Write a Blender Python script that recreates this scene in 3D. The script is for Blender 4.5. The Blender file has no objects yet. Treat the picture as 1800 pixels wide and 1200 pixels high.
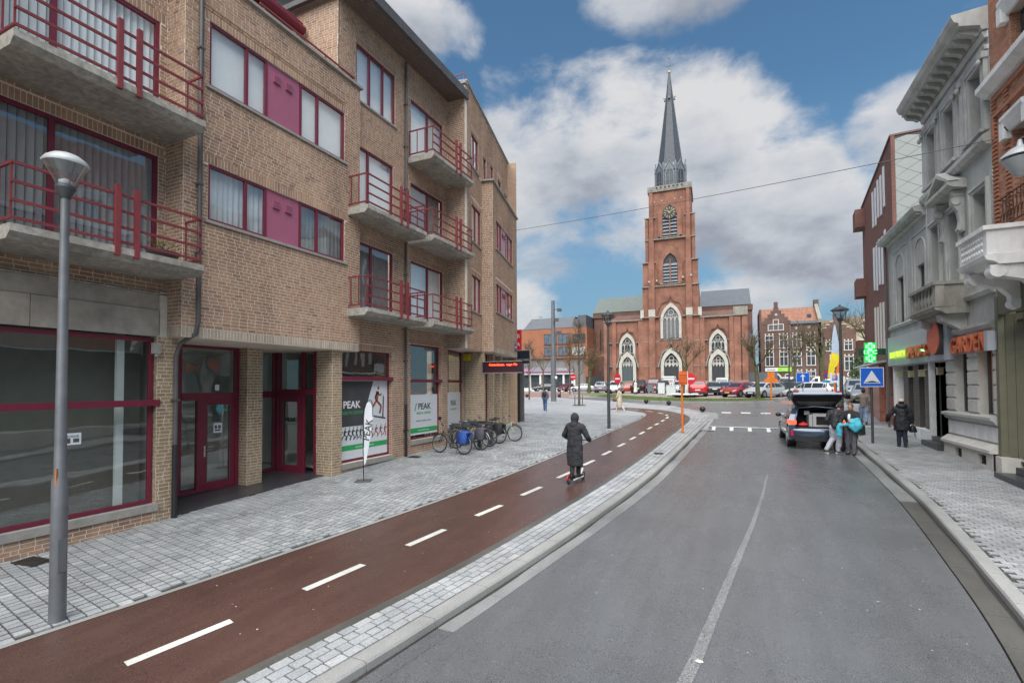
import bpy, math, random
import numpy as np
from math import sin, cos, radians, pi, atan2, sqrt
from mathutils import Vector, Matrix

random.seed(7)
SC = bpy.context.scene
COL = SC.collection

# ------------------------------------------------------------------ camera
CAM_H = 2.95
cam_data = bpy.data.cameras.new("camera")
cam = bpy.data.objects.new("camera", cam_data)
COL.objects.link(cam)
YAW, PITCH, ROLL = radians(24.6), radians(1.5), radians(0.29)
_f = Vector((-sin(YAW) * cos(PITCH), cos(YAW) * cos(PITCH), sin(PITCH)))
_r0 = Vector((cos(YAW), sin(YAW), 0))
_u0 = _r0.cross(_f)
_r = _r0 * cos(ROLL) - _u0 * sin(ROLL)
_u = _u0 * cos(ROLL) + _r0 * sin(ROLL)
mw = Matrix((( _r.x, _u.x, -_f.x, 0), (_r.y, _u.y, -_f.y, 0), (_r.z, _u.z, -_f.z, CAM_H), (0, 0, 0, 1)))
cam.matrix_world = mw
cam_data.sensor_width = 36
cam_data.lens = 36 * 865 / 1800
cam_data.shift_y = 54 / 1800
cam_data.clip_start = 0.1
cam_data.clip_end = 2000
SC.camera = cam

# ------------------------------------------------------------------ sky
world = bpy.data.worlds.new("World")
SC.world = world
world.use_nodes = True
SUN_EL, SUN_ROT = radians(58), radians(170)
def build_sky():
    nt = world.node_tree
    N, L = nt.nodes, nt.links
    N.clear()
    out = N.new('ShaderNodeOutputWorld')
    bg = N.new('ShaderNodeBackground')
    bg.inputs[1].default_value = 0.055
    sky = N.new('ShaderNodeTexSky')
    sky.sky_type = 'NISHITA'
    sky.sun_disc = False
    sky.sun_elevation = SUN_EL
    sky.sun_rotation = SUN_ROT
    sky.air_density = 1.0
    sky.dust_density = 0.1
    sky.ozone_density = 4.0
    tc = N.new('ShaderNodeTexCoord')
    nrm = N.new('ShaderNodeVectorMath'); nrm.operation = 'NORMALIZE'
    L.new(tc.outputs['Generated'], nrm.inputs[0])
    sep = N.new('ShaderNodeSeparateXYZ')
    L.new(nrm.outputs[0], sep.inputs[0])
    def m(op, a, b=None, c=None, clamp=False):
        n = N.new('ShaderNodeMath'); n.operation = op; n.use_clamp = clamp
        for i, x in enumerate((a, b, c)):
            if x is None: continue
            if isinstance(x, (int, float)): n.inputs[i].default_value = x
            else: L.new(x, n.inputs[i])
        return n.outputs[0]
    az = m('MULTIPLY', m('ARCTAN2', sep.outputs[0], sep.outputs[1]), 57.2958)
    el = m('MULTIPLY', m('ARCSINE', sep.outputs[2]), 57.2958)
    def noise(scale, detail, zstretch, off=(0, 0, 0), rough=0.55, dist=0.0):
        mp = N.new('ShaderNodeMapping')
        mp.inputs['Scale'].default_value = (1, 1, zstretch)
        mp.inputs['Location'].default_value = off
        L.new(nrm.outputs[0], mp.inputs[0])
        n = N.new('ShaderNodeTexNoise')
        n.inputs['Scale'].default_value = scale
        n.inputs['Detail'].default_value = detail
        n.inputs['Roughness'].default_value = rough
        n.inputs['Distortion'].default_value = dist
        L.new(mp.outputs[0], n.inputs['Vector'])
        return n.outputs[0]
    big = noise(2.2, 4, 2.0, (3.1, 1.7, 0.4))
    fine = noise(5.0, 11, 1.7, (0.3, 5.2, 1.1), 0.60, 0.2)
    shp = noise(5.0, 8, 1.9, (1.3, 0.2, 2.1), 0.55)
    # cloud bodies: azimuth, elevation, half widths in degrees
    blobs = [(-16.5, 25.5, 14, 7.5), (-4.5, 24.5, 8.5, 7.5), (-24, 19, 12, 9), (3.0, 17.0, 9, 7.5), (10, 13.5, 12, 6),
             (-6, 18, 12, 6.5), (-3, 38.5, 13, 3.6), (-35, 37, 7, 3.6), (1, 8.5, 7.5, 4), (-25, 8.5, 6, 6), (16, 22, 6, 4),
             (-55, 30, 20, 9), (40, 22, 22, 9), (75, 32, 25, 10), (-95, 25, 25, 9), (120, 24, 26, 10), (170, 30, 30, 11),
             (-150, 26, 25, 9), (-70, 55, 30, 9), (60, 60, 30, 9), (-170, 58, 30, 10)]
    cov = wsum = tsum = None
    for a, e, ra, re in blobs:
        da = m('DIVIDE', m('SUBTRACT', az, a), ra)
        de = m('DIVIDE', m('SUBTRACT', el, e), re)
        q = m('SUBTRACT', 1.0, m('ADD', m('MULTIPLY', da, da), m('MULTIPLY', de, de)))
        q = m('MAXIMUM', q, -1.0)
        cov = q if cov is None else m('MAXIMUM', cov, q)
        w = m('POWER', m('ADD', m('MULTIPLY', q, .5), .501), 6.0)
        wd = m('MULTIPLY', w, m('MINIMUM', m('MAXIMUM', de, -1.3), 1.3))
        wsum = w if wsum is None else m('ADD', wsum, w)
        tsum = wd if tsum is None else m('ADD', tsum, wd)
    c = m('ADD', m('MULTIPLY', cov, 0.62), m('MULTIPLY', m('SUBTRACT', fine, 0.5), 2.3))
    c = m('ADD', c, m('MULTIPLY', m('SUBTRACT', big, 0.5), 1.3))
    mr = N.new('ShaderNodeMapRange'); mr.interpolation_type = 'SMOOTHSTEP'
    mr.inputs['From Min'].default_value = -0.16
    mr.inputs['From Max'].default_value = 0.48
    mr.inputs['To Max'].default_value = 0.96
    L.new(c, mr.inputs['Value'])
    # cloud tone: thick parts turn grey, rims and billows stay pale
    tone = m('ADD', m('MULTIPLY', m('SUBTRACT', shp, 0.5), 1.7), m('ADD', m('MULTIPLY', m('SUBTRACT', c, 0.6), -0.28), m('MULTIPLY', m('DIVIDE', tsum, wsum), 0.42)))
    ramp = N.new('ShaderNodeValToRGB')
    e = ramp.color_ramp.elements
    e[0].position = 0.2; e[0].color = (0.255, 0.275, 0.32, 1)
    e[1].position = 0.85; e[1].color = (0.545, 0.543, 0.55, 1)
    k = e.new(0.5); k.color = (0.41, 0.43, 0.465, 1)
    L.new(m('ADD', tone, 0.5, clamp=True), ramp.inputs[0])
    mul = N.new('ShaderNodeVectorMath'); mul.operation = 'SCALE'
    mul.inputs['Scale'].default_value = 10.0
    L.new(ramp.outputs[0], mul.inputs[0])
    gain = N.new('ShaderNodeMix'); gain.data_type = 'RGBA'; gain.blend_type = 'MULTIPLY'
    gain.inputs['Factor'].default_value = 1.0
    L.new(sky.outputs[0], gain.inputs['A'])
    gain.inputs['B'].default_value = (0.76, 0.98, 0.95, 1)
    hz = N.new('ShaderNodeMapRange'); hz.interpolation_type = 'SMOOTHSTEP'
    hz.inputs['From Min'].default_value = 30; hz.inputs['From Max'].default_value = 2; hz.inputs['To Max'].default_value = 0.85
    L.new(el, hz.inputs['Value'])
    veil = N.new('ShaderNodeMix'); veil.data_type = 'RGBA'
    L.new(hz.outputs[0], veil.inputs['Factor']); L.new(gain.outputs['Result'], veil.inputs['A'])
    veil.inputs['B'].default_value = (1.5, 2.6, 3.6, 1)
    mix = N.new('ShaderNodeMix'); mix.data_type = 'RGBA'
    L.new(mr.outputs[0], mix.inputs['Factor'])
    L.new(veil.outputs['Result'], mix.inputs['A'])
    L.new(mul.outputs[0], mix.inputs['B'])
    L.new(mix.outputs['Result'], bg.inputs[0])
    L.new(bg.outputs[0], out.inputs[0])
build_sky()

sun_data = bpy.data.lights.new("sun", 'SUN')
sun_data.energy = 3.0
sun_data.angle = radians(75)
sun_data.color = (1.0, 0.97, 0.93)
sun = bpy.data.objects.new("sun", sun_data)
COL.objects.link(sun)
_sd = Vector((sin(SUN_ROT) * cos(SUN_EL), cos(SUN_ROT) * cos(SUN_EL), sin(SUN_EL)))
sun.rotation_euler = _sd.to_track_quat('Z', 'Y').to_euler()
sun.location = (0, -20, 40)

SC.view_settings.view_transform = 'Standard'
SC.view_settings.look = 'None'
SC.view_settings.gamma = 1
SC.view_settings.exposure = 1.3
SC.view_settings.use_curve_mapping = False

# ------------------------------------------------------------------ mesh helpers
class B:
    """collects geometry in world (or local) coordinates; becomes one mesh"""
    def __init__(s):
        s.v, s.f, s.mi, s.sm, s.T, s.att = [], [], [], [], None, None
    def add(s, vs, fs, mi=0, smooth=False):
        k = len(s.v)
        if s.T is not None:
            s.v += [tuple(s.T @ Vector(p)) for p in vs]
        else:
            s.v += [tuple(p) for p in vs]
        for f in fs:
            s.f.append(tuple(i + k for i in f)); s.mi.append(mi); s.sm.append(smooth)
        return s
    def box(s, x0, x1, y0, y1, z0, z1, mi=0):
        return s.add([(x0,y0,z0),(x1,y0,z0),(x1,y1,z0),(x0,y1,z0),(x0,y0,z1),(x1,y0,z1),(x1,y1,z1),(x0,y1,z1)],
              [(0,3,2,1),(4,5,6,7),(0,1,5,4),(1,2,6,5),(2,3,7,6),(3,0,4,7)], mi)
    def obox(s, c, d, rz=0, mi=0):
        R = Matrix.Rotation(rz, 3, 'Z')
        vs = []
        for z in (-.5, .5):
            for x, y in ((-.5,-.5),(.5,-.5),(.5,.5),(-.5,.5)):
                vs.append(Vector(c) + R @ Vector((x*d[0], y*d[1], z*d[2])))
        return s.add(vs, [(0,3,2,1),(4,5,6,7),(0,1,5,4),(1,2,6,5),(2,3,7,6),(3,0,4,7)], mi)
    def tube(s, p, q, r0, r1=None, n=8, mi=0, smooth=True, caps=True):
        r1 = r0 if r1 is None else r1
        p, q = Vector(p), Vector(q)
        d = (q - p)
        if d.length < 1e-6: return s
        d.normalize()
        a = d.cross(Vector((0, 0, 1)))
        if a.length < 1e-3: a = d.cross(Vector((1, 0, 0)))
        a.normalize(); b = d.cross(a)
        vs = []
        for c, r in ((p, r0), (q, r1)):
            for i in range(n):
                t = 2*pi*i/n
                vs.append(c + a*(r*cos(t)) + b*(r*sin(t)))
        s.add(vs, [(i, (i+1) % n, n+(i+1) % n, n+i) for i in range(n)], mi, smooth)
        if caps:
            s.add(vs[:n], [tuple(range(n))[::-1]], mi); s.add(vs[n:], [tuple(range(n))], mi)
        return s
    def path(s, pts, r, n=6, mi=0):
        rr = r if isinstance(r, (list, tuple)) else [r]*len(pts)
        pts = [Vector(p) for p in pts]
        rings = []
        for i, p in enumerate(pts):
            d = (pts[min(i+1, len(pts)-1)] - pts[max(i-1, 0)]).normalized()
            a = d.cross(Vector((0, 0, 1)))
            if a.length < 1e-2: a = d.cross(Vector((1, 0, 0)))
            a.normalize(); b = d.cross(a)
            if rings:
                # keep ring phase
                pa = rings[-1][1]
                a2 = pa - d*pa.dot(d)
                if a2.length > 1e-3: a = a2.normalized(); b = d.cross(a)
            rings.append(([p + a*(rr[i]*cos(2*pi*k/n)) + b*(rr[i]*sin(2*pi*k/n)) for k in range(n)], a))
        return s.loft([r_[0] for r_ in rings], mi)
    def loft(s, rings, mi=0, smooth=True, caps=True, closed=True):
        n = len(rings[0]); k = 0
        vs = [v for r in rings for v in r]
        fs = []
        for j in range(len(rings)-1):
            for i in range(n if closed else n-1):
                a, b = j*n+i, j*n+(i+1) % n
                fs.append((a, b, b+n, a+n))
        s.add(vs, fs, mi, smooth)
        if caps and closed:
            s.add(rings[0], [tuple(range(n))[::-1]], mi); s.add(rings[-1], [tuple(range(n))], mi)
        return s
    def lathe(s, prof, c=(0,0,0), n=16, mi=0, smooth=True, sq=1.0):
        return s.loft([[(c[0]+r*cos(2*pi*i/n), c[1]+sq*r*sin(2*pi*i/n), c[2]+z) for i in range(n)] for r, z in prof], mi, smooth)
    def ell(s, c, r, n=12, m=8, mi=0):
        rings = []
        for j in range(m+1):
            t = pi*j/m
            rings.append([(c[0]+r[0]*max(sin(t),.001)*cos(2*pi*i/n), c[1]+r[1]*max(sin(t),.001)*sin(2*pi*i/n), c[2]-r[2]*cos(t)) for i in range(n)])
        return s.loft(rings, mi)
    def prism(s, poly, vec, mi=0, smooth=False):
        n = len(poly); v = Vector(vec)
        vs = [Vector(p) for p in poly]; vs += [p+v for p in vs]
        return s.add(vs, [tuple(range(n))[::-1], tuple(range(n, 2*n))] + [(i, (i+1) % n, n+(i+1) % n, n+i) for i in range(n)], mi, smooth)
    def fb(s, fr, u0, u1, d0, d1, z0, z1, mi=0):
        vs = [fr.P(u, d, z) for z in (z0, z1) for u, d in ((u0,d0),(u1,d0),(u1,d1),(u0,d1))]
        return s.add(vs, [(0,3,2,1),(4,5,6,7),(0,1,5,4),(1,2,6,5),(2,3,7,6),(3,0,4,7)], mi)
    def fprism(s, fr, poly, d0, d1, mi=0):
        """poly of (u,z), extruded from depth d0 to d1"""
        n = len(poly)
        vs = [fr.P(u, d0, z) for u, z in poly] + [fr.P(u, d1, z) for u, z in poly]
        return s.add(vs, [tuple(range(n))[::-1], tuple(range(n, 2*n))] + [(i, (i+1) % n, n+(i+1) % n, n+i) for i in range(n)], mi)
    def fprof(s, fr, prof, u0, u1, mi=0):
        """profile of (d,z) run along u from u0 to u1 (mouldings)"""
        n = len(prof)
        vs = [fr.P(u0, d, z) for d, z in prof] + [fr.P(u1, d, z) for d, z in prof]
        return s.add(vs, [tuple(range(n))[::-1], tuple(range(n, 2*n))] + [(i, (i+1) % n, n+(i+1) % n, n+i) for i in range(n)], mi)

class Fr:
    """wall frame: origin, u along the wall, n outward"""
    def __init__(s, o, u, n):
        s.o, s.u, s.n = Vector((o[0], o[1], 0)), Vector((u[0], u[1], 0)).normalized(), Vector((n[0], n[1], 0)).normalized()
    def P(s, u, d, z):
        p = s.o + s.u*u + s.n*d
        return Vector((p.x, p.y, z))

BASE = {}      # roots whose meshes are given in world coordinates
def _origin(o):
    while o.parent is not None: o = o.parent
    return BASE.get(o.name)
def ob(name, b, mats, parent=None, attr=None):
    me = bpy.data.meshes.new(name)
    org = _origin(parent) if parent is not None else None
    vs = b.v if org is None else [(p[0]-org[0], p[1]-org[1], p[2]-org[2]) for p in b.v]
    me.from_pydata(vs, [], b.f)
    if not isinstance(mats, (list, tuple)): mats = [mats]
    for m_ in mats: me.materials.append(m_)
    me.polygons.foreach_set('material_index', b.mi)
    me.polygons.foreach_set('use_smooth', b.sm)
    me.update()
    o = bpy.data.objects.new(name, me)
    COL.objects.link(o)
    if parent is not None: o.parent = parent
    return o
def tag(o, label=None, cat=None, group=None, kind=None):
    if label: o['label'] = label
    if cat: o['category'] = cat
    if group: o['group'] = group
    if kind: o['kind'] = kind
    return o
def root(name, label, cat, loc, group=None, world=True, rz=0.0, kind=None):
    o = bpy.data.objects.new(name, None)
    COL.objects.link(o)
    o.location = loc; o.rotation_euler = (0, 0, rz)
    o.empty_display_size = 0.2
    if world: BASE[o.name] = tuple(loc)
    tag(o, label, cat, group, kind)
    return o
def single(name, b, mats, label=None, cat=None, group=None, kind=None, org=None):
    if org is None: org = b.v[0]
    b.v = [(p[0]-org[0], p[1]-org[1], p[2]-org[2]) for p in b.v]
    o = ob(name, b, mats)
    o.location = org
    return tag(o, label, cat, group, kind)
def kids(o): return [c for c in CH.get(o.name, [])] if False else [c for c in bpy.data.objects if c.parent == o]
def dup(o, parent=None, **kw):
    c = o.copy(); COL.objects.link(c)
    if parent is not None: c.parent = parent
    for k in o.children: dup(k, c)
    for k, v in kw.items():
        if k in ('label', 'group', 'category'): c[k] = v
        elif k == 'loc': c.location = v
        elif k == 'rz': c.rotation_euler = (c.rotation_euler[0], c.rotation_euler[1], v)
    return c

# ------------------------------------------------------------------ materials
MATS = {}
def mat(name, col, rough=0.7, metal=0.0, var=0.12, vs=4.0, bump=0.0, bs=60.0, spec=0.5, emit=0.0, coat=0.0, dirt=0.0):
    if name in MATS: return MATS[name]
    m_ = bpy.data.materials.new(name); m_.use_nodes = True
    nt = m_.node_tree; N, L = nt.nodes, nt.links
    bs_ = N['Principled BSDF']
    bs_.inputs['Roughness'].default_value = rough
    bs_.inputs['Metallic'].default_value = metal
    bs_.inputs['Specular IOR Level'].default_value = spec
    if coat: bs_.inputs['Coat Weight'].default_value = coat
    bs_.inputs['Base Color'].default_value = (*col, 1)
    if emit:
        bs_.inputs['Emission Color'].default_value = (*col, 1)
        bs_.inputs['Emission Strength'].default_value = emit
    tc = N.new('ShaderNodeTexCoord')
    if var:
        n1 = N.new('ShaderNodeTexNoise'); n1.inputs['Scale'].default_value = vs; n1.inputs['Detail'].default_value = 6
        n1.inputs['Roughness'].default_value = 0.65
        L.new(tc.outputs['Object'], n1.inputs['Vector'])
        mr = N.new('ShaderNodeMapRange')
        mr.inputs['From Min'].default_value = 0.3; mr.inputs['From Max'].default_value = 0.7
        mr.inputs['To Min'].default_value = 1-var; mr.inputs['To Max'].default_value = 1+var
        L.new(n1.outputs[0], mr.inputs['Value'])
        sc = N.new('ShaderNodeVectorMath'); sc.operation = 'SCALE'
        sc.inputs[0].default_value = col
        L.new(mr.outputs[0], sc.inputs['Scale'])
        src = sc.outputs[0]
        if dirt:
            n2 = N.new('ShaderNodeTexNoise'); n2.inputs['Scale'].default_value = 1.3; n2.inputs['Detail'].default_value = 8
            n2.inputs['Roughness'].default_value = 0.7
            mp = N.new('ShaderNodeMapping'); mp.inputs['Scale'].default_value = (1, 1, 0.35)
            L.new(tc.outputs['Object'], mp.inputs[0]); L.new(mp.outputs[0], n2.inputs['Vector'])
            m2 = N.new('ShaderNodeMapRange'); m2.inputs['From Min'].default_value = 0.45; m2.inputs['From Max'].default_value = 0.75
            m2.inputs['To Max'].default_value = dirt
            L.new(n2.outputs[0], m2.inputs['Value'])
            mx = N.new('ShaderNodeMix'); mx.data_type = 'RGBA'
            L.new(m2.outputs[0], mx.inputs['Factor']); L.new(src, mx.inputs['A'])
            mx.inputs['B'].default_value = (col[0]*.35, col[1]*.34, col[2]*.3, 1)
            src = mx.outputs['Result']
        L.new(src, bs_.inputs['Base Color'])
    if bump:
        n3 = N.new('ShaderNodeTexNoise'); n3.inputs['Scale'].default_value = bs; n3.inputs['Detail'].default_value = 4
        L.new(tc.outputs['Object'], n3.inputs['Vector'])
        bp = N.new('ShaderNodeBump'); bp.inputs['Strength'].default_value = bump; bp.inputs['Distance'].default_value = 0.01
        L.new(n3.outputs[0], bp.inputs['Height']); L.new(bp.outputs[0], bs_.inputs['Normal'])
    MATS[name] = m_
    return m_

def piece_mat(name, cols, rough=0.85, bump=0.4, bs=70, spec=0.3, patch=None):
    """bricks and setts: every piece takes its own colour from the palette"""
    m_ = bpy.data.materials.new(name); m_.use_nodes = True
    nt = m_.node_tree; N, L = nt.nodes, nt.links
    P_ = N['Principled BSDF']; P_.inputs['Roughness'].default_value = rough; P_.inputs['Specular IOR Level'].default_value = spec
    at = N.new('ShaderNodeAttribute'); at.attribute_name = 'var'
    oi = N.new('ShaderNodeObjectInfo')
    ad = N.new('ShaderNodeMath'); ad.operation = 'ADD'
    L.new(at.outputs['Fac'], ad.inputs[0]); L.new(oi.outputs['Random'], ad.inputs[1])
    fr = N.new('ShaderNodeMath'); fr.operation = 'FRACT'; L.new(ad.outputs[0], fr.inputs[0])
    rp = N.new('ShaderNodeValToRGB'); L.new(fr.outputs[0], rp.inputs[0])
    e = rp.color_ramp.elements
    while len(e) < len(cols): e.new(0.5)
    for i, c in enumerate(cols):
        e[i].position = i/(len(cols)-1); e[i].color = (*c, 1)
    g = N.new('ShaderNodeNewGeometry')
    n1 = N.new('ShaderNodeTexNoise'); n1.inputs['Scale'].default_value = 45; n1.inputs['Detail'].default_value = 5
    L.new(g.outputs['Position'], n1.inputs['Vector'])
    mr = N.new('ShaderNodeMapRange'); mr.inputs['From Min'].default_value = 0.3; mr.inputs['From Max'].default_value = 0.7
    mr.inputs['To Min'].default_value = 0.78; mr.inputs['To Max'].default_value = 1.2
    L.new(n1.outputs[0], mr.inputs['Value'])
    n2 = N.new('ShaderNodeTexNoise'); n2.inputs['Scale'].default_value = 0.7; n2.inputs['Detail'].default_value = 6
    mpz = N.new('ShaderNodeMapping'); mpz.inputs['Scale'].default_value = (1.6, 1.6, .45)
    L.new(g.outputs['Position'], mpz.inputs[0]); L.new(mpz.outputs[0], n2.inputs['Vector'])
    mr2 = N.new('ShaderNodeMapRange'); mr2.inputs['From Min'].default_value = 0.3; mr2.inputs['From Max'].default_value = 0.7
    mr2.inputs['To Min'].default_value = 0.80; mr2.inputs['To Max'].default_value = 1.22
    L.new(n2.outputs[0], mr2.inputs['Value'])
    mm = N.new('ShaderNodeMath'); mm.operation = 'MULTIPLY'; L.new(mr.outputs[0], mm.inputs[0]); L.new(mr2.outputs[0], mm.inputs[1])
    sc = N.new('ShaderNodeVectorMath'); sc.operation = 'SCALE'
    L.new(rp.outputs[0], sc.inputs[0]); L.new(mm.outputs[0], sc.inputs['Scale'])
    L.new(sc.outputs[0], P_.inputs['Base Color'])
    bp = N.new('ShaderNodeBump'); bp.inputs['Strength'].default_value = bump; bp.inputs['Distance'].default_value = 0.006
    n3 = N.new('ShaderNodeTexNoise'); n3.inputs['Scale'].default_value = bs; n3.inputs['Detail'].default_value = 3
    L.new(g.outputs['Position'], n3.inputs['Vector']); L.new(n3.outputs[0], bp.inputs['Height']); L.new(bp.outputs[0], P_.inputs['Normal'])
    return m_

def brick_tex(name, c1, c2, mortar, L_=0.22, H_=0.07, ms=0.012, ang=0.0, var=0.2, rough=0.85):
    """brickwork too far away to tell the bricks apart one by one; ang turns it about z so u runs along the wall"""
    m_ = bpy.data.materials.new(name); m_.use_nodes = True
    nt = m_.node_tree; N, L = nt.nodes, nt.links
    P_ = N['Principled BSDF']; P_.inputs['Roughness'].default_value = rough; P_.inputs['Specular IOR Level'].default_value = .25
    g = N.new('ShaderNodeNewGeometry')
    sp = N.new('ShaderNodeSeparateXYZ'); L.new(g.outputs['Position'], sp.inputs[0])
    sn = N.new('ShaderNodeSeparateXYZ'); L.new(g.outputs['True Normal'], sn.inputs[0])
    def m(op, a, b=None):
        n = N.new('ShaderNodeMath'); n.operation = op
        for i, x in enumerate((a, b)):
            if x is None: continue
            if isinstance(x, (int, float)): n.inputs[i].default_value = x
            else: L.new(x, n.inputs[i])
        return n.outputs[0]
    u = m('SUBTRACT', m('MULTIPLY', sp.outputs[0], sn.outputs[1]), m('MULTIPLY', sp.outputs[1], sn.outputs[0]))
    cb = N.new('ShaderNodeCombineXYZ'); L.new(u, cb.inputs[0]); L.new(sp.outputs[2], cb.inputs[1])
    bt = N.new('ShaderNodeTexBrick')
    bt.inputs['Scale'].default_value = 1.0
    bt.inputs['Brick Width'].default_value = L_; bt.inputs['Row Height'].default_value = H_
    bt.inputs['Mortar Size'].default_value = ms*.5; bt.inputs['Mortar Smooth'].default_value = 0.1
    bt.inputs['Color1'].default_value = (*c1, 1); bt.inputs['Color2'].default_value = (*c2, 1); bt.inputs['Mortar'].default_value = (*mortar, 1)
    L.new(cb.outputs[0], bt.inputs['Vector'])
    n2 = N.new('ShaderNodeTexNoise'); n2.inputs['Scale'].default_value = 0.55; n2.inputs['Detail'].default_value = 8; n2.inputs['Roughness'].default_value = .65
    L.new(g.outputs['Position'], n2.inputs['Vector'])
    mr2 = N.new('ShaderNodeMapRange'); mr2.inputs['From Min'].default_value = 0.3; mr2.inputs['From Max'].default_value = 0.7
    mr2.inputs['To Min'].default_value = 1-var; mr2.inputs['To Max'].default_value = 1+var
    L.new(n2.outputs[0], mr2.inputs['Value'])
    sc = N.new('ShaderNodeVectorMath'); sc.operation = 'SCALE'
    L.new(bt.outputs['Color'], sc.inputs[0]); L.new(mr2.outputs[0], sc.inputs['Scale'])
    L.new(sc.outputs[0], P_.inputs['Base Color'])
    bp = N.new('ShaderNodeBump'); bp.inputs['Strength'].default_value = .5; bp.inputs['Distance'].default_value = 0.008; bp.invert = True
    L.new(bt.outputs['Fac'], bp.inputs['Height']); L.new(bp.outputs[0], P_.inputs['Normal'])
    return m_

def glass_mat(name, tint=(0.9, 0.95, 0.95), refl=0.12, rough=0.02, dens=0.0):
    """window pane: mirror reflection growing at grazing angles over a clear tinted pane"""
    m_ = bpy.data.materials.new(name); m_.use_nodes = True
    nt = m_.node_tree; N, L = nt.nodes, nt.links
    N.remove(N['Principled BSDF'])
    out = N['Material Output']
    tr = N.new('ShaderNodeBsdfTransparent'); tr.inputs[0].default_value = (*tint, 1)
    gl = N.new('ShaderNodeBsdfGlossy'); gl.inputs['Roughness'].default_value = rough; gl.inputs[0].default_value = (1, 1, 1, 1)
    lw = N.new('ShaderNodeLayerWeight'); lw.inputs[0].default_value = 0.5
    pw = N.new('ShaderNodeMath'); pw.operation = 'POWER'; pw.inputs[1].default_value = 3.2
    L.new(lw.outputs['Facing'], pw.inputs[0])
    mr = N.new('ShaderNodeMapRange'); mr.inputs['To Min'].default_value = refl; mr.inputs['To Max'].default_value = 0.95
    L.new(pw.outputs[0], mr.inputs['Value'])
    # slight waviness of old panes
    tc = N.new('ShaderNodeNewGeometry'); nz = N.new('ShaderNodeTexNoise'); nz.inputs['Scale'].default_value = 1.4; nz.inputs['Detail'].default_value = 1
    L.new(tc.outputs['Position'], nz.inputs['Vector'])
    bp = N.new('ShaderNodeBump'); bp.inputs['Strength'].default_value = 0.06; bp.inputs['Distance'].default_value = 0.05
    L.new(nz.outputs[0], bp.inputs['Height']); L.new(bp.outputs[0], gl.inputs['Normal'])
    mx = N.new('ShaderNodeMixShader')
    L.new(mr.outputs[0], mx.inputs[0]); L.new(tr.outputs[0], mx.inputs[1]); L.new(gl.outputs[0], mx.inputs[2])
    L.new(mx.outputs[0], out.inputs[0])
    return m_

# height of the street above the datum, rising away from the camera
_GY = [-60, 0, 12, 21, 32, 50, 60, 600]
_GZ = [-2.1, 0, .43, .74, 1.05, 1.62, 1.75, 1.9]
def gz(y): return float(np.interp(y, _GY, _GZ))

def in_view(x, y, z, marg=0.03):
    v = Vector((x, y, z - CAM_H))
    d = v.dot(_f)
    if d < .3: return 0
    px, py = v.dot(_r)/d*865, v.dot(_u)/d*865
    if abs(px) > 900*(1+marg) or py > 654+30 or py < -546-30: return 0
    return 1/v.length

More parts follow.
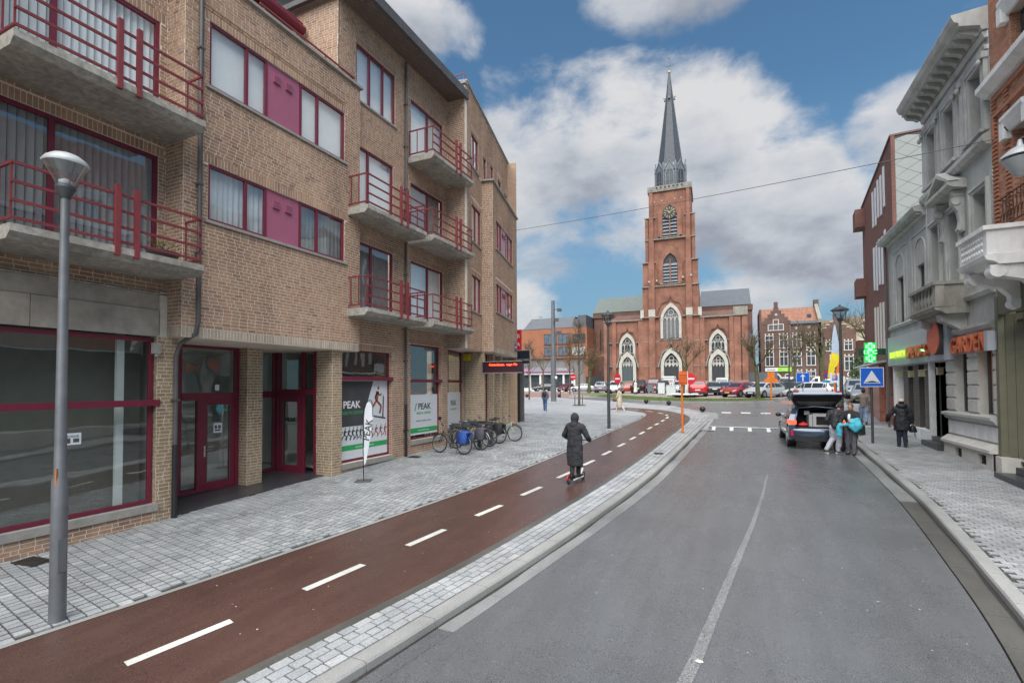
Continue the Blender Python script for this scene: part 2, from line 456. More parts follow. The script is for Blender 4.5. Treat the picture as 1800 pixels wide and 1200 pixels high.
# ------------------------------------------------------------------ bulk pieces (bricks, setts)
UNIT = {}
def unit_box(matr, key):
    if key in UNIT: return UNIT[key]
    b = B().box(-.5, .5, -.5, .5, -.5, .5)
    me = bpy.data.meshes.new(key); me.from_pydata(b.v, [], b.f); me.materials.append(matr)
    me.polygons.foreach_set('use_smooth', [False]*len(b.f)); me.update()
    UNIT[key] = me
    return me
class Pieces:
    """boxes given by centre, three half axes; the 300 that show largest become single objects"""
    def __init__(s): s.c, s.a, s.b, s.h, s.val = [], [], [], [], []
    def add(s, c, a, b, h, val=None):
        s.c.append(c); s.a.append(a); s.b.append(b); s.h.append(h); s.val.append(random.random() if val is None else val)
    def build(s, parent, name, bulk, matr, single=290, org=(0, 0, 0), kindstuff=True, smooth=False):
        n = len(s.c)
        if not n: return
        C = np.array([tuple(c) for c in s.c]); A = np.array([tuple(c) for c in s.a]); Bv = np.array([tuple(c) for c in s.b]); H = np.array([tuple(c) for c in s.h])
        val = np.array(s.val)
        score = np.array([in_view(*c)*(np.linalg.norm(a)+np.linalg.norm(h)) for c, a, h in zip(C, A, H)])
        order = np.argsort(-score)
        pick = [i for i in order[:single] if score[i] > 0]
        rest = np.setdiff1d(np.arange(n), pick)
        me = unit_box(matr, name)
        for i in pick:
            o = bpy.data.objects.new(name, me)
            M3 = Matrix((A[i]*2, Bv[i]*2, H[i]*2)).transposed()
            # orthonormal frame and scale
            sa, sb, sh = np.linalg.norm(A[i])*2, np.linalg.norm(Bv[i])*2, np.linalg.norm(H[i])*2
            R = Matrix((A[i]/sa*2, Bv[i]/sb*2, H[i]/sh*2)).transposed()
            o.rotation_mode = 'QUATERNION'
            o.rotation_quaternion = R.to_quaternion()
            o.scale = (sa, sb, sh)
            o.location = Vector(C[i]) - Vector(org)
            o.parent = parent
            COL.objects.link(o)
        if len(rest) == 0: return
        C, A, Bv, H, val = C[rest]-np.array(org), A[rest], Bv[rest], H[rest], val[rest]
        sg = [(-1,-1,-1),(1,-1,-1),(1,1,-1),(-1,1,-1),(-1,-1,1),(1,-1,1),(1,1,1),(-1,1,1)]
        V = np.stack([C + x*A + y*Bv + z*H for x, y, z in sg], 1).reshape(-1, 3)
        q = np.array([(0,3,2,1),(4,5,6,7),(0,1,5,4),(1,2,6,5),(2,3,7,6),(3,0,4,7)])
        F = (q[None] + 8*np.arange(len(rest))[:, None, None]).reshape(-1, 4)
        me = bpy.data.meshes.new(bulk)
        me.vertices.add(len(V)); me.vertices.foreach_set('co', V.ravel())
        me.loops.add(F.size); me.loops.foreach_set('vertex_index', F.ravel().astype(np.int32))
        me.polygons.add(len(F)); me.polygons.foreach_set('loop_start', np.arange(0, F.size, 4, dtype=np.int32))
        me.materials.append(matr)
        me.polygons.foreach_set('use_smooth', np.full(len(F), smooth, dtype=bool))
        me.update(calc_edges=True)
        at = me.attributes.new('var', 'FLOAT', 'POINT')
        at.data.foreach_set('value', np.repeat(val, 8).astype(np.float32))
        o = bpy.data.objects.new(bulk, me); COL.objects.link(o); o.parent = parent
        if kindstuff: o['kind'] = 'stuff'
        return o

def split_iv(a, b, cuts):
    """interval a..b minus cuts"""
    out = [(a, b)]
    for c, d in cuts:
        nxt = []
        for x, y in out:
            if d <= x or c >= y: nxt.append((x, y)); continue
            if c > x: nxt.append((x, c))
            if d < y: nxt.append((d, y))
        out = nxt
    return out
def wall_body(b, fr, u0, u1, z0, z1, holes, th=0.3, mi=0, d=0.0):
    """front sheet with openings and their reveals"""
    us = sorted(set([u0, u1] + [h for q in holes for h in q[:2] if u0 < h < u1]))
    for a, c in zip(us[:-1], us[1:]):
        mid = (a+c)/2
        cuts = [(q[2], q[3]) for q in holes if q[0] <= mid <= q[1]]
        for x, y in split_iv(z0, z1, cuts):
            b.add([fr.P(a, d, x), fr.P(c, d, x), fr.P(c, d, y), fr.P(a, d, y)], [(0, 1, 2, 3)], mi)
    for q in holes:
        a, c, x, y = q[:4]
        t = q[4] if len(q) > 4 else th
        a, c, x, y = max(a, u0), min(c, u1), max(x, z0), min(y, z1)
        b.add([fr.P(a, d, x), fr.P(a, d-t, x), fr.P(a, d-t, y), fr.P(a, d, y)], [(0, 1, 2, 3)], mi)
        b.add([fr.P(c, d, x), fr.P(c, d-t, x), fr.P(c, d-t, y), fr.P(c, d, y)], [(0, 3, 2, 1)], mi)
        b.add([fr.P(a, d, y), fr.P(a, d-t, y), fr.P(c, d-t, y), fr.P(c, d, y)], [(0, 1, 2, 3)], mi)
        b.add([fr.P(a, d, x), fr.P(a, d-t, x), fr.P(c, d-t, x), fr.P(c, d, x)], [(0, 3, 2, 1)], mi)
CL, CHH, JT = 0.202, 0.0765, 0.0145
def bricks(pc, fr, u0, u1, z0, z1, holes=(), d=0.0, proud=0.003, soldier=True, endcap=True):
    """running-bond field; openings get upright soldiers above and quoined returns"""
    cuts_all = [tuple(h[:4]) for h in holes]
    sold = []
    if soldier:
        for h in holes:
            if len(h) > 5 and h[5] == 0: continue
            sold.append((h[0]-.1, h[1]+.1, h[3], h[3]+.205))
    n = int(round((z1-z0)/CHH))
    ch = (z1-z0)/max(n, 1)
    for j in range(n):
        za, zb = z0+j*ch, z0+(j+1)*ch
        zc = (za+zb)/2
        cuts = [(h[0], h[1]) for h in cuts_all+sold if h[2]-.02 < zc < h[3]+.02]
        for a, c in split_iv(u0, u1, cuts):
            rg = random.Random(int(j*7919+fr.o.x*100))
            e = -30.0 + (j % 2)*CL/2 + rg.uniform(-.03, .03)
            e += CL*math.floor((a-e)/CL)
            while e < c:
                w = CL if rg.random() > .16 else CL/2
                x, y = max(e, a), min(e+w, c)
                e += w
                if y-x < .03: continue
                jit = random.uniform(0, .0012)
                cen = fr.P((x+y)/2, d+proud/2+jit/2, zc)
                pc.add(cen, fr.u*((y-x-JT)/2), fr.n*((proud+jit)/2), Vector((0, 0, (ch-JT)/2)))
    for a, c, x, y in sold:
        a, c = max(a, u0), min(c, u1)
        k = int((c-a)/CHH)
        if k < 1: continue
        w = (c-a)/k
        for i in range(k):
            pc.add(fr.P(a+(i+.5)*w, d+proud/2+.001, (x+y)/2), fr.u*((w-JT)/2), fr.n*((proud+.002)/2), Vector((0, 0, (y-x-JT)/2)))
    # returns
    for h in holes:
        t = (h[4] if len(h) > 4 else .3)
        if t < .08: continue
        n = max(1, int(round((h[3]-h[2])/CHH)))
        hh = (h[3]-h[2])/n
        for side, ue in ((1, h[0]), (-1, h[1])):
            if ue <= u0+.001 or ue >= u1-.001: continue
            for j in range(n):
                ln = t-.02 if t < .2 else (.105 if j % 2 else .2)
                q = 0.0
                while q < t-.03:
                    w = min(ln, t-q); 
                    pc.add(fr.P(ue+side*.003, d-q-w/2+.004, h[2]+(j+.5)*hh), fr.u*.003, fr.n*((w-JT)/2), Vector((0, 0, (hh-JT)/2)))
                    q += w; ln = .2
def soldiers(pc, fr, u0, u1, z0, z1, d=0.0, proud=.004):
    k = max(1, int(round((u1-u0)/CHH))); w = (u1-u0)/k
    for i in range(k):
        pc.add(fr.P(u0+(i+.5)*w, d+proud/2, (z0+z1)/2), fr.u*((w-JT)/2), fr.n*(proud/2), Vector((0, 0, (z1-z0-JT)/2)))

_FONT = None
def text(parent, s, size, pos, right, up, matr, ext=0.004, name='lettering', ax='CENTER', off=0.0, sx=1.0, world=True):
    cu = bpy.data.curves.new(name, 'FONT')
    cu.body = s; cu.size = size; cu.extrude = ext; cu.align_x = ax; cu.align_y = 'CENTER'; cu.offset = off
    cu.resolution_u = 3
    cu.materials.append(matr)
    o = bpy.data.objects.new(name, cu); COL.objects.link(o)
    right, up = Vector(right).normalized(), Vector(up).normalized()
    n = right.cross(up)
    M_ = Matrix(((right.x*sx, up.x, n.x, 0), (right.y*sx, up.y, n.y, 0), (right.z*sx, up.z, n.z, 0), (0, 0, 0, 1)))
    org = _origin(parent) if world else None
    p = Vector(pos) - (Vector(org) if org else Vector((0, 0, 0)))
    o.matrix_local = Matrix.Translation(p) @ M_
    if parent is not None:
        o.parent = parent
    return o
# ------------------------------------------------------------------ ground
def ground_mat(name, col, speck=0.35, patch=0.15, rough=0.6, rvar=0.15, bump=0.3, sc=120, spots=0.0, pattern=None, smear=0.0):
    m_ = bpy.data.materials.new(name); m_.use_nodes = True
    nt = m_.node_tree; N, L = nt.nodes, nt.links
    P_ = N['Principled BSDF']; P_.inputs['Specular IOR Level'].default_value = 0.6
    g = N.new('ShaderNodeNewGeometry')
    def noise(s, d, r=.6, stretch=None):
        n = N.new('ShaderNodeTexNoise'); n.inputs['Scale'].default_value = s; n.inputs['Detail'].default_value = d; n.inputs['Roughness'].default_value = r
        if stretch:
            mp = N.new('ShaderNodeMapping'); mp.inputs['Scale'].default_value = stretch
            L.new(g.outputs['Position'], mp.inputs[0]); L.new(mp.outputs[0], n.inputs['Vector'])
        else: L.new(g.outputs['Position'], n.inputs['Vector'])
        return n.outputs[0]
    def mr(x, a, b, c, d):
        n = N.new('ShaderNodeMapRange'); n.inputs['From Min'].default_value = a; n.inputs['From Max'].default_value = b
        n.inputs['To Min'].default_value = c; n.inputs['To Max'].default_value = d; L.new(x, n.inputs['Value']); return n.outputs[0]
    def mul(a, b):
        n = N.new('ShaderNodeMath'); n.operation = 'MULTIPLY'; L.new(a, n.inputs[0]); L.new(b, n.inputs[1]); return n.outputs[0]
    f1 = noise(sc, 2, .7); f2 = noise(.45, 6, .65); f3 = noise(3.0, 5, .6, (1, .18, 1))
    k = mul(mul(mr(f1, .3, .7, 1-speck, 1+speck), mr(f2, .3, .7, 1-patch, 1+patch)), mr(f3, .3, .7, 1-patch*.5-smear, 1+patch*.5+smear))
    s_ = N.new('ShaderNodeVectorMath'); s_.operation = 'SCALE'; s_.inputs[0].default_value = col; L.new(k, s_.inputs['Scale'])
    src = s_.outputs[0]
    if pattern:
        bt = N.new('ShaderNodeTexBrick'); bt.inputs['Scale'].default_value = 1
        bt.inputs['Brick Width'].default_value = pattern[0]; bt.inputs['Row Height'].default_value = pattern[1]
        bt.inputs['Mortar Size'].default_value = pattern[2]; bt.inputs['Color1'].default_value = (.86, .86, .86, 1); bt.inputs['Color2'].default_value = (1.1, 1.1, 1.1, 1)
        bt.inputs['Mortar'].default_value = (.5, .5, .5, 1)
        mp = N.new('ShaderNodeMapping'); mp.inputs['Rotation'].default_value = (0, 0, pattern[3])
        L.new(g.outputs['Position'], mp.inputs[0]); L.new(mp.outputs[0], bt.inputs['Vector'])
        mx = N.new('ShaderNodeMix'); mx.data_type = 'RGBA'; mx.blend_type = 'MULTIPLY'; mx.inputs['Factor'].default_value = 1
        L.new(src, mx.inputs['A']); L.new(bt.outputs['Color'], mx.inputs['B']); src = mx.outputs['Result']
    if spots:
        vo = N.new('ShaderNodeTexVoronoi'); vo.inputs['Scale'].default_value = 1.6; vo.inputs['Randomness'].default_value = 1
        L.new(g.outputs['Position'], vo.inputs['Vector'])
        lt = N.new('ShaderNodeMath'); lt.operation = 'LESS_THAN'; lt.inputs[1].default_value = 0.026; L.new(vo.outputs['Distance'], lt.inputs[0])
        sp = N.new('ShaderNodeMix'); sp.data_type = 'RGBA'; sp.inputs['B'].default_value = (.33, .32, .30, 1)
        mf = N.new('ShaderNodeMath'); mf.operation = 'MULTIPLY'; mf.inputs[1].default_value = spots; L.new(lt.outputs[0], mf.inputs[0])
        L.new(mf.outputs[0], sp.inputs['Factor']); L.new(src, sp.inputs['A']); src = sp.outputs['Result']
    L.new(src, P_.inputs['Base Color'])
    L.new(mr(f2, .3, .7, rough-rvar, rough+rvar), P_.inputs['Roughness'])
    bp = N.new('ShaderNodeBump'); bp.inputs['Strength'].default_value = bump; bp.inputs['Distance'].default_value = 0.006
    L.new(f1, bp.inputs['Height']); L.new(bp.outputs[0], P_.inputs['Normal'])
    return m_

M_ASPH = ground_mat('asphalt', (.100, .103, .106), .6, .12, .27, .07, .5, 95, .35, smear=.05)
M_ASPH2 = ground_mat('asphalt_junction', (.13, .133, .135), .5, .12, .30, .06, .4, 95)
M_PATH = ground_mat('red_brown_asphalt', (.078, .042, .034), .6, .18, .25, .07, .5, 110, .6, smear=.05)
M_BED = ground_mat('joint_sand', (.04, .04, .033), .4, .2, .9, .05, .5, 60)
M_PLAZA = ground_mat('plaza_setts', (.36, .37, .375), .1, .12, .4, .1, .2, 60, pattern=(.19, .16, .008, .16))
M_PALE = ground_mat('pale_concrete', (.25, .257, .255), .15, .12, .6, .1, .3, 60)
M_PINK = ground_mat('pink_clinker', (.27, .15, .12), .15, .12, .7, .1, .3, 40, pattern=(.2, .1, .006, 0))
M_PARK = ground_mat('parking_clinker', (.25, .205, .19), .15, .12, .7, .1, .3, 40)
M_KERB = ground_mat('kerb_stone', (.25, .25, .24), .18, .2, .6, .1, .3, 70)
M_GUT = ground_mat('gutter_concrete', (.19, .192, .19), .25, .3, .42, .1, .3, 70)
M_GUTR = ground_mat('gutter_dark', (.075, .072, .064), .25, .3, .45, .1, .3, 70)
M_WHITE = ground_mat('road_paint', (.50, .50, .46), .3, .25, .6, .05, .2, 80)
M_GRASS = ground_mat('grass_soil', (.10, .13, .045), .3, .3, .9, .05, .6, 30)
M_DARKSTONE = ground_mat('dark_floor_stone', (.045, .046, .05), .2, .2, .35, .1, .1, 50)
M_TERR = ground_mat('terrain', (.16, .16, .155), .2, .15, .8, .1, .3, 30)
M_SETT = piece_mat('grey_sett', [(.25, .265, .275), (.32, .335, .345), (.285, .30, .305), (.36, .37, .375), (.31, .32, .325), (.40, .41, .41)], .36, .5, 60, .45)
M_KLINK = piece_mat('grey_klinker', [(.22, .225, .23), (.29, .295, .30), (.25, .255, .255), (.33, .335, .34), (.27, .275, .28)], .42, .4, 60, .45)

def I(pts):
    ys = [p[0] for p in pts]; xs = [p[1] for p in pts]
    return lambda y: float(np.interp(y, ys, xs))
def smooth(pts, step=0.5):
    """Catmull-Rom through (y,x) pairs"""
    out = []
    P_ = [pts[0]] + list(pts) + [pts[-1]]
    for i in range(1, len(P_)-2):
        p0, p1, p2, p3 = [np.array(P_[j], float) for j in (i-1, i, i+1, i+2)]
        n = max(2, int(np.linalg.norm(p2-p1)/step))
        for k in range(n):
            t = k/n
            out.append(tuple(.5*((2*p1)+(p2-p0)*t+(2*p0-5*p1+4*p2-p3)*t*t+(3*p1-p0-3*p2+p3)*t**3)))
    out.append(tuple(pts[-1]))
    return out
KO = [(-14, -8.4), (-6, -5.9), (0, -4.25), (3.77, -3.52), (5.13, -3.28), (8, -2.82), (11.43, -2.40), (14.15, -2.14), (19.24, -1.86), (25.43, -1.58), (29, -1.42), (32.0, -1.22)]
KI = [(y, x-.2) for y, x in KO]
SL = [(-14, -9.2), (-6, -6.75), (0, -5.05), (3.27, -4.42), (4.94, -4.06), (6.99, -3.71), (10.62, -3.28), (13.22, -3.03), (17.89, -2.76), (25.18, -2.5), (29.0, -2.45), (31.0, -2.65), (33.0, -3.2), (35.3, -4.57), (36.9, -6.6), (37.6, -8.2)]
PL = [(-14, -11.5), (-6, -9.4), (0, -7.85), (2.61, -7.40), (4.93, -6.95), (7.61, -6.5), (11.15, -5.97), (16.42, -5.55), (19.08, -5.44), (24.38, -5.26), (28.71, -5.13), (31.62, -5.25), (33.4, -5.8), (34.7, -6.9), (35.4, -8.6)]
KB = [(-14, .2), (0, 1.75), (4, 2.4), (7.53, 2.92), (8.83, 3.07), (10.81, 3.29), (14.07, 3.57), (21.98, 3.89), (28, 4.05), (34, 4.35), (40, 5.2), (46, 7.5)]
GR = [(-14, -.5), (0, 1.15), (4, 1.95), (6.37, 2.41), (8.09, 2.66), (9.52, 2.81), (11.84, 3.04), (14.62, 3.24), (19.66, 3.45), (25.6, 3.6)]
GLf = [(-14, -8.05), (-6, -5.6), (0, -4.0), (3.88, -3.30), (5.57, -2.96), (11.44, -2.10), (16.4, -1.70), (25.6, -1.30)]
def sheet(fl, frr, y0, y1, dz, name, matr, step=.5, nx=4, **kw):
    b = B()
    n = int(math.ceil((y1-y0)/step))
    for i in range(n+1):
        y = y0+(y1-y0)*i/n
        a, c = fl(y), frr(y)
        for k in range(nx+1):
            b.v.append((a+(c-a)*k/nx, y, gz(y)+dz(y) if callable(dz) else gz(y)+dz))
    for i in range(n):
        for k in range(nx):
            p = i*(nx+1)+k
            b.f.append((p, p+1, p+nx+2, p+nx+1)); b.mi.append(0); b.sm.append(True)
    return b
KOf, KIf, SLf_, PLf_, KBf, GRf = I(KO), I(KI), I(SL), I(PL), I(KB), I(GR)
KO_s, KI_s, KB_s, GR_s, GL_s = I(smooth(KO)), I(smooth(KI)), I(smooth(KB)), I(smooth(GR)), I(smooth(GLf))
SL_y = [p for p in SL if p[0] <= 31.0]; PL_y = [p for p in PL if p[0] <= 31.62]
SLn, PLn = I(smooth(SL_y)), I(smooth(PL_y))

# the ground below everything, out to the horizon
b = B()
ys = [-300, -60, -20, 0, 12, 21, 32, 50, 60, 120, 600]
for y in ys:
    for x in (-500, -60, 0, 60, 500): b.v.append((x, y, gz(max(y, -60))-.17))
for i in range(len(ys)-1):
    for k in range(4):
        p = i*5+k; b.f.append((p, p+1, p+6, p+5)); b.mi.append(0); b.sm.append(False)
tag(ob('ground', b, M_TERR), 'grey ground under the whole town', kind='structure')

ramp = lambda y: -.11 + .10*min(1, max(0, (y-25.0)/.9))
rd = tag(ob('road', sheet(GL_s, GR_s, -14, 26, ramp, '', None), M_ASPH), 'dark grey asphalt carriageway', kind='structure')
b = sheet(lambda y: -60 if y > 41 else float(np.interp(y, [26, 33, 34.5, 39.5, 41], [-1.3, -1.2, -2.2, -4.2, -6.2])), lambda y: float(np.interp(y, [26, 40, 42, 50], [3.7, 5.4, 12, 60])), 25.9, 50, -.012, '', None, nx=12)
junc = tag(ob('junction', b, M_ASPH2), 'pale asphalt of the raised junction before the church', kind='structure')
b = sheet(lambda y: -80, lambda y: 80, 50, 88, -.012, '', None, step=2, nx=8)
tag(ob('parking_ground', b, M_PARK), 'pinkish paved car park before the church', kind='structure')

# cycle path ribbon
def ribbon(left, right, dz, n=90):
    def res(pts, n):
        pts = np.array(smooth(pts, .3)); d = np.r_[0, np.cumsum(np.linalg.norm(np.diff(pts, axis=0), axis=1))]
        t = np.linspace(0, d[-1], n)
        return np.c_[np.interp(t, d, pts[:, 0]), np.interp(t, d, pts[:, 1])]
    a, c = res(left, n), res(right, n)
    b = B()
    for i in range(n):
        for k in range(4):
            q = a[i]*(1-k/3)+c[i]*k/3
            b.v.append((q[1], q[0], gz(q[0])+dz))
    for i in range(n-1):
        for k in range(3):
            p = i*4+k; b.f.append((p, p+1, p+5, p+4)); b.mi.append(0); b.sm.append(True)
    return b
path = tag(ob('cycle_path', ribbon(PL, [(y, x-.12) for y, x in SL[:13]]+SL[13:], -.002), M_PATH), 'red brown asphalt cycle path with white dashes', kind='structure')
b = ribbon([(y, x-.13) for y, x in SL[:13]], [(y, x+.03) for y, x in SL[:13]], .002)
tag(ob('path_edging', b, M_GUTR), 'grey concrete edging along the cycle path', kind='structure')
b = ribbon([(y, x-.075) for y, x in PL[:14]], [(y, x+.02) for y, x in PL[:14]], .004)
tag(ob('path_border', b, M_KERB), 'thin pale border between setts and cycle path', kind='structure')
dash = [(-5.76,3.0),(-5.56,4.03),(-5.41,4.98),(-5.26,5.98),(-5.12,6.88),(-4.98,7.85),(-4.84,8.8),(-4.7,9.68),(-4.62,10.6),(-4.49,11.5),(-4.44,12.6),(-4.33,13.5),(-4.28,14.5),(-4.19,15.4),(-4.17,16.4),(-4.1,17.3),(-4.07,18.3),(-4.0,19.2),(-4.0,20.2),(-3.95,21.1),(-3.94,22.0),(-3.9,23.0),(-3.91,24.0),(-3.88,25.0),(-3.86,25.9),(-3.82,26.8),(-3.8,27.8),(-3.77,28.7),(-3.76,29.6),(-3.78,30.5),(-3.9,31.3),(-4.1,32.1),(-4.35,32.7),(-4.75,33.4),(-5.15,33.95),(-5.75,34.65),(-6.3,35.2),(-7.2,35.85),(-8.2,36.4),(-9.2,36.75),(-10.6,37.15),(-12,37.4)]
dash = dash[:38]
for (xa, ya), (xb, yb) in zip(dash[::2], dash[1::2]):
    d = Vector((xb-xa, yb-ya, 0)).normalized(); n = Vector((-d.y, d.x, 0))*.065
    j = [random.uniform(-.012, .012) for _ in range(4)]
    A, C_ = Vector((xa, ya, gz(ya)+.003)), Vector((xb, yb, gz(yb)+.003))
    b = B().add([A-n-d*j[0], C_-n+d*j[1], C_+n+d*j[2], A+n-d*j[3]], [(0, 1, 2, 3)])
    ob('lane_dash', b, M_WHITE, path)

# pavement left: bed sheet then setts
facx = lambda y: float(np.interp(y, [-14, 6.5, 6.52, 10.9, 10.92, 16.7, 16.75, 27, 27.05, 40], [-10.78, -10.78, -12.6, -12.6, -10.72, -10.72, -10.9, -13.0, -60, -60]))
plaza_edge = lambda y: float(np.interp(y, [31.0, 32.0, 33, 34, 36, 39.5, 42.5, 46, 49.5, 52], [-1.42, -1.35, -1.25, -1.45, -2.7, -4.4, -8, -12.5, -17, -27]))
bed = sheet(lambda y: -13.5, PLn, -14, 31.3, -.016, '', None, step=1)
pav = tag(ob('pavement_left', bed, M_BED), 'pale grey sett pavement before the apartment building', kind='structure')
b = sheet(lambda y: -70, lambda y: PLn(y) if y < 31 else plaza_edge(y), 31.0, 52, -.007, '', None, step=.5, nx=10)
b2 = sheet(lambda y: -70, lambda y: -13.45, 26.0, 31.0, -.007, '', None, step=1)
tag(ob('plaza', b, M_PLAZA), 'light grey paved plaza beyond the apartment corner', kind='structure')
tag(ob('plaza_side', b2, M_PLAZA), 'light grey paved ground beside the apartment corner', kind='structure')
b = sheet(lambda y: -70, lambda y: float(np.interp(y, [50, 60, 72], [-16.5, -19, -25])), 50, 72, -.004, '', None, step=2, nx=4)
tag(ob('brick_paving', b, M_PINK), 'pink brick paved strip beyond the plaza', kind='structure')
b = sheet(lambda y: float(np.interp(y, [42, 47.5], [3.0, 3.2])), lambda y: 6.5, 42.5, 47.5, -.004, '', None, step=1, nx=2)
tag(ob('red_paving', b, M_PINK), 'red brick paved patch at the end of the grass', kind='structure')
b = sheet(SLn, KI_s, -14, 31.2, -.016, '', None, step=.5, nx=3)
med = tag(ob('sett_strip', b, M_BED), 'narrow sett strip between cycle path and road', kind='structure')

slope = lambda y: (gz(y+.2)-gz(y-.2))/.4
pc = Pieces()
pdir = Vector((.15, .989, 0)).normalized(); qdir = Vector((-.989, .15, 0)).normalized()
o_ = Vector((-7.0, 2.0, 0))
i = -48
while True:
    i += 1
    rowc = o_ + pdir*(i*.158)
    if rowc.y > 35: break
    t = random.uniform(-.1, 0) - 1.9
    while t < 22:
        w = random.choice((.125, .14, .145, .155, .17))
        c = rowc + qdir*(t+w/2)
        t += w+.004
        if c.y < -7 or c.y > 31.1: continue
        if c.x < facx(c.y) or c.x < -13.4 or c.x > PLn(c.y)-.13: continue
        if -12.65 < c.x < -10.83 and 6.52 < c.y < 10.9: continue
        if not in_view(c.x, c.y, gz(c.y), .12): continue
        s = slope(c.y)
        pv = Vector((pdir.x, pdir.y, s)).normalized()
        qv = qdir.copy()
        hv = qv.cross(pv) if qv.cross(pv).z > 0 else pv.cross(qv)
        tl = random.uniform(-.03, .03)
        pc.add((c.x, c.y, gz(c.y)-.012+random.uniform(-.002, .003)), (qv+hv*tl)*((w-.026)/2), pv*((.158-.02)/2), hv*.018)
pc.build(pav, 'sett', 'setts', M_SETT, 290)
pc = Pieces()
y = -3.0
for k in range(4):
    y = -3.0 + k*.07
    while y < 31.2:
        w = random.choice((.15, .17, .19, .21, .23))
        yc = y+w/2; y += w
        x0, x1 = SLn(yc)+.02, KI_s(yc)-.012
        cw = (x1-x0)/4
        if not in_view((x0+x1)/2, yc, gz(yc), .15): continue
        dx = (KI_s(yc+.3)-KI_s(yc-.3))/.6
        dv = Vector((dx, 1, slope(yc))).normalized()
        nv = Vector((1, -dx, 0)).normalized()
        hv = nv.cross(dv)
        c = Vector((x0+cw*(k+.5), yc, gz(yc)-.008+random.uniform(-.003, .003)))
        pc.add(c, nv*((cw-.016)/2), dv*((w-.016)/2), hv*.016)
pc.build(med, 'sett', 'setts', M_SETT, 290)

# pavement right
b = sheet(lambda y: KB_s(y)+.2, lambda y: 6.6 if y < 26 else 7.6, -14, 46, -.014, '', None, step=.5, nx=3)
pvr = tag(ob('pavement_right', b, M_BED), 'grey klinker pavement before the restaurant', kind='structure')
pc = Pieces()
j = -40
while True:
    j += 1
    y = 5+j*.105
    if y > 34: break
    x = 2.0+(j % 2)*.1
    while x < 7.2:
        x += .205
        lim = 6.2 if y < 26.8 else 6.5+(y-27)*.09
        if x < KB_s(y)+.26 or x > lim or not in_view(x, y, gz(y), .12): continue
        hv = Vector((0, -slope(y), 1)).normalized()
        pc.add((x+random.uniform(-.003, .003), y, gz(y)-.010+random.uniform(-.002, .003)), Vector((.096+random.uniform(-.003, .002), 0, 0)), Vector((0, .046, .046*slope(y))), hv*.016)
pc.build(pvr, 'klinker', 'klinkers', M_KLINK, 290)
b = sheet(lambda y: KB_s(y)+.2, lambda y: 12, 34, 46, -.004, '', None, step=.5, nx=3)
tag(ob('pavement_far', b, M_PALE), 'pale pavement continuing along the right side street', kind='structure')

# kerb stones and gutter slabs, one by one
def along(f, y0, y1, step=1.0):
    y = y0
    while y < y1:
        yn = min(y+step, y1)
        yield y, yn
        y = yn
kr_l = root('kerb_left', 'granite kerb between sett strip and road', None, (0, 0, 0), kind='structure')
kr_r = root('kerb_right', 'granite kerb of the right pavement', None, (0, 0, 0), kind='structure')
gt_l = root('gutter_left', 'concrete gutter slabs along the left kerb', None, (0, 0, 0), kind='structure')
gt_r = root('gutter_right', 'dark concrete gutter slabs along the right kerb', None, (0, 0, 0), kind='structure')
def stone(par, name, fa, fb_, y0, y1, za, zb, matr, bev=0.0, g=.006, zf=0.0):
    """a slab between curves fa<fb_, za..zb relative to gz"""
    b = B()
    y0, y1 = y0+g, y1-g
    rings = []
    for y in (y0, (y0+y1)/2, y1):
        a, c = fa(y), fb_(y)
        z0, z1 = gz(y)+za, gz(y)+zb
        if bev > 0:
            r = [(a, y, z0), (c, y, z0), (c, y, z1-bev+zf), (c-bev*.8, y, z1+zf), (a, y, z1)]
        elif bev < 0:
            r = [(a, y, z0), (c, y, z0), (c, y, z1), (a-bev*.8, y, z1), (a, y, z1+bev)]
        else:
            r = [(a, y, z0), (c, y, z0), (c, y, z1), (a, y, z1)]
        rings.append(r)
    b.loft(rings, smooth=False)
    return ob(name, b, matr, par)
for y0, y1 in along(None, -5, 31.0): stone(kr_l, 'kerb_stone', KI_s, KO_s, y0, y1, -.2, .004, M_KERB, .025)
for y0, y1 in along(None, 3, 40.0): stone(kr_r, 'kerb_stone', KB_s, lambda y: KB_s(y)+.2+.03*0, y0, y1, -.2, .004, M_KERB, -.025)
for y0, y1 in along(None, 5.0, 25.0): stone(gt_l, 'gutter_slab', KO_s, GL_s, y0, y1, -.2, -.104, M_GUT, g=.004)
for y0, y1 in along(None, 3, 25.6, .8): stone(gt_r, 'gutter_slab', lambda y: GR_s(y)+.02, KB_s, y0, y1, -.2, -.108+.004*((int(y0*10)) % 2), M_GUTR if y0 < 13 else M_GUT, g=.004)
stone(gt_l, 'gutter_slab', KO_s, GL_s, -5, 5.0, -.2, -.106, M_ASPH)
# pale nose of the strip and flush kerb on the raised table
b = B()
nose = [(-1.78, 31.0), (-1.1, 31.0), (-1.05, 32.6), (-1.25, 33.8), (-2.0, 34.8), (-3.3, 36.4), (-4.6, 38.6), (-6.4, 41.0), (-8.2, 42.4), (-8.5, 42.1), (-6.6, 40.6), (-4.9, 38.2), (-3.6, 36.1), (-2.4, 34.6), (-1.7, 33.6), (-1.5, 32.6)]
b.prism([(x, y, gz(y)-.15) for x, y in nose], (0, 0, .155))
tag(ob('flush_kerb', b, M_KERB), 'pale flush kerb curving round the plaza edge', kind='structure')
b = B()
b.add([(-1.62, 25.0, gz(25)-.08), (-1.05, 25.05, gz(25)-.08), (-1.0, 31.2, gz(31.2)+.002), (-1.45, 31.2, gz(31.2)+.002)], [(0, 1, 2, 3)])
ob('ramp_slab', b, M_KERB, rd)
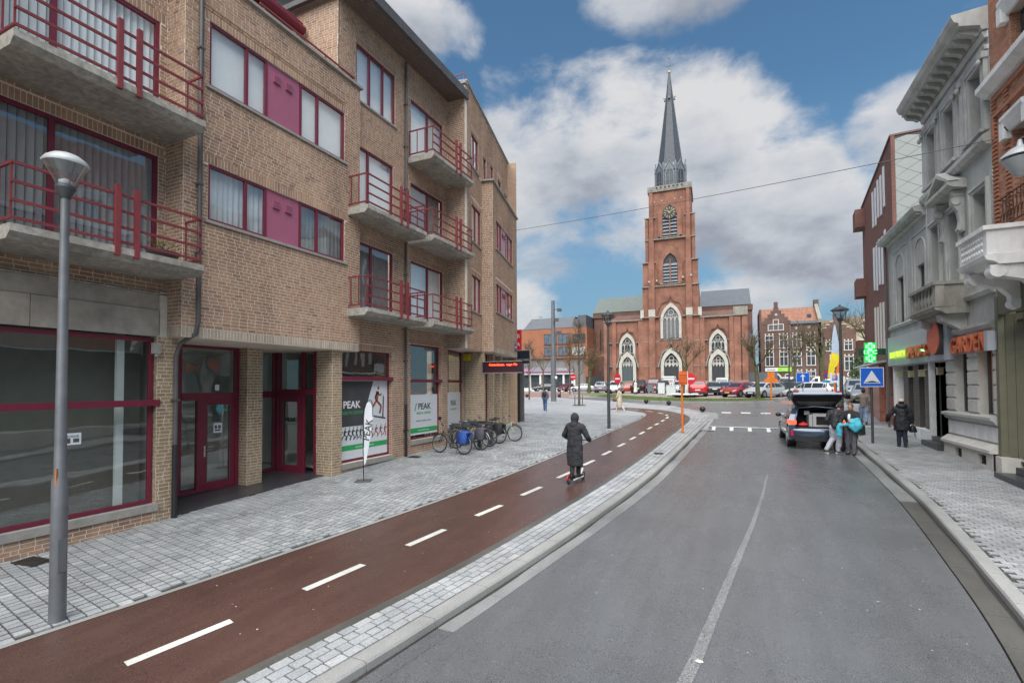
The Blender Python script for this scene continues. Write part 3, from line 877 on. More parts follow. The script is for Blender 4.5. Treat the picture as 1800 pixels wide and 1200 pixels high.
# speed table teeth and dashes
for k in range(6):
    x = -1.15+k*.78
    b = B().add([(x, 25.15, gz(25.15)-.088), (x+.16, 25.15, gz(25.15)-.088), (x+.16, 25.9, gz(25.9)-.004), (x, 25.9, gz(25.9)-.004)], [(0, 1, 2, 3)])
    ob('ramp_tooth', b, M_WHITE, rd)
b = B().add([(-1.25, 25.9, gz(25.9)-.002), (3.55, 25.9, gz(25.9)-.002), (3.55, 26.15, gz(26.15)-.004), (-1.25, 26.15, gz(26.15)-.004)], [(0, 1, 2, 3)])
ob('ramp_line', b, M_WHITE, rd)
for k in range(4):
    x = -.95+k*1.12
    b = B().add([(x, 34.0, gz(34)-.006), (x+.55, 34.0, gz(34)-.006), (x+.55, 34.9, gz(34.9)-.006), (x, 34.9, gz(34.9)-.006)], [(0, 1, 2, 3)])
    ob('ramp_mark', b, M_WHITE, junc)
# worn seam in the road
M_SEAM = ground_mat('worn_seam', (.16, .163, .163), .8, .2, .55, .1, .4, 60)
b = B()
sm = [(-.62, 4.4), (-.44, 5.5), (-.1, 8.1), (.22, 10.5), (.49, 12.9), (.72, 15.4)]
for x, y in sm: w_ = .07*(1.25-y/16); b.v += [(x-w_, y, gz(y)-.106), (x+w_, y, gz(y)-.106)]
for i in range(len(sm)-1): b.f.append((2*i, 2*i+1, 2*i+3, 2*i+2)); b.mi.append(0); b.sm.append(False)
ob('worn_seam', b, M_SEAM, rd)
b = B().add([(-.45, 5.48, gz(5.47)-.103), (-.40, 5.46, gz(5.45)-.103), (-.36, 5.48, gz(5.47)-.103), (-.37, 5.51, gz(5.52)-.103), (-.42, 5.52, gz(5.54)-.103)], [(0, 1, 2, 3)])
b.f[-1] = (0, 1, 2, 3, 4)
ob('paint_remnant', b, M_WHITE, rd)
# grass island
gp = [(-21, 67), (-16, 56), (-11.9, 48.6), (-9.6, 46.4), (-7, 44.7), (-4.2, 43.9), (-1, 44.2), (1.2, 45.0), (2.7, 46.2), (3.3, 47.3), (2.0, 48.3), (-2.5, 47.8), (-6, 49.0), (-9.5, 51.8), (-12, 55), (-17.5, 67)]
b = B()
b.prism([(x, y, gz(y)-.1) for x, y in gp], (0, 0, .17))
isl = tag(ob('grass_bank', b, M_GRASS), 'low green bank between junction and car park', kind='structure')
b = B()
for (x0, y0), (x1, y1) in zip(gp[:10], gp[1:10]):
    d = Vector((x1-x0, y1-y0, 0)).normalized(); n = Vector((d.y, -d.x, 0))*.14
    b.add([(x0, y0, gz(y0)-.1), (x1, y1, gz(y1)-.1), (x1+n.x, y1+n.y, gz(y1)-.1), (x0+n.x, y0+n.y, gz(y0)-.1),
           (x0, y0, gz(y0)+.09), (x1, y1, gz(y1)+.09), (x1+n.x, y1+n.y, gz(y1)+.09), (x0+n.x, y0+n.y, gz(y0)+.09)], [(4, 5, 6, 7), (2, 3, 7, 6), (0, 1, 5, 4)])
tag(ob('island_kerb', b, M_KERB), 'pale kerb round the grass bank', kind='structure')
# grass blades
def inpoly(x, y, P_):
    c = False; n = len(P_)
    for i in range(n):
        (xa, ya), (xb, yb) = P_[i], P_[i-1]
        if (ya > y) != (yb > y) and x < (xb-xa)*(y-ya)/(yb-ya)+xa: c = not c
    return c
M_BLADE = mat('grass_blade', (.115, .16, .04), .8, var=.35, vs=1.5)
b = B(); n = 0
while n < 9000:
    x, y = random.uniform(-14, 3.4), random.uniform(43.8, 57)
    if not inpoly(x, y, gp): continue
    n += 1; a = random.uniform(0, pi); h = random.uniform(.04, .10); w = .03
    z = gz(y)+.07
    b.add([(x-w*cos(a), y-w*sin(a), z), (x+w*cos(a), y+w*sin(a), z), (x+random.uniform(-.03, .03), y, z+h)], [(0, 1, 2)])
lt = B()
for k in range(120):
    y = random.uniform(5.5, 24) if k < 90 else random.uniform(3, 14); x = random.uniform(GL_s(y)+.2, GR_s(y)-.1) if k < 90 else random.uniform(PLn(y)+.2, SLn(y)-.2)
    z = gz(y)+(-.106 if k < 90 else .004); a = random.uniform(0, 6); q = random.uniform(.006, .015)
    lt.add([(x+q*cos(a+t)*random.uniform(.6, 1), y+q*sin(a+t), z) for t in (0, 1.4, 2.9, 4.4)], [(0, 1, 2, 3)])
tag(ob('litter', lt, M_WHITE), 'tiny pale petals and bits scattered on road and cycle path', 'litter', kind='stuff')
tag(ob('grass', b, M_BLADE), 'short green grass on the bank', 'grass', kind='stuff')
# manhole and drain covers
M_IRON = mat('cast_iron', (.05, .045, .042), .6, .6, var=.25)
def cover(x, y, w, l, dz, rz, label):
    b = B().obox((0, 0, 0), (w, l, .012), rz)
    for k in range(5):
        t = (k-2)*l/6
        b.obox((-sin(rz)*t, cos(rz)*t, .008), (w*.8, .02, .006), rz)
    b.v = [(p[0], p[1], p[2]+p[1]*slope(y)) for p in b.v]
    o = ob('drain_cover', b, M_IRON); o.location = (x, y, gz(y)+dz); tag(o, label, 'drain cover'); return o
cover(-10.35, 4.05, .55, .3, .012, .1, 'rusty drain cover in the setts against the shop plinth on the left')
cover(-10.1, 14.0, .4, .3, .012, .1, 'dark drain cover in the setts before the narrow shop window')
cover(-2.45, 17.2, .3, .3, .012, .1, 'small iron cover in the sett strip halfway along')
# entrance floor
b = B().box(-13.2, -10.8, 6.52, 10.9, .05, .34)
b.v = [(x, y, z if z < .1 else gz(y)+.03+(.0 if x > -11.5 else .02)) for x, y, z in b.v]
ent_floor_b = b

# dirt line where kerbs meet gutters, its dark colour also painting contact shade
M_DIRT_SHADE = ground_mat('gutter_dirt_shade', (.03, .028, .024), .5, .3, .6, .1, .5, 40)
b = sheet(lambda y: KO_s(y)-.004, lambda y: KO_s(y)+.035+.015*sin(y*2.3), -5, 25.3, -.100, '', None, step=.4, nx=1)
ob('gutter_dirt_shade', b, M_DIRT_SHADE, gt_l)
b = sheet(lambda y: KB_s(y)-.035-.02*sin(y*1.7), lambda y: KB_s(y)+.004, 3, 25.3, -.100, '', None, step=.4, nx=1)
ob('gutter_dirt_shade', b, M_DIRT_SHADE, gt_r)
# ------------------------------------------------------------------ apartment building on the left
M_BRICK = piece_mat('tan_brick', [(.31, .18, .12), (.37, .245, .16), (.34, .195, .135), (.40, .275, .185), (.29, .185, .13), (.36, .23, .16), (.38, .245, .16), (.24, .145, .11)], .9, .5, 80, .2)
M_SOLD = piece_mat('pale_soldier_brick', [(.34, .29, .23), (.40, .35, .28), (.30, .25, .20), (.37, .31, .25)], .9, .5, 80, .2)
M_PILB = piece_mat('ochre_brick', [(.30, .22, .13), (.36, .27, .17), (.27, .19, .12), (.33, .25, .17)], .9, .5, 80, .2)
M_MORTAR = mat('mortar', (.66, .58, .49), .95, var=.15, vs=6, bump=.3, dirt=.25)
M_RED = mat('wine_red_frame', (.15, .014, .035), .45, var=.08)
M_RED2 = mat('faded_wine_panel', (.33, .10, .165), .55, var=.07)
M_RAIL = mat('rust_red_rail', (.19, .032, .038), .5, var=.15)
M_CONC = mat('balcony_concrete', (.36, .34, .30), .9, var=.35, vs=9, bump=.5, bs=40, dirt=.75)
M_SILL = mat('sill_stone', (.30, .285, .26), .8, var=.15, vs=8, dirt=.3)
M_STONE = mat('fascia_stone', (.36, .32, .27), .7, var=.25, vs=2.2, bump=.2, dirt=.4)
M_GLASS = glass_mat('window_glass', (.93, .96, .96), .16)
M_GLASSD = glass_mat('shop_glass', (.80, .85, .83), .14)
M_SHADE = mat('white_roller_shade', (.80, .82, .83), .8, var=.03)
M_NET = mat('net_curtain', (.58, .60, .62), .9, var=.12, vs=3)
M_NET2 = mat('grey_net_curtain', (.22, .23, .235), .9, var=.2, vs=3)
M_SLAT = mat('vertical_blind_slat', (.30, .31, .34), .7, var=.06)
M_SLATW = mat('white_blind_slat', (.74, .76, .79), .7, var=.05)
M_ROOM = mat('dark_room', (.16, .16, .15), .9, var=.1)
M_ROOML = mat('shop_room', (.52, .54, .51), .8, var=.15, vs=.8)
M_PIPE = mat('grey_downpipe', (.085, .08, .08), .5, var=.2)
M_BLACKP = mat('black_iron_pipe', (.018, .018, .02), .4, var=.2)
M_SOFF = mat('brown_soffit', (.16, .125, .105), .7, var=.15)
M_WHT = mat('white_plastic', (.72, .72, .70), .5, var=.04)
M_PAPER = mat('paper', (.62, .66, .70), .7, var=.04)
M_BLK = mat('black_matt', (.012, .012, .013), .55, var=.1)
M_CHROME = mat('brushed_steel', (.5, .5, .5), .3, .9, var=.05)

XF = lambda X: Fr((X, 0), (0, 1), (1, 0))
apt = root('apartment_building', 'tan brick apartment block with wine red window frames and concrete balconies on the left', 'building', (-10.75, 10, .36))
def part(name, b, m_, p=None): return ob(name, b, m_, p or apt)
pB, pS, pP = Pieces(), Pieces(), Pieces()      # tan bricks, pale soldiers, ochre pillar bricks

def window(par, fr, u0, u1, z0, z1, d, mull=(), trans=(), fw=.06, fm=None, gm=None, blind=None, bd=.10, skip=(), name='window', depth=.07):
    fm = fm or M_RED; gm = gm or M_GLASS
    b = B()
    b.fb(fr, u0, u0+fw, d-depth/2, d+depth/2, z0, z1); b.fb(fr, u1-fw, u1, d-depth/2, d+depth/2, z0, z1)
    b.fb(fr, u0+fw, u1-fw, d-depth/2, d+depth/2, z0, z0+fw); b.fb(fr, u0+fw, u1-fw, d-depth/2, d+depth/2, z1-fw, z1)
    for m_ in mull: b.fb(fr, m_-fw*.6, m_+fw*.6, d-depth/2+.004, d+depth/2-.004, z0+fw, z1-fw)
    us = [u0] + list(mull) + [u1]
    zs = [z0] + list(trans) + [z1]
    for t in trans:
        for a, c in zip(us[:-1], us[1:]): b.fb(fr, a+fw*.6, c-fw*.6, d-depth/2+.008, d+depth/2-.008, t-fw*.6, t+fw*.6)
    w = ob(name, b, fm, par)
    k = 0
    for a, c in zip(us[:-1], us[1:]):
        for x, y in zip(zs[:-1], zs[1:]):
            if k in skip: k += 1; continue
            k += 1
            g = B().add([fr.P(a+.02, d, x+.02), fr.P(c-.02, d, x+.02), fr.P(c-.02, d, y-.02), fr.P(a+.02, d, y-.02)], [(0, 1, 2, 3)])
            ob('pane', g, gm, w)
    if blind:
        kind, bm = blind[0], blind[1]
        frac = blind[2] if len(blind) > 2 else 1.0
        zz = z1-(z1-z0)*frac
        if kind == 'shade':
            ob('roller_shade', B().fb(fr, u0+.01, u1-.01, d-bd-.01, d-bd, zz, z1), bm, w)
        elif kind == 'curtain':
            c = B(); n = int((u1-u0)/.018); rows = []
            for zc in (zz, z1):
                rows.append([fr.P(u0+(u1-u0)*i/n, d-bd-.03+.025*sin(i*.018*2*pi/.13+.6*sin(i*.21))*(1 if zc == zz else .6), zc) for i in range(n+1)])
            c.loft(rows, closed=False, caps=False)
            ob('curtain', c, bm, w)
        elif kind == 'slats':
            n = int((u1-u0)/.118)
            for i in range(n):
                uc = u0+(i+.5)*(u1-u0)/n; an = .75+random.uniform(-.08, .08)
                s = B().add([fr.P(uc-.055*cos(an), d-bd-.055*sin(an), zz), fr.P(uc+.055*cos(an), d-bd+.055*sin(an), zz), fr.P(uc+.055*cos(an), d-bd+.055*sin(an), z1), fr.P(uc-.055*cos(an), d-bd-.055*sin(an), z1)], [(0, 1, 2, 3)])
                ob('blind_slat', s, bm, w)
    ob('reveal_back', B().fb(fr, u0-.1, u1+.1, d-.6, d-.58, z0-.3, z1+.6).fb(fr, u0-.1, u1+.1, d-.6, d-.12, z1+.02, z1+.04), M_ROOM, w) if blind is None or kind_dark(blind) else None
    return w
def kind_dark(bl): return bl[0] == 'slats' or (len(bl) > 2 and bl[2] < 1)
def sill(fr, u0, u1, z, d0=-.1, d1=.05, h=.06):
    part('sill', B().fb(fr, u0, u1, d0, d1, z-h, z), M_SILL)

def wall(fr, u0, u1, z0, z1, holes=(), pcs=None, th=.3, soldier=True, name='wall'):
    b = B(); wall_body(b, fr, u0, u1, z0, z1, holes, th)
    part(name, b, M_MORTAR)
    bricks(pcs or pB, fr, u0, u1, z0, z1, holes, soldier=soldier)

# A: recessed balcony bay at the near end
FA = XF(-10.9)
hA = [(3.28, 6.16, 5.37, 7.75, .12), (3.28, 6.16, 8.27, 10.6, .12)]
wall(FA, 3.2, 6.3, 4.85, 14.0, hA)
FN = XF(-10.3)
wall(FN, -1.5, 3.22, 4.15, 13.0, [])
part('near_block', B().box(-14, -10.31, -9, 3.2, 4.15, 13), M_MORTAR)
for z0, z1, sm in ((5.37, 7.75, M_SLAT), (8.27, 10.6, M_SLATW)):
    window(apt, FA, 3.28, 6.16, z0, z1, -.06, mull=(4.42,), fw=.075, blind=('slats', sm))
# side face of the big bay
FS = Fr((-10.9, 6.3), (1, 0), (0, -1))
wall(FS, 0, .6, 3.98, 12.0)
# ground floor A
FG = XF(-10.75)
wall(FG, -4, 6.1, -.6, .45, [], name='plinth')
part('sill', B().fb(FG, -4, 6.14, -.14, .04, .452, .60), M_SILL)
wall(FG, 6.1, 6.52, -.1, 3.98, [], pP)
bricks(pP, Fr((-10.75, 6.1), (-1, 0), (0, -1)), 0, .16, .62, 3.95, ())
part('wall', B().box(-11.0, -10.76, 6.11, 6.51, 0, 4.0), M_MORTAR)
window(apt, XF(-10.88), -4, 6.08, .61, 3.94, 0, mull=(-.9, 2.55,), trans=(), fw=.07, gm=M_GLASSD)
part('transom', B().fb(FG, -4, 6.16, -.12, .03, 2.57, 2.69), M_RED)
for k in range(5):
    part('fascia_panel', B().fb(FG, -4+k*2.03, -4+(k+1)*2.03-.01, -.12, -.02, 3.98, 4.52), M_STONE)
part('fascia_panel', B().fb(FG, -4, 6.16, -.14, -.05, 4.53, 4.84), M_STONE)
part('fascia_slab', B().fb(FG, -4, 6.3, -.4, -.02, 4.845, 4.87), M_CONC)
part('fascia_end', B().fb(FG, 6.16, 6.31, -.3, -.02, 3.97, 4.9), M_MORTAR)
part('camera_box', B().box(-10.74, -10.62, 5.98, 6.1, 3.62, 3.84).tube((-10.66, 6.04, 3.56), (-10.66, 6.04, 3.62), .035), M_SILL)
# shop interior
part('shop_room', B().box(-15.2, -15.1, -6, 6.4, .3, 4.2).box(-15.2, -11.2, -6, 6.4, .42, .46).box(-15.2, -11.2, 6.4, 6.5, .3, 4.2).box(-15.2, -11.0, -6, 6.5, 4.2, 4.25), M_ROOML)
part('shop_column', B().box(-12.4, -12.1, 4.1, 4.4, .45, 4.2).box(-11.15, -11.08, 5.55, 5.68, .45, 4.2), M_SHADE)
part('shop_column', B().box(-13.6, -13.2, .9, 1.3, .45, 4.2), M_ROOML)
for x, y in ((-12.0, 2.7), (-12.0, 4.6)):
    l = B().lathe([(.02, .22), (.05, .2), (.2, .06), (.22, 0)], (x, y, 3.72), 14).tube((x, y, 3.9), (x, y, 4.2), .01)
    part('shop_lamp', l, M_SILL)
part('notice', B().fb(FG, 4.62, 4.9, -.125, -.12, 1.92, 2.13), M_PAPER)
text(apt, 'TE HUUR', .05, (-10.865, 4.76, 2.07), (0, 1, 0), (0, 0, 1), M_BLK, .001)
part('notice_print', B().fb(FG, 4.66, 4.74, -.119, -.118, 1.95, 2.04).fb(FG, 4.78, 4.87, -.119, -.118, 1.96, 2.03), M_PIPE)

# bay with ribbon windows
hB = [(6.82, 10.86, 6.53, 7.76, .12), (6.82, 10.86, 9.46, 10.9, .12)]
b = B(); wall_body(b, FN, 6.3, 11.5, 3.98, 11.95, hB, .3)
part('wall', b, M_MORTAR)
bricks(pB, FN, 6.3, 11.5, 4.19, 11.95, hB)
soldiers(pS, FN, 6.3, 11.5, 3.985, 4.19)
soldiers(pS, FS, 0, .6, 3.985, 4.19, proud=.010)
part('coping', B().box(-10.65, -10.22, 6.2, 11.56, 11.95, 12.02), M_SILL)
part('parapet_back', B().box(-10.62, -10.5, 6.3, 11.5, 11.0, 11.94), M_MORTAR)
part('terrace_floor', B().box(-12.6, -10.3, 6.3, 10.85, 11.1, 11.2), M_CONC)
part('bay_soffit', B().box(-12.9, -10.32, 6.32, 11.48, 3.97, 4.1), M_MORTAR)
for z0, z1, kind in ((6.53, 7.76, 0), (9.46, 10.9, 1)):
    bl = ('shade', M_SHADE) if kind else ('curtain', M_NET)
    window(apt, FN, 6.82, 8.29, z0, z1, -.06, mull=(7.74,), blind=bl)
    window(apt, FN, 9.27, 10.86, z0, z1, -.06, mull=(9.87,), blind=bl if kind else ('curtain', M_NET2, .999))
    p = part('panel', B().fb(FN, 8.295, 9.265, -.09, -.045, z0, z1), M_RED2)
    for u in (8.46, 8.82):
        v = B().fb(FN, u, u+.2, -.045, -.01, z1-.42, z1-.2)
        for q in range(4): v.fb(FN, u+.01, u+.19, -.01, .0, z1-.41+q*.052, z1-.385+q*.052)
        ob('air_vent', v, M_RED2, p)
    sill(FN, 6.74, 10.96, z0-.002)
# railing on the terrace
r = B()
r.fb(FN, 8.2, 11.48, -.22, -.18, 12.32, 12.36)
for u in (8.3, 9.3, 10.3, 11.4): r.fb(FN, u, u+.03, -.215, -.185, 12.02, 12.32)
r.fb(FN, 8.2, 11.48, -.21, -.19, 12.16, 12.18)
part('terrace_rail', r, M_RAIL)
FT = XF(-12.3)
wall(FT, 3.2, 10.85, 11.2, 14.4, [(7.2, 10.2, 11.25, 13.3, .1)])
window(apt, FT, 7.2, 10.2, 11.25, 13.3, -.05, mull=(8.2, 9.2), blind=('shade', M_SHADE))
part('awning_roll', B().tube((-11.85, 5, 13.75), (-11.85, 10.75, 13.75), .13, n=12).box(-12.3, -11.8, 5, 10.7, 13.88, 13.93), M_RED)
FW = Fr((-12.3, 10.85), (1, 0), (0, -1))
wall(FW, 0, 1.75, 11.2, 14.42)

# B and C walls
FB = XF(-10.55)
hBC = [(11.6, 13.5, 11.82, 13.6, .12), (11.75, 13.4, 8.2, 10.4, .12), (11.75, 13.4, 5.25, 7.42, .12),
       (14.38, 16.5, 11.08, 13.3, .12), (14.38, 16.5, 8.2, 10.25, .12), (14.38, 16.5, 5.2, 7.42, .12),
       (11.0, 13.35, .66, 4.05, .2), (14.38, 16.38, 1.0, 4.45, .2)]
b = B(); wall_body(b, FB, 10.9, 16.85, .1, 14.42, hBC, .3)
part('wall', b, M_MORTAR)
bricks(pB, FB, 10.9, 16.85, .3, 14.42, hBC)
# pillar between entrance and shop
FP = XF(-10.6)
wall(XF(-10.5), 10.62, 11.0, .2, 3.97, [], pP)
wall(Fr((-11.1, 10.62), (1, 0), (0, -1)), 0, .6, .2, 3.97, [], pP)
wins = [(11.6, 13.5, 11.82, 13.6, (12.25, 12.9), ('shade', M_SHADE)), (11.75, 13.4, 8.2, 10.4, (12.2,), ('shade', M_SHADE)), (11.75, 13.4, 5.25, 7.42, (12.35,), ('curtain', M_NET2, .999)),
        (14.38, 16.5, 11.08, 13.3, (15.5,), ('shade', M_SHADE)), (14.38, 16.5, 8.2, 10.25, (15.5,), ('curtain', M_NET2, .999)), (14.38, 16.5, 5.2, 7.42, (15.5,), ('shade', M_SHADE))]
for u0, u1, z0, z1, mu, bl in wins:
    window(apt, FB, u0, u1, z0, z1, -.07, mull=mu, blind=bl, fw=.065)
sill(FB, 11.52, 13.58, 11.818)
for u0, u1, z0, z1, tz in ((11.0, 13.35, .66, 4.05, 3.17), (14.38, 16.38, 1.0, 4.45, 3.12)):
    window(apt, FB, u0, u1, z0, z1, -.16, gm=M_GLASSD, fw=.06)
    part('transom', B().fb(FB, u0+.01, u1+.05, -.12, .03, tz-.05, tz+.06), M_RED)
    part('sill', B().fb(FB, u0-.02, u1+.05, -.18, .05, z0-.16, z0-.002), M_SILL)
part('shop_room', B().box(-14.6, -14.5, 11, 19, .3, 4.5).box(-14.5, -10.8, 11, 19, .5, .55).box(-14.5, -10.9, 11, 19, 4.5, 4.55), M_ROOML)
# roof
rf = B(); rf.box(-13.5, -9.72, 10.7, 16.98, 14.45, 14.5)
part('soffit', rf, M_SOFF)
for k in range(42):
    pass
sb = B()
for k in range(12): sb.box(-10.5+k*.065, -10.5+k*.065+.05, 10.75, 16.95, 14.425, 14.452)
part('soffit_boards', sb, M_SOFF)['kind'] = 'stuff'
part('roof_edge', B().box(-9.74, -9.62, 10.6, 17.0, 14.40, 14.72).box(-13.5, -9.74, 10.6, 17.0, 14.5, 14.66), M_PIPE)
rt = B().add([(-14.5, 10.6, 16.2), (-9.66, 10.6, 14.72), (-9.66, 17, 14.72), (-14.5, 17, 16.2)], [(0, 1, 2, 3)])
part('roof', rt, M_PIPE)

# balconies
def balcony(u0, u1, ztop, X0, X1, posts, ends=(1, 1), th=.215):
    bb = B()
    # slab with chamfered nose
    bb.fprof(XF(0), [(X0, ztop-th), (X1-.12, ztop-th), (X1, ztop-th+.10), (X1, ztop), (X0, ztop)], u0, u1)
    bal = part('balcony', bb, M_CONC)
    zs = [ztop+.92, ztop+.64, ztop+.36, ztop+.10]
    for i, z in enumerate(zs):
        rr = B().box(X1-.085, X1-.045, u0+.02, u1-.02, z-.02, z+.02)
        ob('rail', rr, M_RAIL, bal)
    for y in posts:
        ob('post', B().box(X1-.035, X1+.035, y, y+.075, ztop-.16, ztop+1.06), M_RAIL, bal)
    for y, full in ((u0+.02, ends[0]), (u1-.05, ends[1])):
        e = B()
        xa = X0+.03 if full == 2 else X1-.55
        for z in (zs[0], zs[3]): e.box(xa, X1-.085, y, y+.035, z-.02, z+.02)
        n = 4 if full == 2 else 2
        for k in range(n):
            x = xa+(X1-.1-xa)*k/(n-1)
            e.box(x, x+.025, y+.005, y+.03, zs[3], zs[0])
        ob('end_rail', e, M_RAIL, bal)
    return bal
balcony(3.42, 6.3, 8.25, -10.88, -9.6, (4.75, 5.05), (2, 1))
balcony(3.42, 6.3, 5.36, -10.88, -9.6, (4.75, 5.05), (2, 1))
for z in (8.17, 5.2): balcony(11.0, 13.95, z, -10.53, -9.55, (12.5, 12.82), (2, 2))
for z in (11.06, 8.17, 5.18): balcony(14.2, 17.0, z, -10.53, -9.42, (15.65, 15.95), (2, 2))
# flower pot on the lower near balcony
fp = root('flower_pot', 'dark oval flower pot with yellowing plant on the lower left balcony', 'flower pot', (-9.95, 5.72, 5.365))
b = B().lathe([(.10, 0), (.15, .02), (.19, .15), (.20, .17), (.16, .17)], (-9.95, 5.72, 5.365), 14, sq=1.6)
ob('pot', b, M_PIPE, fp)
b = B()
for k in range(230):
    a, r_, h = random.uniform(0, 2*pi), random.uniform(0, .22), random.uniform(.12, .42)
    c = Vector((-9.95+r_*cos(a)*.7, 5.72+r_*sin(a)*1.4, 5.365+h)); d = Vector((random.uniform(-1, 1), random.uniform(-1, 1), random.uniform(-.3, 1))).normalized()
    e = d.cross(Vector((random.random(), random.random(), random.random()))).normalized()
    b.add([c-e*.012, c+d*.035, c+e*.012, c-d*.02], [(0, 1, 2, 3)])
ob('leaves', b, mat('yellow_green_leaf', (.20, .19, .05), .7, var=.5, vs=9), fp)['kind'] = 'stuff'
b = B()
for k in range(9):
    a = k*.7
    b.tube((-9.95, 5.72, 5.5), (-9.95+.1*cos(a), 5.72+.22*sin(a), 5.72), .006, .003, 5)
ob('stem', b, mat('stem', (.10, .09, .03), .8), fp)

# downpipes
def pipe(pts, r, m_, lower=None):
    b = B().path(pts, r, 10)
    o = part('downpipe', b, m_)
    for i in range(len(pts)-1):
        p, q = Vector(pts[i]), Vector(pts[i+1])
        n = int((q-p).length/1.6)
        for k in range(1, n+1):
            c = p+(q-p)*k/(n+1)
            ob('clamp', B().box(c.x-r-.03, c.x+r+.01, c.y-r-.012, c.y+r+.012, c.z-.02, c.z+.02), m_, o)
    return o
pipe([(-10.2, 6.58, 13), (-10.2, 6.58, 4.3), (-10.25, 6.56, 4.05), (-10.6, 6.46, 3.85), (-10.66, 6.42, 3.6), (-10.66, 6.42, 1.75)], .045, M_PIPE)
pipe([(-10.66, 6.42, 1.75), (-10.66, 6.42, .25)], .052, M_BLACKP)
pipe([(-10.47, 14.02, 14.35), (-10.47, 14.02, 2.3)], .045, M_PIPE)
pipe([(-10.47, 14.02, 2.3), (-10.47, 14.02, .5)], .052, M_BLACKP)

# recessed entrances
FE = XF(-12.1)
ob('entrance_floor', ent_floor_b, M_DARKSTONE, apt)
def door(fr, u0, u1, z0, z1, d=0.0, name='door', handle=True, fw=.13, side=0):
    b = B()
    b.fb(fr, u0, u0+fw, d-.04, d+.03, z0, z1).fb(fr, u1-fw, u1, d-.04, d+.03, z0, z1).fb(fr, u0+fw, u1-fw, d-.04, d+.03, z0, z0+.2).fb(fr, u0+fw, u1-fw, d-.04, d+.03, z1-fw, z1)
    o = part(name, b, M_RED)
    ob('pane', B().add([fr.P(u0+fw, d-.005, z0+.2), fr.P(u1-fw, d-.005, z0+.2), fr.P(u1-fw, d-.005, z1-fw), fr.P(u0+fw, d-.005, z1-fw)], [(0, 1, 2, 3)]), M_GLASSD, o)
    bd_ = B().fb(fr, u0+fw, u0+fw+.018, d+.03, d+.034, z0+.2, z1-fw).fb(fr, u1-fw-.018, u1-fw, d+.03, d+.034, z0+.2, z1-fw)
    ob('seal', bd_, M_PIPE, o)
    if handle:
        uh = u0+fw*.6 if side == 0 else u1-fw*.6
        s = 1 if side == 0 else -1
        ob('handle', B().tube(fr.P(uh, d+.03, z0+1.02), fr.P(uh, d+.08, z0+1.02), .011).tube(fr.P(uh, d+.08, z0+1.02), fr.P(uh+s*.16, d+.08, z0+1.02), .011).fb(fr, uh-.02, uh+.02, d+.03, d+.037, z0+.85, z0+1.12), M_CHROME, o)
    return o
# first shop door, left of the brick pillar
b = B()
z0 = .36
b.fb(FE, 7.32, 7.40, -.05, .05, z0, 4.0).fb(FE, 8.78, 8.88, -.05, .05, z0, 4.0).fb(FE, 7.4, 8.78, -.05, .05, 3.9, 4.0).fb(FE, 7.4, 8.78, -.05, .06, 2.62, 2.8).fb(FE, 7.78, 7.9, -.05, .05, z0, 2.62).fb(FE, 7.4, 7.78, -.04, .04, z0, z0+.07)
part('door_frame', b, M_RED)
door(FE, 7.9, 8.78, z0, 2.62)
for a, c, x, y in ((7.4, 7.78, z0+.07, 2.62), (7.4, 8.78, 2.8, 3.9)):
    part('pane', B().add([FE.P(a, 0, x), FE.P(c, 0, x), FE.P(c, 0, y), FE.P(a, 0, y)], [(0, 1, 2, 3)]), M_GLASSD)
part('notice', B().fb(FE, 8.22, 8.44, .0, .006, 1.78, 2.02), M_PAPER)
part('notice', B().fb(FE, 8.25, 8.36, .0, .006, 2.85, 3.0), M_PAPER)
part('notice_print', B().fb(FE, 8.25, 8.41, .007, .008, 1.82, 1.86).fb(FE, 8.25, 8.31, .007, .008, 1.88, 1.97).fb(FE, 8.34, 8.41, .007, .008, 1.88, 1.97), M_PIPE)
# wall left of the door closing the recess, and behind pillar 1
wall(Fr((-12.3, 6.52), (1, 0), (0, 1)), 0, 1.55, .2, 3.97, [], pP)
wall(FE, 6.52, 7.32, .2, 3.97, [], pP)
# second pillar
wall(XF(-11.75), 8.9, 9.35, .3, 3.97, [], pP)
wall(Fr((-12.3, 8.9), (1, 0), (0, -1)), 0, .55, .3, 3.97, [], pP)
wall(Fr((-12.9, 9.35), (1, 0), (0, 1)), 0, 1.15, .3, 3.97, [], pP)
# angled main entrance
FV = Fr((-12.75, 9.38), (0, 1), (1, 0))
FV2 = Fr((-12.75, 10.55), (1.62, .10), (.10, -1.62))
b = B()
for f_, us in ((FV, (0, 1.12)), (FV2, (0, .16, 1.1, 1.56))):
    for u in us: b.fb(f_, u, u+.09, -.05, .05, .4, 3.95)
b.fb(FV, .09, 1.12, -.05, .05, .4, .47).fb(FV2, .25, 1.1, -.05, .04, 2.62, 2.72)
b.fb(FV, .09, 1.12, -.055, .055, 2.62, 2.8).fb(FV2, .0, 1.65, -.055, .055, 2.722, 2.86)
part('entrance_frame', b, M_RED)
for f_, a, c, x, y in ((FV, .05, 1.15, .45, 2.65), (FV, .05, 1.15, 2.8, 3.94), (FV2, .05, 1.6, 2.86, 3.94), (FV2, 1.18, 1.58, .42, 2.7), (FV2, .05, .18, .42, 2.7)):
    part('pane', B().add([f_.P(a, 0, x), f_.P(c, 0, x), f_.P(c, 0, y), f_.P(a, 0, y)], [(0, 1, 2, 3)]), M_GLASSD)
door(FV2, .26, 1.08, .42, 2.62, name='entrance_door', side=1, handle=False)
M_GRN = mat('print_green', (.03, .33, .10), .6, var=.03)
text(apt, 'PEAK', .17, FV2.P(.67, .02, 1.95), (1.62, .1, 0), (0, 0, 1), M_BLK, .002, off=.004)
text(apt, 'HEALTH CENTER', .055, FV2.P(.67, .02, 1.83), (1.62, .1, 0), (0, 0, 1), M_GRN, .002)
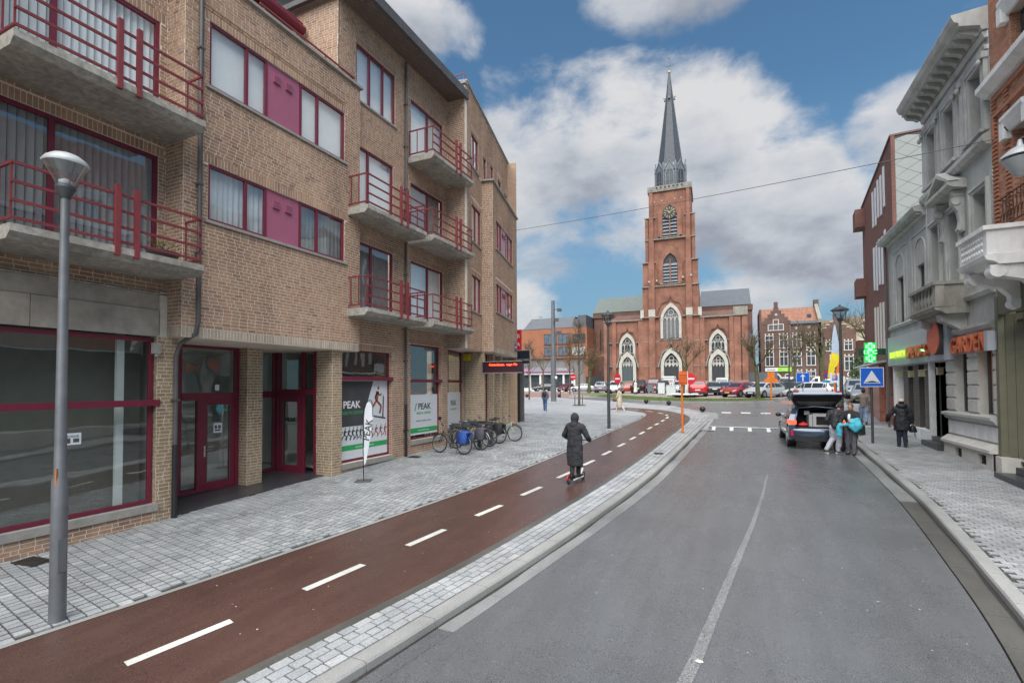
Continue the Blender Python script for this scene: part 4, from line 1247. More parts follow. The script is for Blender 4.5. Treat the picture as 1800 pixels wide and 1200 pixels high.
part('hall_room', B().box(-16, -15.9, 6.5, 11, .4, 4).box(-16, -12.8, 11.0, 11.1, .4, 4).box(-16, -12.7, 6.5, 11, .36, .4).box(-16, -12.3, 6.5, 11, 4.0, 4.04), M_ROOML)

# far part: D and E turned 12.3 degrees
A_ = radians(12.3)
DN, DU = (cos(A_), sin(A_)), (-sin(A_), cos(A_))
P0 = Vector((-9.74, 17.0, 0))
FD = Fr(P0, DU, DN)
FEE = Fr(P0+Vector((DN[0], DN[1], 0))*.5, DU, DN)
hD = [(.68, 2.05, 8.94, 10.52, .14), (.68, 2.05, 6.04, 7.56, .14), (.66, 1.7, 12.06, 13.5, .14), (2.45, 3.0, 12.1, 13.3, .14), (3.75, 4.3, 12.62, 13.5, .14), (5.2, 5.9, 12.65, 13.4, .14), (6.6, 7.3, 12.65, 13.2, .14)]
b = B(); wall_body(b, FD, 0, 2.3, 4.42, 12.06, [h for h in hD if h[1] < 2.3 and h[2] < 12], .3); wall_body(b, FD, 0, 7.7, 12.06, 15.15, [h for h in hD if h[2] > 12], .3); part('wall', b, M_MORTAR)
bricks(pB, FD, 0, 2.22, 4.42, 12.0, [h for h in hD if h[1] < 2.3 and h[2] < 12])
bricks(pB, FD, 0, 7.7, 12.06, 15.1, [h for h in hD if h[2] > 12])
hE = [(2.8, 6.3, 9.15, 10.48, .12), (2.8, 6.3, 6.28, 7.58, .12)]
b = B(); wall_body(b, FEE, 2.22, 7.4, 4.42, 12.0, hE, .3); part('wall', b, M_MORTAR)
bricks(pB, FEE, 2.22, 7.4, 4.62, 11.98, hE)
soldiers(pS, FEE, 2.22, 7.4, 4.42, 4.62)
FDs = Fr(FD.P(2.22, 0, 0), DN, (sin(A_), -cos(A_)))
wall(FDs, 0, .5, 4.42, 12.0)
FCs = Fr((-10.55, 16.85), (1, .0), (0, -1))
wall(FCs, 0, .82, 4.42, 15.0)
soldiers(pS, FCs, 0, .82, 4.42, 4.62, proud=.01)
part('wall', B().add([(-9.73, 16.85, 4.42), (-9.73, 17.02, 4.42), (-9.73, 17.02, 15.1), (-9.73, 16.85, 15.1)], [(0, 1, 2, 3)]), M_MORTAR)
part('coping', B().fb(FD, -.1, 7.78, -.3, .06, 15.15, 15.22), M_SILL)
part('coping', B().fb(FD, 2.1, 7.5, .0, .58, 11.98, 12.05), M_SILL)
part('coping', B().box(-10.6, -9.66, 16.78, 17.0, 15.0, 15.08), M_SILL)
for h in hD:
    window(apt, FD, *h[:4], -.08, mull=((h[0]+h[1])/2,) if h[1]-h[0] > .9 else (), blind=('shade', M_SHADE) if h[1] < 2.3 else None, fw=.05)
    sill(FD, h[0]-.06, h[1]+.06, h[2]-.002, h=.05)
for h in hE:
    window(apt, FEE, 2.8, 3.9, h[2], h[3], -.07, mull=(3.35,), blind=('shade', M_SHADE), fw=.05)
    window(apt, FEE, 4.9, 6.3, h[2], h[3], -.07, mull=(5.5,), blind=('curtain', M_NET), fw=.05)
    p = part('panel', B().fb(FEE, 3.91, 4.89, -.1, -.05, h[2], h[3]), mat('pale_pink_panel', (.42, .26, .29), .6))
    for u in (4.15, 4.5): ob('air_vent', B().fb(FEE, u, u+.16, -.05, -.01, h[3]-.45, h[3]-.25), M_RED, p)
    sill(FEE, 2.72, 6.38, h[2]-.002)
part('soffit', B().add([(-11.6, 16.87, 4.43), (-9.74, 16.87, 4.43), FEE.P(2.22, -.5, 4.43), FEE.P(2.22, 0, 4.43), FEE.P(7.4, 0, 4.43), FEE.P(7.4, -3, 4.43)], [(0, 1, 2, 3, 4, 5)]), M_MORTAR)
# ground floor under D and E
FD3 = Fr((-10.56, 16.5), (-.72, 2.7), (2.7, .72))
wall(FD3, 0, .62, .45, 4.42, [], pP)
window(apt, FD3, .64, 2.75, 1.0, 4.42, -.05, gm=M_GLASSD, fw=.06)
part('transom', B().fb(FD3, .64, 2.75, -.03, .03, 3.07, 3.18), M_RED)
wall(FD3, .64, 2.75, .45, 1.0, [], pP)
FGs = Fr((-11.35, 19.2), (1.2, 0), (0, -1))
wall(FGs, 0, 1.2, .5, 4.42, [], pP)
FG2 = Fr((-10.15, 19.2), DU, DN)
u = 0.0
for k, (a, c) in enumerate(((0, .25), (1.7, 2.0), (3.2, 3.5), (4.8, 5.9))):
    wall(FG2, a, c, .5, 4.42, [], pP)
    if a > .1: wall(Fr(FG2.P(a, -.5, 0), DN, (sin(A_), -cos(A_))), 0, .5, .5, 4.42, [], pP)
for a, c in ((.27, 1.68), (2.02, 3.18), (3.52, 4.78)):
    window(apt, FG2, a, c, .75, 4.4, -.35, trans=(3.1,), gm=M_GLASSD, fw=.06)
    part('poster', B().fb(FG2, a+.1, c-.1, -.42, -.4, .9, 3.0), M_SHADE)
part('corner_post', B().fb(FG2, 6.25, 6.5, -.2, .32, .6, 4.42), M_BLK)
part('corner_post', B().fb(FG2, 6.52, 6.8, -.2, .50, .6, 4.42), M_PIPE)
part('end_wall', B().add([FEE.P(7.4, 0, .6), FEE.P(7.4, -9, .6), FEE.P(7.4, -9, 15.1), FEE.P(7.4, 0, 15.1)], [(0, 1, 2, 3)]), brick_tex('tan_brick_end', (.36, .235, .155), (.31, .20, .135), (.5, .43, .35)))
for z in (8.9, 6.0, 11.7):
    bb = B().fb(FEE, 7.4, 8.2, -1.6, -.2, z-.2, z)
    o = part('balcony', bb, M_CONC)
    ob('rail', B().fb(FEE, 8.12, 8.16, -1.6, -.2, z+.85, z+.9).fb(FEE, 8.12, 8.16, -1.6, -.2, z+.1, z+.14), M_RAIL, o)
    for q in (0, .45, .9, 1.36): ob('post', B().fb(FEE, 8.12, 8.15, -.25-q, -.22-q, z-.1, z+.9), M_RAIL, o)
part('terrace_rail', B().box(-10.4, -9.8, 16.95, 16.98, 15.5, 15.54).box(-10.4, -10.37, 16.95, 16.98, 14.9, 15.5).box(-9.83, -9.8, 16.95, 16.98, 15.08, 15.5).path([(-10.4, 16.97, 15.4), (-9.9, 16.97, 15.08)], .015), M_RAIL)
part('street_plate', B().fb(FEE, 6.7, 7.2, .005, .02, 4.75, 5.15), mat('enamel_blue', (.03, .08, .30), .4))
text(apt, 'MARKT', .12, FEE.P(6.95, .022, 4.95), DU+(0,), (0, 0, 1), M_WHT, .002)

pB.build(apt, 'brick', 'brickwork', M_BRICK, 240, BASE[apt.name])
pS.build(apt, 'soldier_brick', 'soldier_course', M_SOLD, 60, BASE[apt.name])
pP.build(apt, 'pillar_brick', 'pillar_brickwork', M_PILB, 120, BASE[apt.name])

# printed window films
def film(fr, u0, u1, z0, z1, d, name='window_film'):
    return part(name, B().fb(fr, u0, u1, d, d+.006, z0, z1), M_FILM)
M_FILM = mat('white_film', (.62, .65, .68), .45, var=.03)
M_FDARK = mat('film_dark_print', (.055, .055, .062), .5, var=.3, vs=.9)
M_FWHITE = mat('film_white_print', (.75, .75, .75), .5, var=.02)
M_SKINP = mat('print_red_brown', (.32, .09, .06), .6, var=.3, vs=5)
M_DGREY = mat('print_dark_grey', (.05, .05, .055), .6, var=.1)
# banner 1
f1 = film(FB, 11.06, 13.29, .74, 3.12, -.155)
d_ = -.148
ob('print', B().fprism(FB, [(11.07, 1.72), (12.2, 1.72), (12.35, 2.5), (12.6, 3.1), (11.07, 3.1)], d_, d_+.001), M_FDARK, f1)
ob('print', B().fb(FB, 11.07, 13.28, d_, d_+.001, 1.0, 1.16), M_GRN, f1)
text(f1, 'PEAK', .30, FB.P(11.62, d_+.003, 2.37), (0, 1, 0), (0, 0, 1), M_FWHITE, .001, off=.006, sx=1.05)
ob('print', B().fprism(FB, [(11.07, 2.24), (11.16, 2.24), (11.2, 2.5), (11.11, 2.5)], d_+.001, d_+.003), M_GRN, f1)
text(f1, 'HEALTH CENTER', .125, FB.P(11.65, d_+.003, 2.13), (0, 1, 0), (0, 0, 1), M_GRN, .001, off=.002)
text(f1, 'www.peakhealthcenter.be', .08, FB.P(12.2, d_+.003, 1.08), (0, 1, 0), (0, 0, 1), M_FWHITE, .001)
def runner(fr, u, z, s, d, m_, par, ph=0):
    b = B()
    P_ = lambda x, y: (u+x*s, z+y*s)
    def limb(pts, w):
        for (xa, ya), (xb, yb) in zip(pts[:-1], pts[1:]):
            dx, dy = xb-xa, yb-ya; L_ = sqrt(dx*dx+dy*dy); nx, ny = -dy/L_*w, dx/L_*w
            b.fprism(fr, [P_(xa-nx, ya-ny), P_(xb-nx, yb-ny), P_(xb+nx, yb+ny), P_(xa+nx, ya+ny)], d, d+.001)
    limb([(0, .5), (.06, .82)], .075); limb([(.09, .87), (.11, .98)], .05)
    k = .12+.08*sin(ph)
    limb([(0, .5), (k+.06, .3), (k-.02, .05)], .045); limb([(0, .5), (-k, .28), (-k-.18, .14)], .04)
    limb([(.05, .78), (-.08, .62), (-.02, .52)], .03); limb([(.06, .78), (.18, .66), (.26, .74)], .03)
    ob('figure_print', b, m_, par)
for k in range(6): runner(FB, 11.15+k*.17, 1.28, .42, d_, M_DGREY, f1, k)
for k in range(4): runner(FB, 12.5+k*.22, 1.28, .42, d_, M_SKINP, f1, k*1.3)
runner(FB, 12.75, 2.0, .95, d_, M_SKINP, f1, 1)
b = B().fprism(FB, [(12.6, 1.95), (13.2, 1.85), (13.2, 1.9), (12.6, 2.0)], d_, d_+.001).fprism(FB, [(13.03, 1.9), (13.1, 1.9), (13.12, 2.6), (13.07, 2.65)], d_, d_+.001)
ob('figure_print', b, M_DGREY, f1)
# banner 2
f2 = film(FB, 14.44, 16.32, 1.15, 2.62, -.155)
ob('print', B().fb(FB, 14.45, 16.31, d_, d_+.001, 1.22, 1.40), M_GRN, f2)
ob('print', B().fprism(FB, [(14.82, 2.02), (14.88, 2.02), (14.97, 2.3), (14.91, 2.3)], d_, d_+.001), M_GRN, f2)
text(f2, 'PEAK', .32, FB.P(15.45, d_+.003, 2.17), (0, 1, 0), (0, 0, 1), M_DGREY, .001, off=.006, sx=1.1)
text(f2, 'HEALTH CENTER', .12, FB.P(15.4, d_+.003, 1.93), (0, 1, 0), (0, 0, 1), M_GRN, .001, off=.002)
text(f2, 'PERSONAL TRAINING | FITNESS', .07, FB.P(15.4, d_+.003, 1.65), (0, 1, 0), (0, 0, 1), M_DGREY, .001)
text(f2, 'www.peakhealthcenter.be', .07, FB.P(15.4, d_+.003, 1.31), (0, 1, 0), (0, 0, 1), M_FWHITE, .001)
f3 = film(FD3, .72, 2.7, 1.2, 2.65, -.045)
text(f3, 'PEAK', .32, FD3.P(1.6, -.036, 2.2), FD3.u, (0, 0, 1), M_DGREY, .001, off=.006, sx=1.1)
text(f3, 'HEALTH CENTER', .12, FD3.P(1.6, -.036, 1.95), FD3.u, (0, 0, 1), M_GRN, .001)
# ------------------------------------------------------------------ church
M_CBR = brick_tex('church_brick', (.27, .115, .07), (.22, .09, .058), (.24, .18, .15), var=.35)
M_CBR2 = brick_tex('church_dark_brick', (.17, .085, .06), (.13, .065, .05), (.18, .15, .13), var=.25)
M_CST = mat('church_limestone', (.25, .235, .20), .85, var=.3, vs=1.5, dirt=.6)
M_CSTW = mat('pale_dressed_stone', (.44, .425, .37), .8, var=.15, vs=1.5, dirt=.25)
M_CGL = mat('leaded_glass', (.045, .05, .06), .25, var=.4, vs=6)
M_SLATE = mat('spire_slate', (.05, .057, .07), .55, var=.2, vs=2)
M_LEAD = mat('lead_trim', (.13, .145, .165), .5, var=.15)
M_GSLATE = mat('green_grey_slate', (.115, .135, .12), .6, var=.12, vs=1.2)
M_BSLATE = mat('blue_grey_slate', (.09, .10, .115), .6, var=.12, vs=1.2)
M_DOOR = mat('dark_church_door', (.028, .032, .036), .6, var=.15)
M_DOORG = mat('grey_green_door', (.06, .085, .085), .6, var=.15)
M_GOLD = mat('gilt', (.50, .40, .16), .45, .3, var=.05)
cb = radians(2.6)
PC = Vector((-10.4, 88.7, 0))
FC = Fr(PC, (cos(cb), sin(cb)), (sin(cb), -cos(cb)))
church = root('church', 'red brick gothic church with a tall slate spire and clock across the square', 'church', (-10.4, 88.7, 1.8))
cp = lambda n, b, m_, p=None: ob(n, b, m_, p or church)
def arch(uc, w, z0, zs, n=9, k=1.0):
    """pointed arch outline; k=1 equilateral"""
    R = 2*w*k; c = R-w
    pts = [(uc-w, z0), (uc-w, zs)]
    amax = math.acos(c/R)
    for i in range(1, n+1):
        a = amax*i/n
        pts.append((uc+c-R*cos(a), zs+R*sin(a)))
    for i in range(n-1, -1, -1):
        a = amax*i/n
        pts.append((uc-c+R*cos(a), zs+R*sin(a)))
    pts.append((uc+w, z0))
    return pts
def ring(b, fr, outer, inner, d0, d1, mi=0):
    n = len(outer)
    vs = [fr.P(u, d1, z) for u, z in outer] + [fr.P(u, d1, z) for u, z in inner] + [fr.P(u, d0, z) for u, z in outer] + [fr.P(u, d0, z) for u, z in inner]
    fs = []
    for i in range(n-1):
        fs += [(i, i+1, n+i+1, n+i), (2*n+i, i, i+1, 2*n+i+1)[::-1], (n+i, n+i+1, 3*n+i+1, 3*n+i)]
    b.add(vs, fs, mi)
def circ(b, fr, uc, zc, r, t, d0, d1, n=14, mi=0):
    o = [(uc+r*cos(2*pi*i/n), zc+r*sin(2*pi*i/n)) for i in range(n+1)]
    q = [(uc+(r-t)*cos(2*pi*i/n), zc+(r-t)*sin(2*pi*i/n)) for i in range(n+1)]
    ring(b, fr, o, q, d0, d1, mi)
# bodies
b = B()
b.fb(FC, -11.5, -4.6, -14, 0, 1.5, 14.2).fb(FC, 4.7, 12.0, -14, 0, 1.5, 14.2)
b.fb(FC, -4.6, 4.7, -8.6, .35, 1.5, 20.0)
cp('front_wall', b, M_CBR)
b = B()
b.fb(FC, -4.35, 4.45, -8.4, .1, 20.0, 24.2).fb(FC, -3.85, 4.0, -8.0, -.1, 24.2, 32.2).fb(FC, -3.4, 3.6, -7.7, -.3, 32.2, 36.8)
cp('tower', b, M_CBR)
# buttresses, each stage stepping in
for s, us in ((-1, (-4.55, -3.55)), (1, (3.65, 4.65))):
    for (a, c), dd in (((us[0], us[1]), .55),):
        cp('buttress', B().fb(FC, a, c, -1, .25, 14.7, 20.0).fb(FC, a+.05*(s < 0), c-.05*(s > 0), -1, .3, 20.0, 24.15), M_CBR)
for a, c in ((-3.5, -2.5), (2.66, 3.6)):
    bb = B().fb(FC, a, c, -.5, .8, 1.6, 20.0).fb(FC, a, c, -.5, .62, 20.0, 24.3).fb(FC, a+.08, c-.08, -.5, .4, 24.3, 28.3).fb(FC, a+.12, c-.12, -.5, .3, 28.3, 32.2).fb(FC, a+.2, c-.2, -.5, .05, 32.2, 36.7)
    cp('buttress', bb, M_CBR)
    cp('offset_stone', B().fb(FC, a-.05, c+.05, -.4, .88, 14.7, 15.95), M_CSTW)
for a, c in ((-4.98, -4.4), (4.5, 5.1)): cp('offset_stone', B().fb(FC, a, c, -.4, .5, 14.5, 16.0), M_CSTW)
for a, c in ((-4.05, -3.5), (3.7, 4.2)): cp('buttress', B().fb(FC, a, c, -1.2, .15, 24.2, 31.9), M_CBR)
for a, c in ((-11.5, -10.6), (-10.0, -9.3), (-5.4, -4.6), (4.75, 5.5), (9.3, 9.95), (10.0, 11.0), (11.2, 12.05)):
    cp('buttress', B().fb(FC, a, c, -.4, .4, 1.6, 14.1), M_CBR)
b = B()
for z, d, u0, u1 in ((3.5, .5, -11.6, 12.1), (6.2, .46, -11.6, -8.9), (6.2, .46, -5.75, -1.9), (6.2, .46, 2.1, 5.85), (6.2, .46, 9.15, 12.1), (10.4, .46, -11.6, -8.9), (10.4, .46, -5.9, -1.9), (10.4, .46, 2.1, 6.1), (10.4, .46, 9.0, 12.1), (14.3, .5, -11.6, -4.6), (14.3, .5, 4.7, 12.1), (14.65, .9, -4.7, -1.8), (14.65, .9, 2.0, 4.8), (20.0, .7, -4.7, 4.8), (24.25, .68, -4.6, -2.3), (24.25, .68, 2.5, 4.75), (28.3, .4, -4.1, 4.3), (32.2, .3, -4.15, -2.3), (32.2, .3, 2.5, 4.3), (10.7, .55, -1.85, 2.1), (20.35, .5, -1.6, 1.95), (28.6, .35, -1.5, 1.75)):
    b.fb(FC, u0, u1, -.2, d-.08, z-.1, z+.06)
cp('string_course', b, M_CST)
b = B().fb(FC, -11.6, 12.1, -.3, .55, 1.5, 3.36)
cp('stone_base', b, M_CST)
cp('turret_cap', B().fb(FC, 9.95, 12.1, -1.8, .55, 14.25, 15.7), M_CST)
cp('balustrade', B().fb(FC, -3.6, 3.8, -7.9, .0, 36.8, 37.1).fb(FC, -3.6, 3.8, -.15, .02, 37.1, 37.75).fb(FC, -3.6, 3.8, -7.9, -7.7, 37.1, 37.75).fb(FC, -3.6, -3.45, -7.7, -.15, 37.1, 37.75).fb(FC, 3.65, 3.8, -7.7, -.15, 37.1, 37.75), M_CST)
b = B()
for k in range(7):
    circ(b, FC, -2.0+k*.7, 37.42, .2, .2, .02, .04, 8)
cp('balustrade_openings', b, M_DOOR)
# ogee hood moulds
def ogee(uc, w, z0, zt, zp, d0, d1, t, m_, name):
    pts = []
    for i in range(15):
        s = i/14
        x = -w*(1-s)**.8 if s < .55 else -w*(.45**.8)*((1-s)/.45)**1.9
        z = z0+(zt-z0)*sin(min(s/.62, 1)*pi/2)**1.0*1.0 if s < .62 else zt+(zp-zt)*((s-.62)/.38)**1.4
        pts.append((uc+x, z))
    pts += [(2*uc-x, z) for x, z in pts[::-1][1:]]
    inn = [(x*(1)+(uc-x)*t/w, z-t) for x, z in pts]
    b = B(); ring(b, FC, pts, inn, d0, d1)
    return cp(name, b, m_)
def gothic_window(uc, w, z0, zs, fwid, d, lights, trac=True, name='window', glass=None, k=1.0, body=None):
    gl = arch(uc, w, z0, zs, k=k)
    out = arch(uc, w+fwid, z0, zs, k=k)
    b = B(); ring(b, FC, out, gl, d, d+.32)
    wn = cp(name, b, body or M_CSTW)
    ob('leaded_pane', B().fprism(FC, gl, d, d+.05), glass or M_CGL, wn)
    if trac:
        t = B(); 
        for i in range(1, lights):
            x = uc-w+2*w*i/lights
            t.fb(FC, x-.05, x+.05, d+.05, d+.16, z0, zs+w*(.55 if i*2 != lights else .8))
        for i in range(lights):
            x = uc-w+2*w*(i+.5)/lights; q = w/lights
            ring(t, FC, arch(x, q+.02, zs-.05, zs), arch(x, q-.08, zs-.05, zs), d+.05, d+.15)
        circ(t, FC, uc, zs+w*1.0, w*.38, .08, d+.05, d+.15)
        circ(t, FC, uc-w*.48, zs+w*.55, w*.27, .07, d+.05, d+.15)
        circ(t, FC, uc+w*.48, zs+w*.55, w*.27, .07, d+.05, d+.15)
        ob('tracery', t, M_CSTW, wn)
    return wn
gothic_window(.13, 1.3, 10.85, 14.0, .42, .36, 4, glass=mat('pale_leaded_glass', (.13, .135, .14), .35, var=.35, vs=5))
ogee(.1, 2.5, 14.7, 17.2, 18.4, .3, .5, .16, M_CBR2, 'hood_mould')
for uc in (-7.35, 7.55):
    gothic_window(uc, .98, 7.6, 9.7, .42, .02, 4)
    ogee(uc, 1.75, 9.9, 12.3, 13.2, 0, .25, .14, M_CBR2, 'hood_mould')
# doors
for uc, w, dm, zt in ((-7.33, .98, M_DOORG, 6.3), (.12, 1.22, M_DOOR, 6.15), (7.55, 1.0, M_DOOR, 6.1)):
    d = .36 if abs(uc) < 1 else .02
    out, gl = arch(uc, w+.52, 1.7, 6.2), arch(uc, w, 1.7, 6.2)
    b = B(); ring(b, FC, out, gl, d, d+.5)
    po = cp('portal', b, M_CSTW)
    dr = ob('door', B().fb(FC, uc-w, uc-.02, d, d+.08, 1.8, zt).fb(FC, uc+.02, uc+w, d, d+.08, 1.8, zt), dm, po)
    ob('tympanum', B().fprism(FC, [(x, max(z, zt)) for x, z in gl], d, d+.06), M_CGL, po)
    t = B()
    for i in range(4):
        x = uc-w+2*w*(i+.5)/4
        t.fprism(FC, [(x-w/4, zt+.25), (x, zt-.25), (x+w/4, zt+.25), (x, zt+.9)], d+.06, d+.14)
    circ(t, FC, uc, 6.2+w*1.0, w*.36, .12, d+.06, d+.14)
    circ(t, FC, uc-w*.45, 6.2+w*.55, w*.3, .1, d+.06, d+.14); circ(t, FC, uc+w*.45, 6.2+w*.55, w*.3, .1, d+.06, d+.14)
    ob('tracery', t, M_CSTW, po)
    ogee(uc, w+1.0, 6.0, 8.6+(w-1), 9.9+(1.1 if abs(uc) < 1 else 0), d, d+.55, .16, M_CST, 'crocketed_gable')
    fn = B()
    for s in (-1, 1):
        for q in range(5):
            fn.ell(FC.P(uc+s*(w+.95-q*.33), d+.3, 6.5+q*.62), (.13, .13, .13), 6, 4)
    fn.fb(FC, uc-.07, uc+.07, d+.2, d+.4, 9.7, 10.5+(1.0 if abs(uc) < 1 else 0)).fb(FC, uc-.25, uc+.25, d+.2, d+.4, 10.0+(1.0 if abs(uc) < 1 else 0), 10.15+(1.0 if abs(uc) < 1 else 0))
    cp('finial', fn, M_CST)
# belfry openings
def louvre(uc, w, z0, zs, d, top=None):
    b = B(); ring(b, FC, arch(uc, w+.75, z0, zs), arch(uc, w, z0, zs), d, d+.3)
    o = cp('belfry_window', b, M_CBR)
    ob('dark_opening', B().fprism(FC, arch(uc, w, z0, zs), d, d+.03), M_DOOR, o)
    n = 6
    for i in range(n):
        z = z0+.2+(zs-z0+.3)*i/n
        l = B().add([FC.P(uc-w+.05, d+.28, z), FC.P(uc+w-.05, d+.28, z), FC.P(uc+w-.05, d+.05, z+.42), FC.P(uc-w+.05, d+.05, z+.42)], [(0, 1, 2, 3)])
        ob('louvre', l, M_LEAD, o)
    ob('mullion', B().fb(FC, uc-.09, uc+.09, d+.05, d+.32, z0, zs+w*.9), M_CBR, o)
    return o
louvre(.13, 1.22, 20.45, 23.55, .1)
louvre(.13, 1.22, 28.7, 32.0, .0)
ck = cp('clock', B().tube(FC.P(.12, .0, 32.75), FC.P(.12, .38, 32.75), 1.12, n=24), M_DOOR)
b = B()
for k in range(12):
    a = k*pi/6
    p = lambda r, t: (.12+r*sin(a)+t*cos(a), 32.75+r*cos(a)-t*sin(a))
    b.fprism(FC, [p(.62, -.035), p(.95, -.045), p(.95, .045), p(.62, .035)], .38, .40)
ob('numerals', b, M_GOLD, ck)
b = B()
for a, r, w in ((radians(53), .85, .05), (radians(-50), .55, .07)):
    p = lambda q, t: (.12+q*sin(a)+t*cos(a), 32.75+q*cos(a)-t*sin(a))
    b.fprism(FC, [p(-.15, -w), p(r, -w*.5), p(r, w*.5), p(-.15, w)], .41, .43)
ob('clock_hands', b, M_GOLD, ck)
for (ua, z) in ((-3.3, 20.5), (-2.2, 20.6), (2.35, 20.8), (3.4, 21.0), (-2.0, 28.9), (2.2, 29.1)):
    pass
b = B()
for u, z in ((-2.45, 35.1), (-1.2, 35.2), (1.0, 35.25), (2.0, 35.3)):
    circ(b, FC, u, z, .13, .13, -.29, -.26, 4)
for u, z in ((-3.4, 20.7), (-2.1, 20.8), (2.2, 21.1), (3.5, 21.3)):
    b.fb(FC, u-.12, u+.12, .3, .8, z, z+.3)
cp('stone_ornament', b, M_CSTW)
# lantern and spire
cc = FC.P(.1, -4.0, 0)
oct_ = lambda r, z, ph=pi/8: [(cc.x+r*cos(ph+cb+k*pi/4), cc.y+r*sin(ph+cb+k*pi/4), z) for k in range(8)]
cp('lantern', B().loft([oct_(2.7, 37.4), oct_(2.7, 41.0), oct_(2.3, 42.4)], smooth=False), M_LEAD)
for k in range(8):
    a = cb+k*pi/4
    n = Vector((cos(a), sin(a), 0)); uu = Vector((-sin(a), cos(a), 0))
    fl = Fr(cc+n*(2.7*cos(pi/8)), uu, n)
    b = B()
    out, gl = arch(0, .8, 37.9, 40.2, 6), arch(0, .62, 37.9, 40.2, 6)
    ring(b, fl, out, gl, .0, .15)
    o = cp('lantern_window', b, M_LEAD)
    ob('leaded_pane', B().fprism(fl, gl, .0, .04), mat('lantern_glass', (.05, .055, .06), .3, var=.6, vs=4), o)
    ob('mullion', B().fb(fl, -.05, .05, .04, .1, 37.9, 41.0).fb(fl, -.6, .6, .04, .09, 39.1, 39.2), M_LEAD, o)
    cp('lantern_gable', B().fprism(fl, [(-1.1, 41.0), (0, 42.9), (1.1, 41.0), (.95, 41.0), (0, 42.6), (-.95, 41.0)], -.1, .22).fprism(fl, [(-1.0, 41.0), (0, 42.75), (1.0, 41.0)], -.3, .12), M_LEAD)
    cp('lantern_finial', B().tube(fl.P(0, .1, 42.8), fl.P(0, .1, 43.4), .05).ell(fl.P(0, .1, 43.3), (.12, .12, .12), 6, 4), M_LEAD)
    pz = cc+Vector((cos(a+pi/8), sin(a+pi/8), 0))*2.75
    cp('pinnacle', B().tube((pz.x, pz.y, 37.4), (pz.x, pz.y, 41.9), .17, n=6).lathe([(.2, 41.9), (.02, 42.7)], (pz.x, pz.y, 0), 6), M_LEAD)
cp('spire', B().loft([oct_(2.3, 42.3), oct_(1.6, 47.4), oct_(.75, 54.2), oct_(.13, 59.7)], smooth=False), M_SLATE)
b = B()
for k in range(8):
    pts = [Vector(oct_(r, z)[k]) for r, z in ((2.32, 42.3), (1.62, 47.4), (.77, 54.2), (.15, 59.7))]
    b.path(pts, .055, 5)
cp('spire_ridges', b, M_LEAD)
b = B()
for k in range(4):
    a = cb+k*pi/2+pi/4*0
    p = cc+Vector((cos(a), sin(a), 0))*.75
    b.obox((p.x, p.y, 55.0), (.45, .35, .5), a).tube((p.x, p.y, 55.2), (p.x+.35*cos(a), p.y+.35*sin(a), 55.35), .07)
cp('spire_dormer', b, M_LEAD)
cp('orb', B().ell((cc.x, cc.y, 60.0), (.3, .3, .28), 10, 8), M_GOLD)
cr = B().tube((cc.x, cc.y, 59.7), (cc.x, cc.y, 62.6), .04)
for z, w in ((61.2, .65),):
    cr.tube(tuple(cc+Vector((-w, 0, z))), tuple(cc+Vector((w, 0, z))), .035)
cr.tube(tuple(cc+Vector((-.3, 0, 60.9))), tuple(cc+Vector((.3, 0, 61.5))), .02).tube(tuple(cc+Vector((.3, 0, 60.9))), tuple(cc+Vector((-.3, 0, 61.5))), .02)
cr.ell((cc.x, cc.y, 62.7), (.25, .06, .14), 8, 5)
cp('cross', cr, M_LEAD)
# transept behind, with its slate roofs
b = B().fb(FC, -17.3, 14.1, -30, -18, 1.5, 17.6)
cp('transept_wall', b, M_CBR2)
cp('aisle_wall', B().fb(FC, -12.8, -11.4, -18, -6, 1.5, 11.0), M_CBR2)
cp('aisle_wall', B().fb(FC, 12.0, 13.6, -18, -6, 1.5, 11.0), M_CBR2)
for u0, u1, m_, n in ((-17.4, -4.0, M_GSLATE, 'transept_roof'), (4.2, 13.9, M_BSLATE, 'transept_roof')):
    b = B(); 
    vs = [FC.P(u0, -17.6, 18.6), FC.P(u1, -17.6, 18.6), FC.P(u1-.0, -22.5, 22.6), FC.P(u0+.5, -22.5, 22.6), FC.P(u0, -28, 18.6), FC.P(u1, -28, 18.6)]
    b.add(vs, [(0, 1, 2, 3), (3, 2, 5, 4), (0, 3, 4), (1, 5, 2)])
    cp(n, b, m_)
b = B().fb(FC, -17.5, 14.2, -18.05, -17.7, 17.5, 18.6)
cp('transept_cornice', b, M_CBR2)
b = B()
b.add([FC.P(-12.9, -6, 11), FC.P(-11.4, -6, 11), FC.P(-11.4, -6, 12.8), FC.P(-12.9, -18, 11), FC.P(-11.4, -18, 11), FC.P(-11.4, -18, 12.8)], [(0, 1, 2), (0, 2, 5, 3)])
b.add([FC.P(13.7, -6, 11), FC.P(12.0, -6, 11), FC.P(12.0, -6, 12.8), FC.P(13.7, -18, 11), FC.P(12.0, -18, 12.8)], [(0, 1, 2), (0, 2, 4, 3)])
cp('aisle_roof', b, M_BSLATE)
b = B()
for u in (-7.9, 7.9):
    b.fprism(FC, [(u-1.2, 14.2), (u, 15.6), (u+1.2, 14.2)], -6, -5.6)
cp('aisle_gable', b, M_CST)
b = B()
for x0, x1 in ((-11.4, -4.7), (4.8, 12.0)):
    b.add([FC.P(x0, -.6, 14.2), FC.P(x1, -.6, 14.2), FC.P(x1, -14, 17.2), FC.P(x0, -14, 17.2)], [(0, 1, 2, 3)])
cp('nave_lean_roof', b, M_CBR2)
for u in (-16.8, -14.8, 13.0): cp('buttress', B().fb(FC, u, u+.9, -18, -17.2, 1.5, 15), M_CBR2)
b = B().fb(FC, -16.3, -12.3, -5.9, -5.7, 1.5, 4.6)
cp('side_gate', b, M_DOOR)
b = B().fb(FC, 12.2, 16.6, -3.2, -3.0, 1.5, 4.9)
cp('lean_to', b, M_BSLATE)

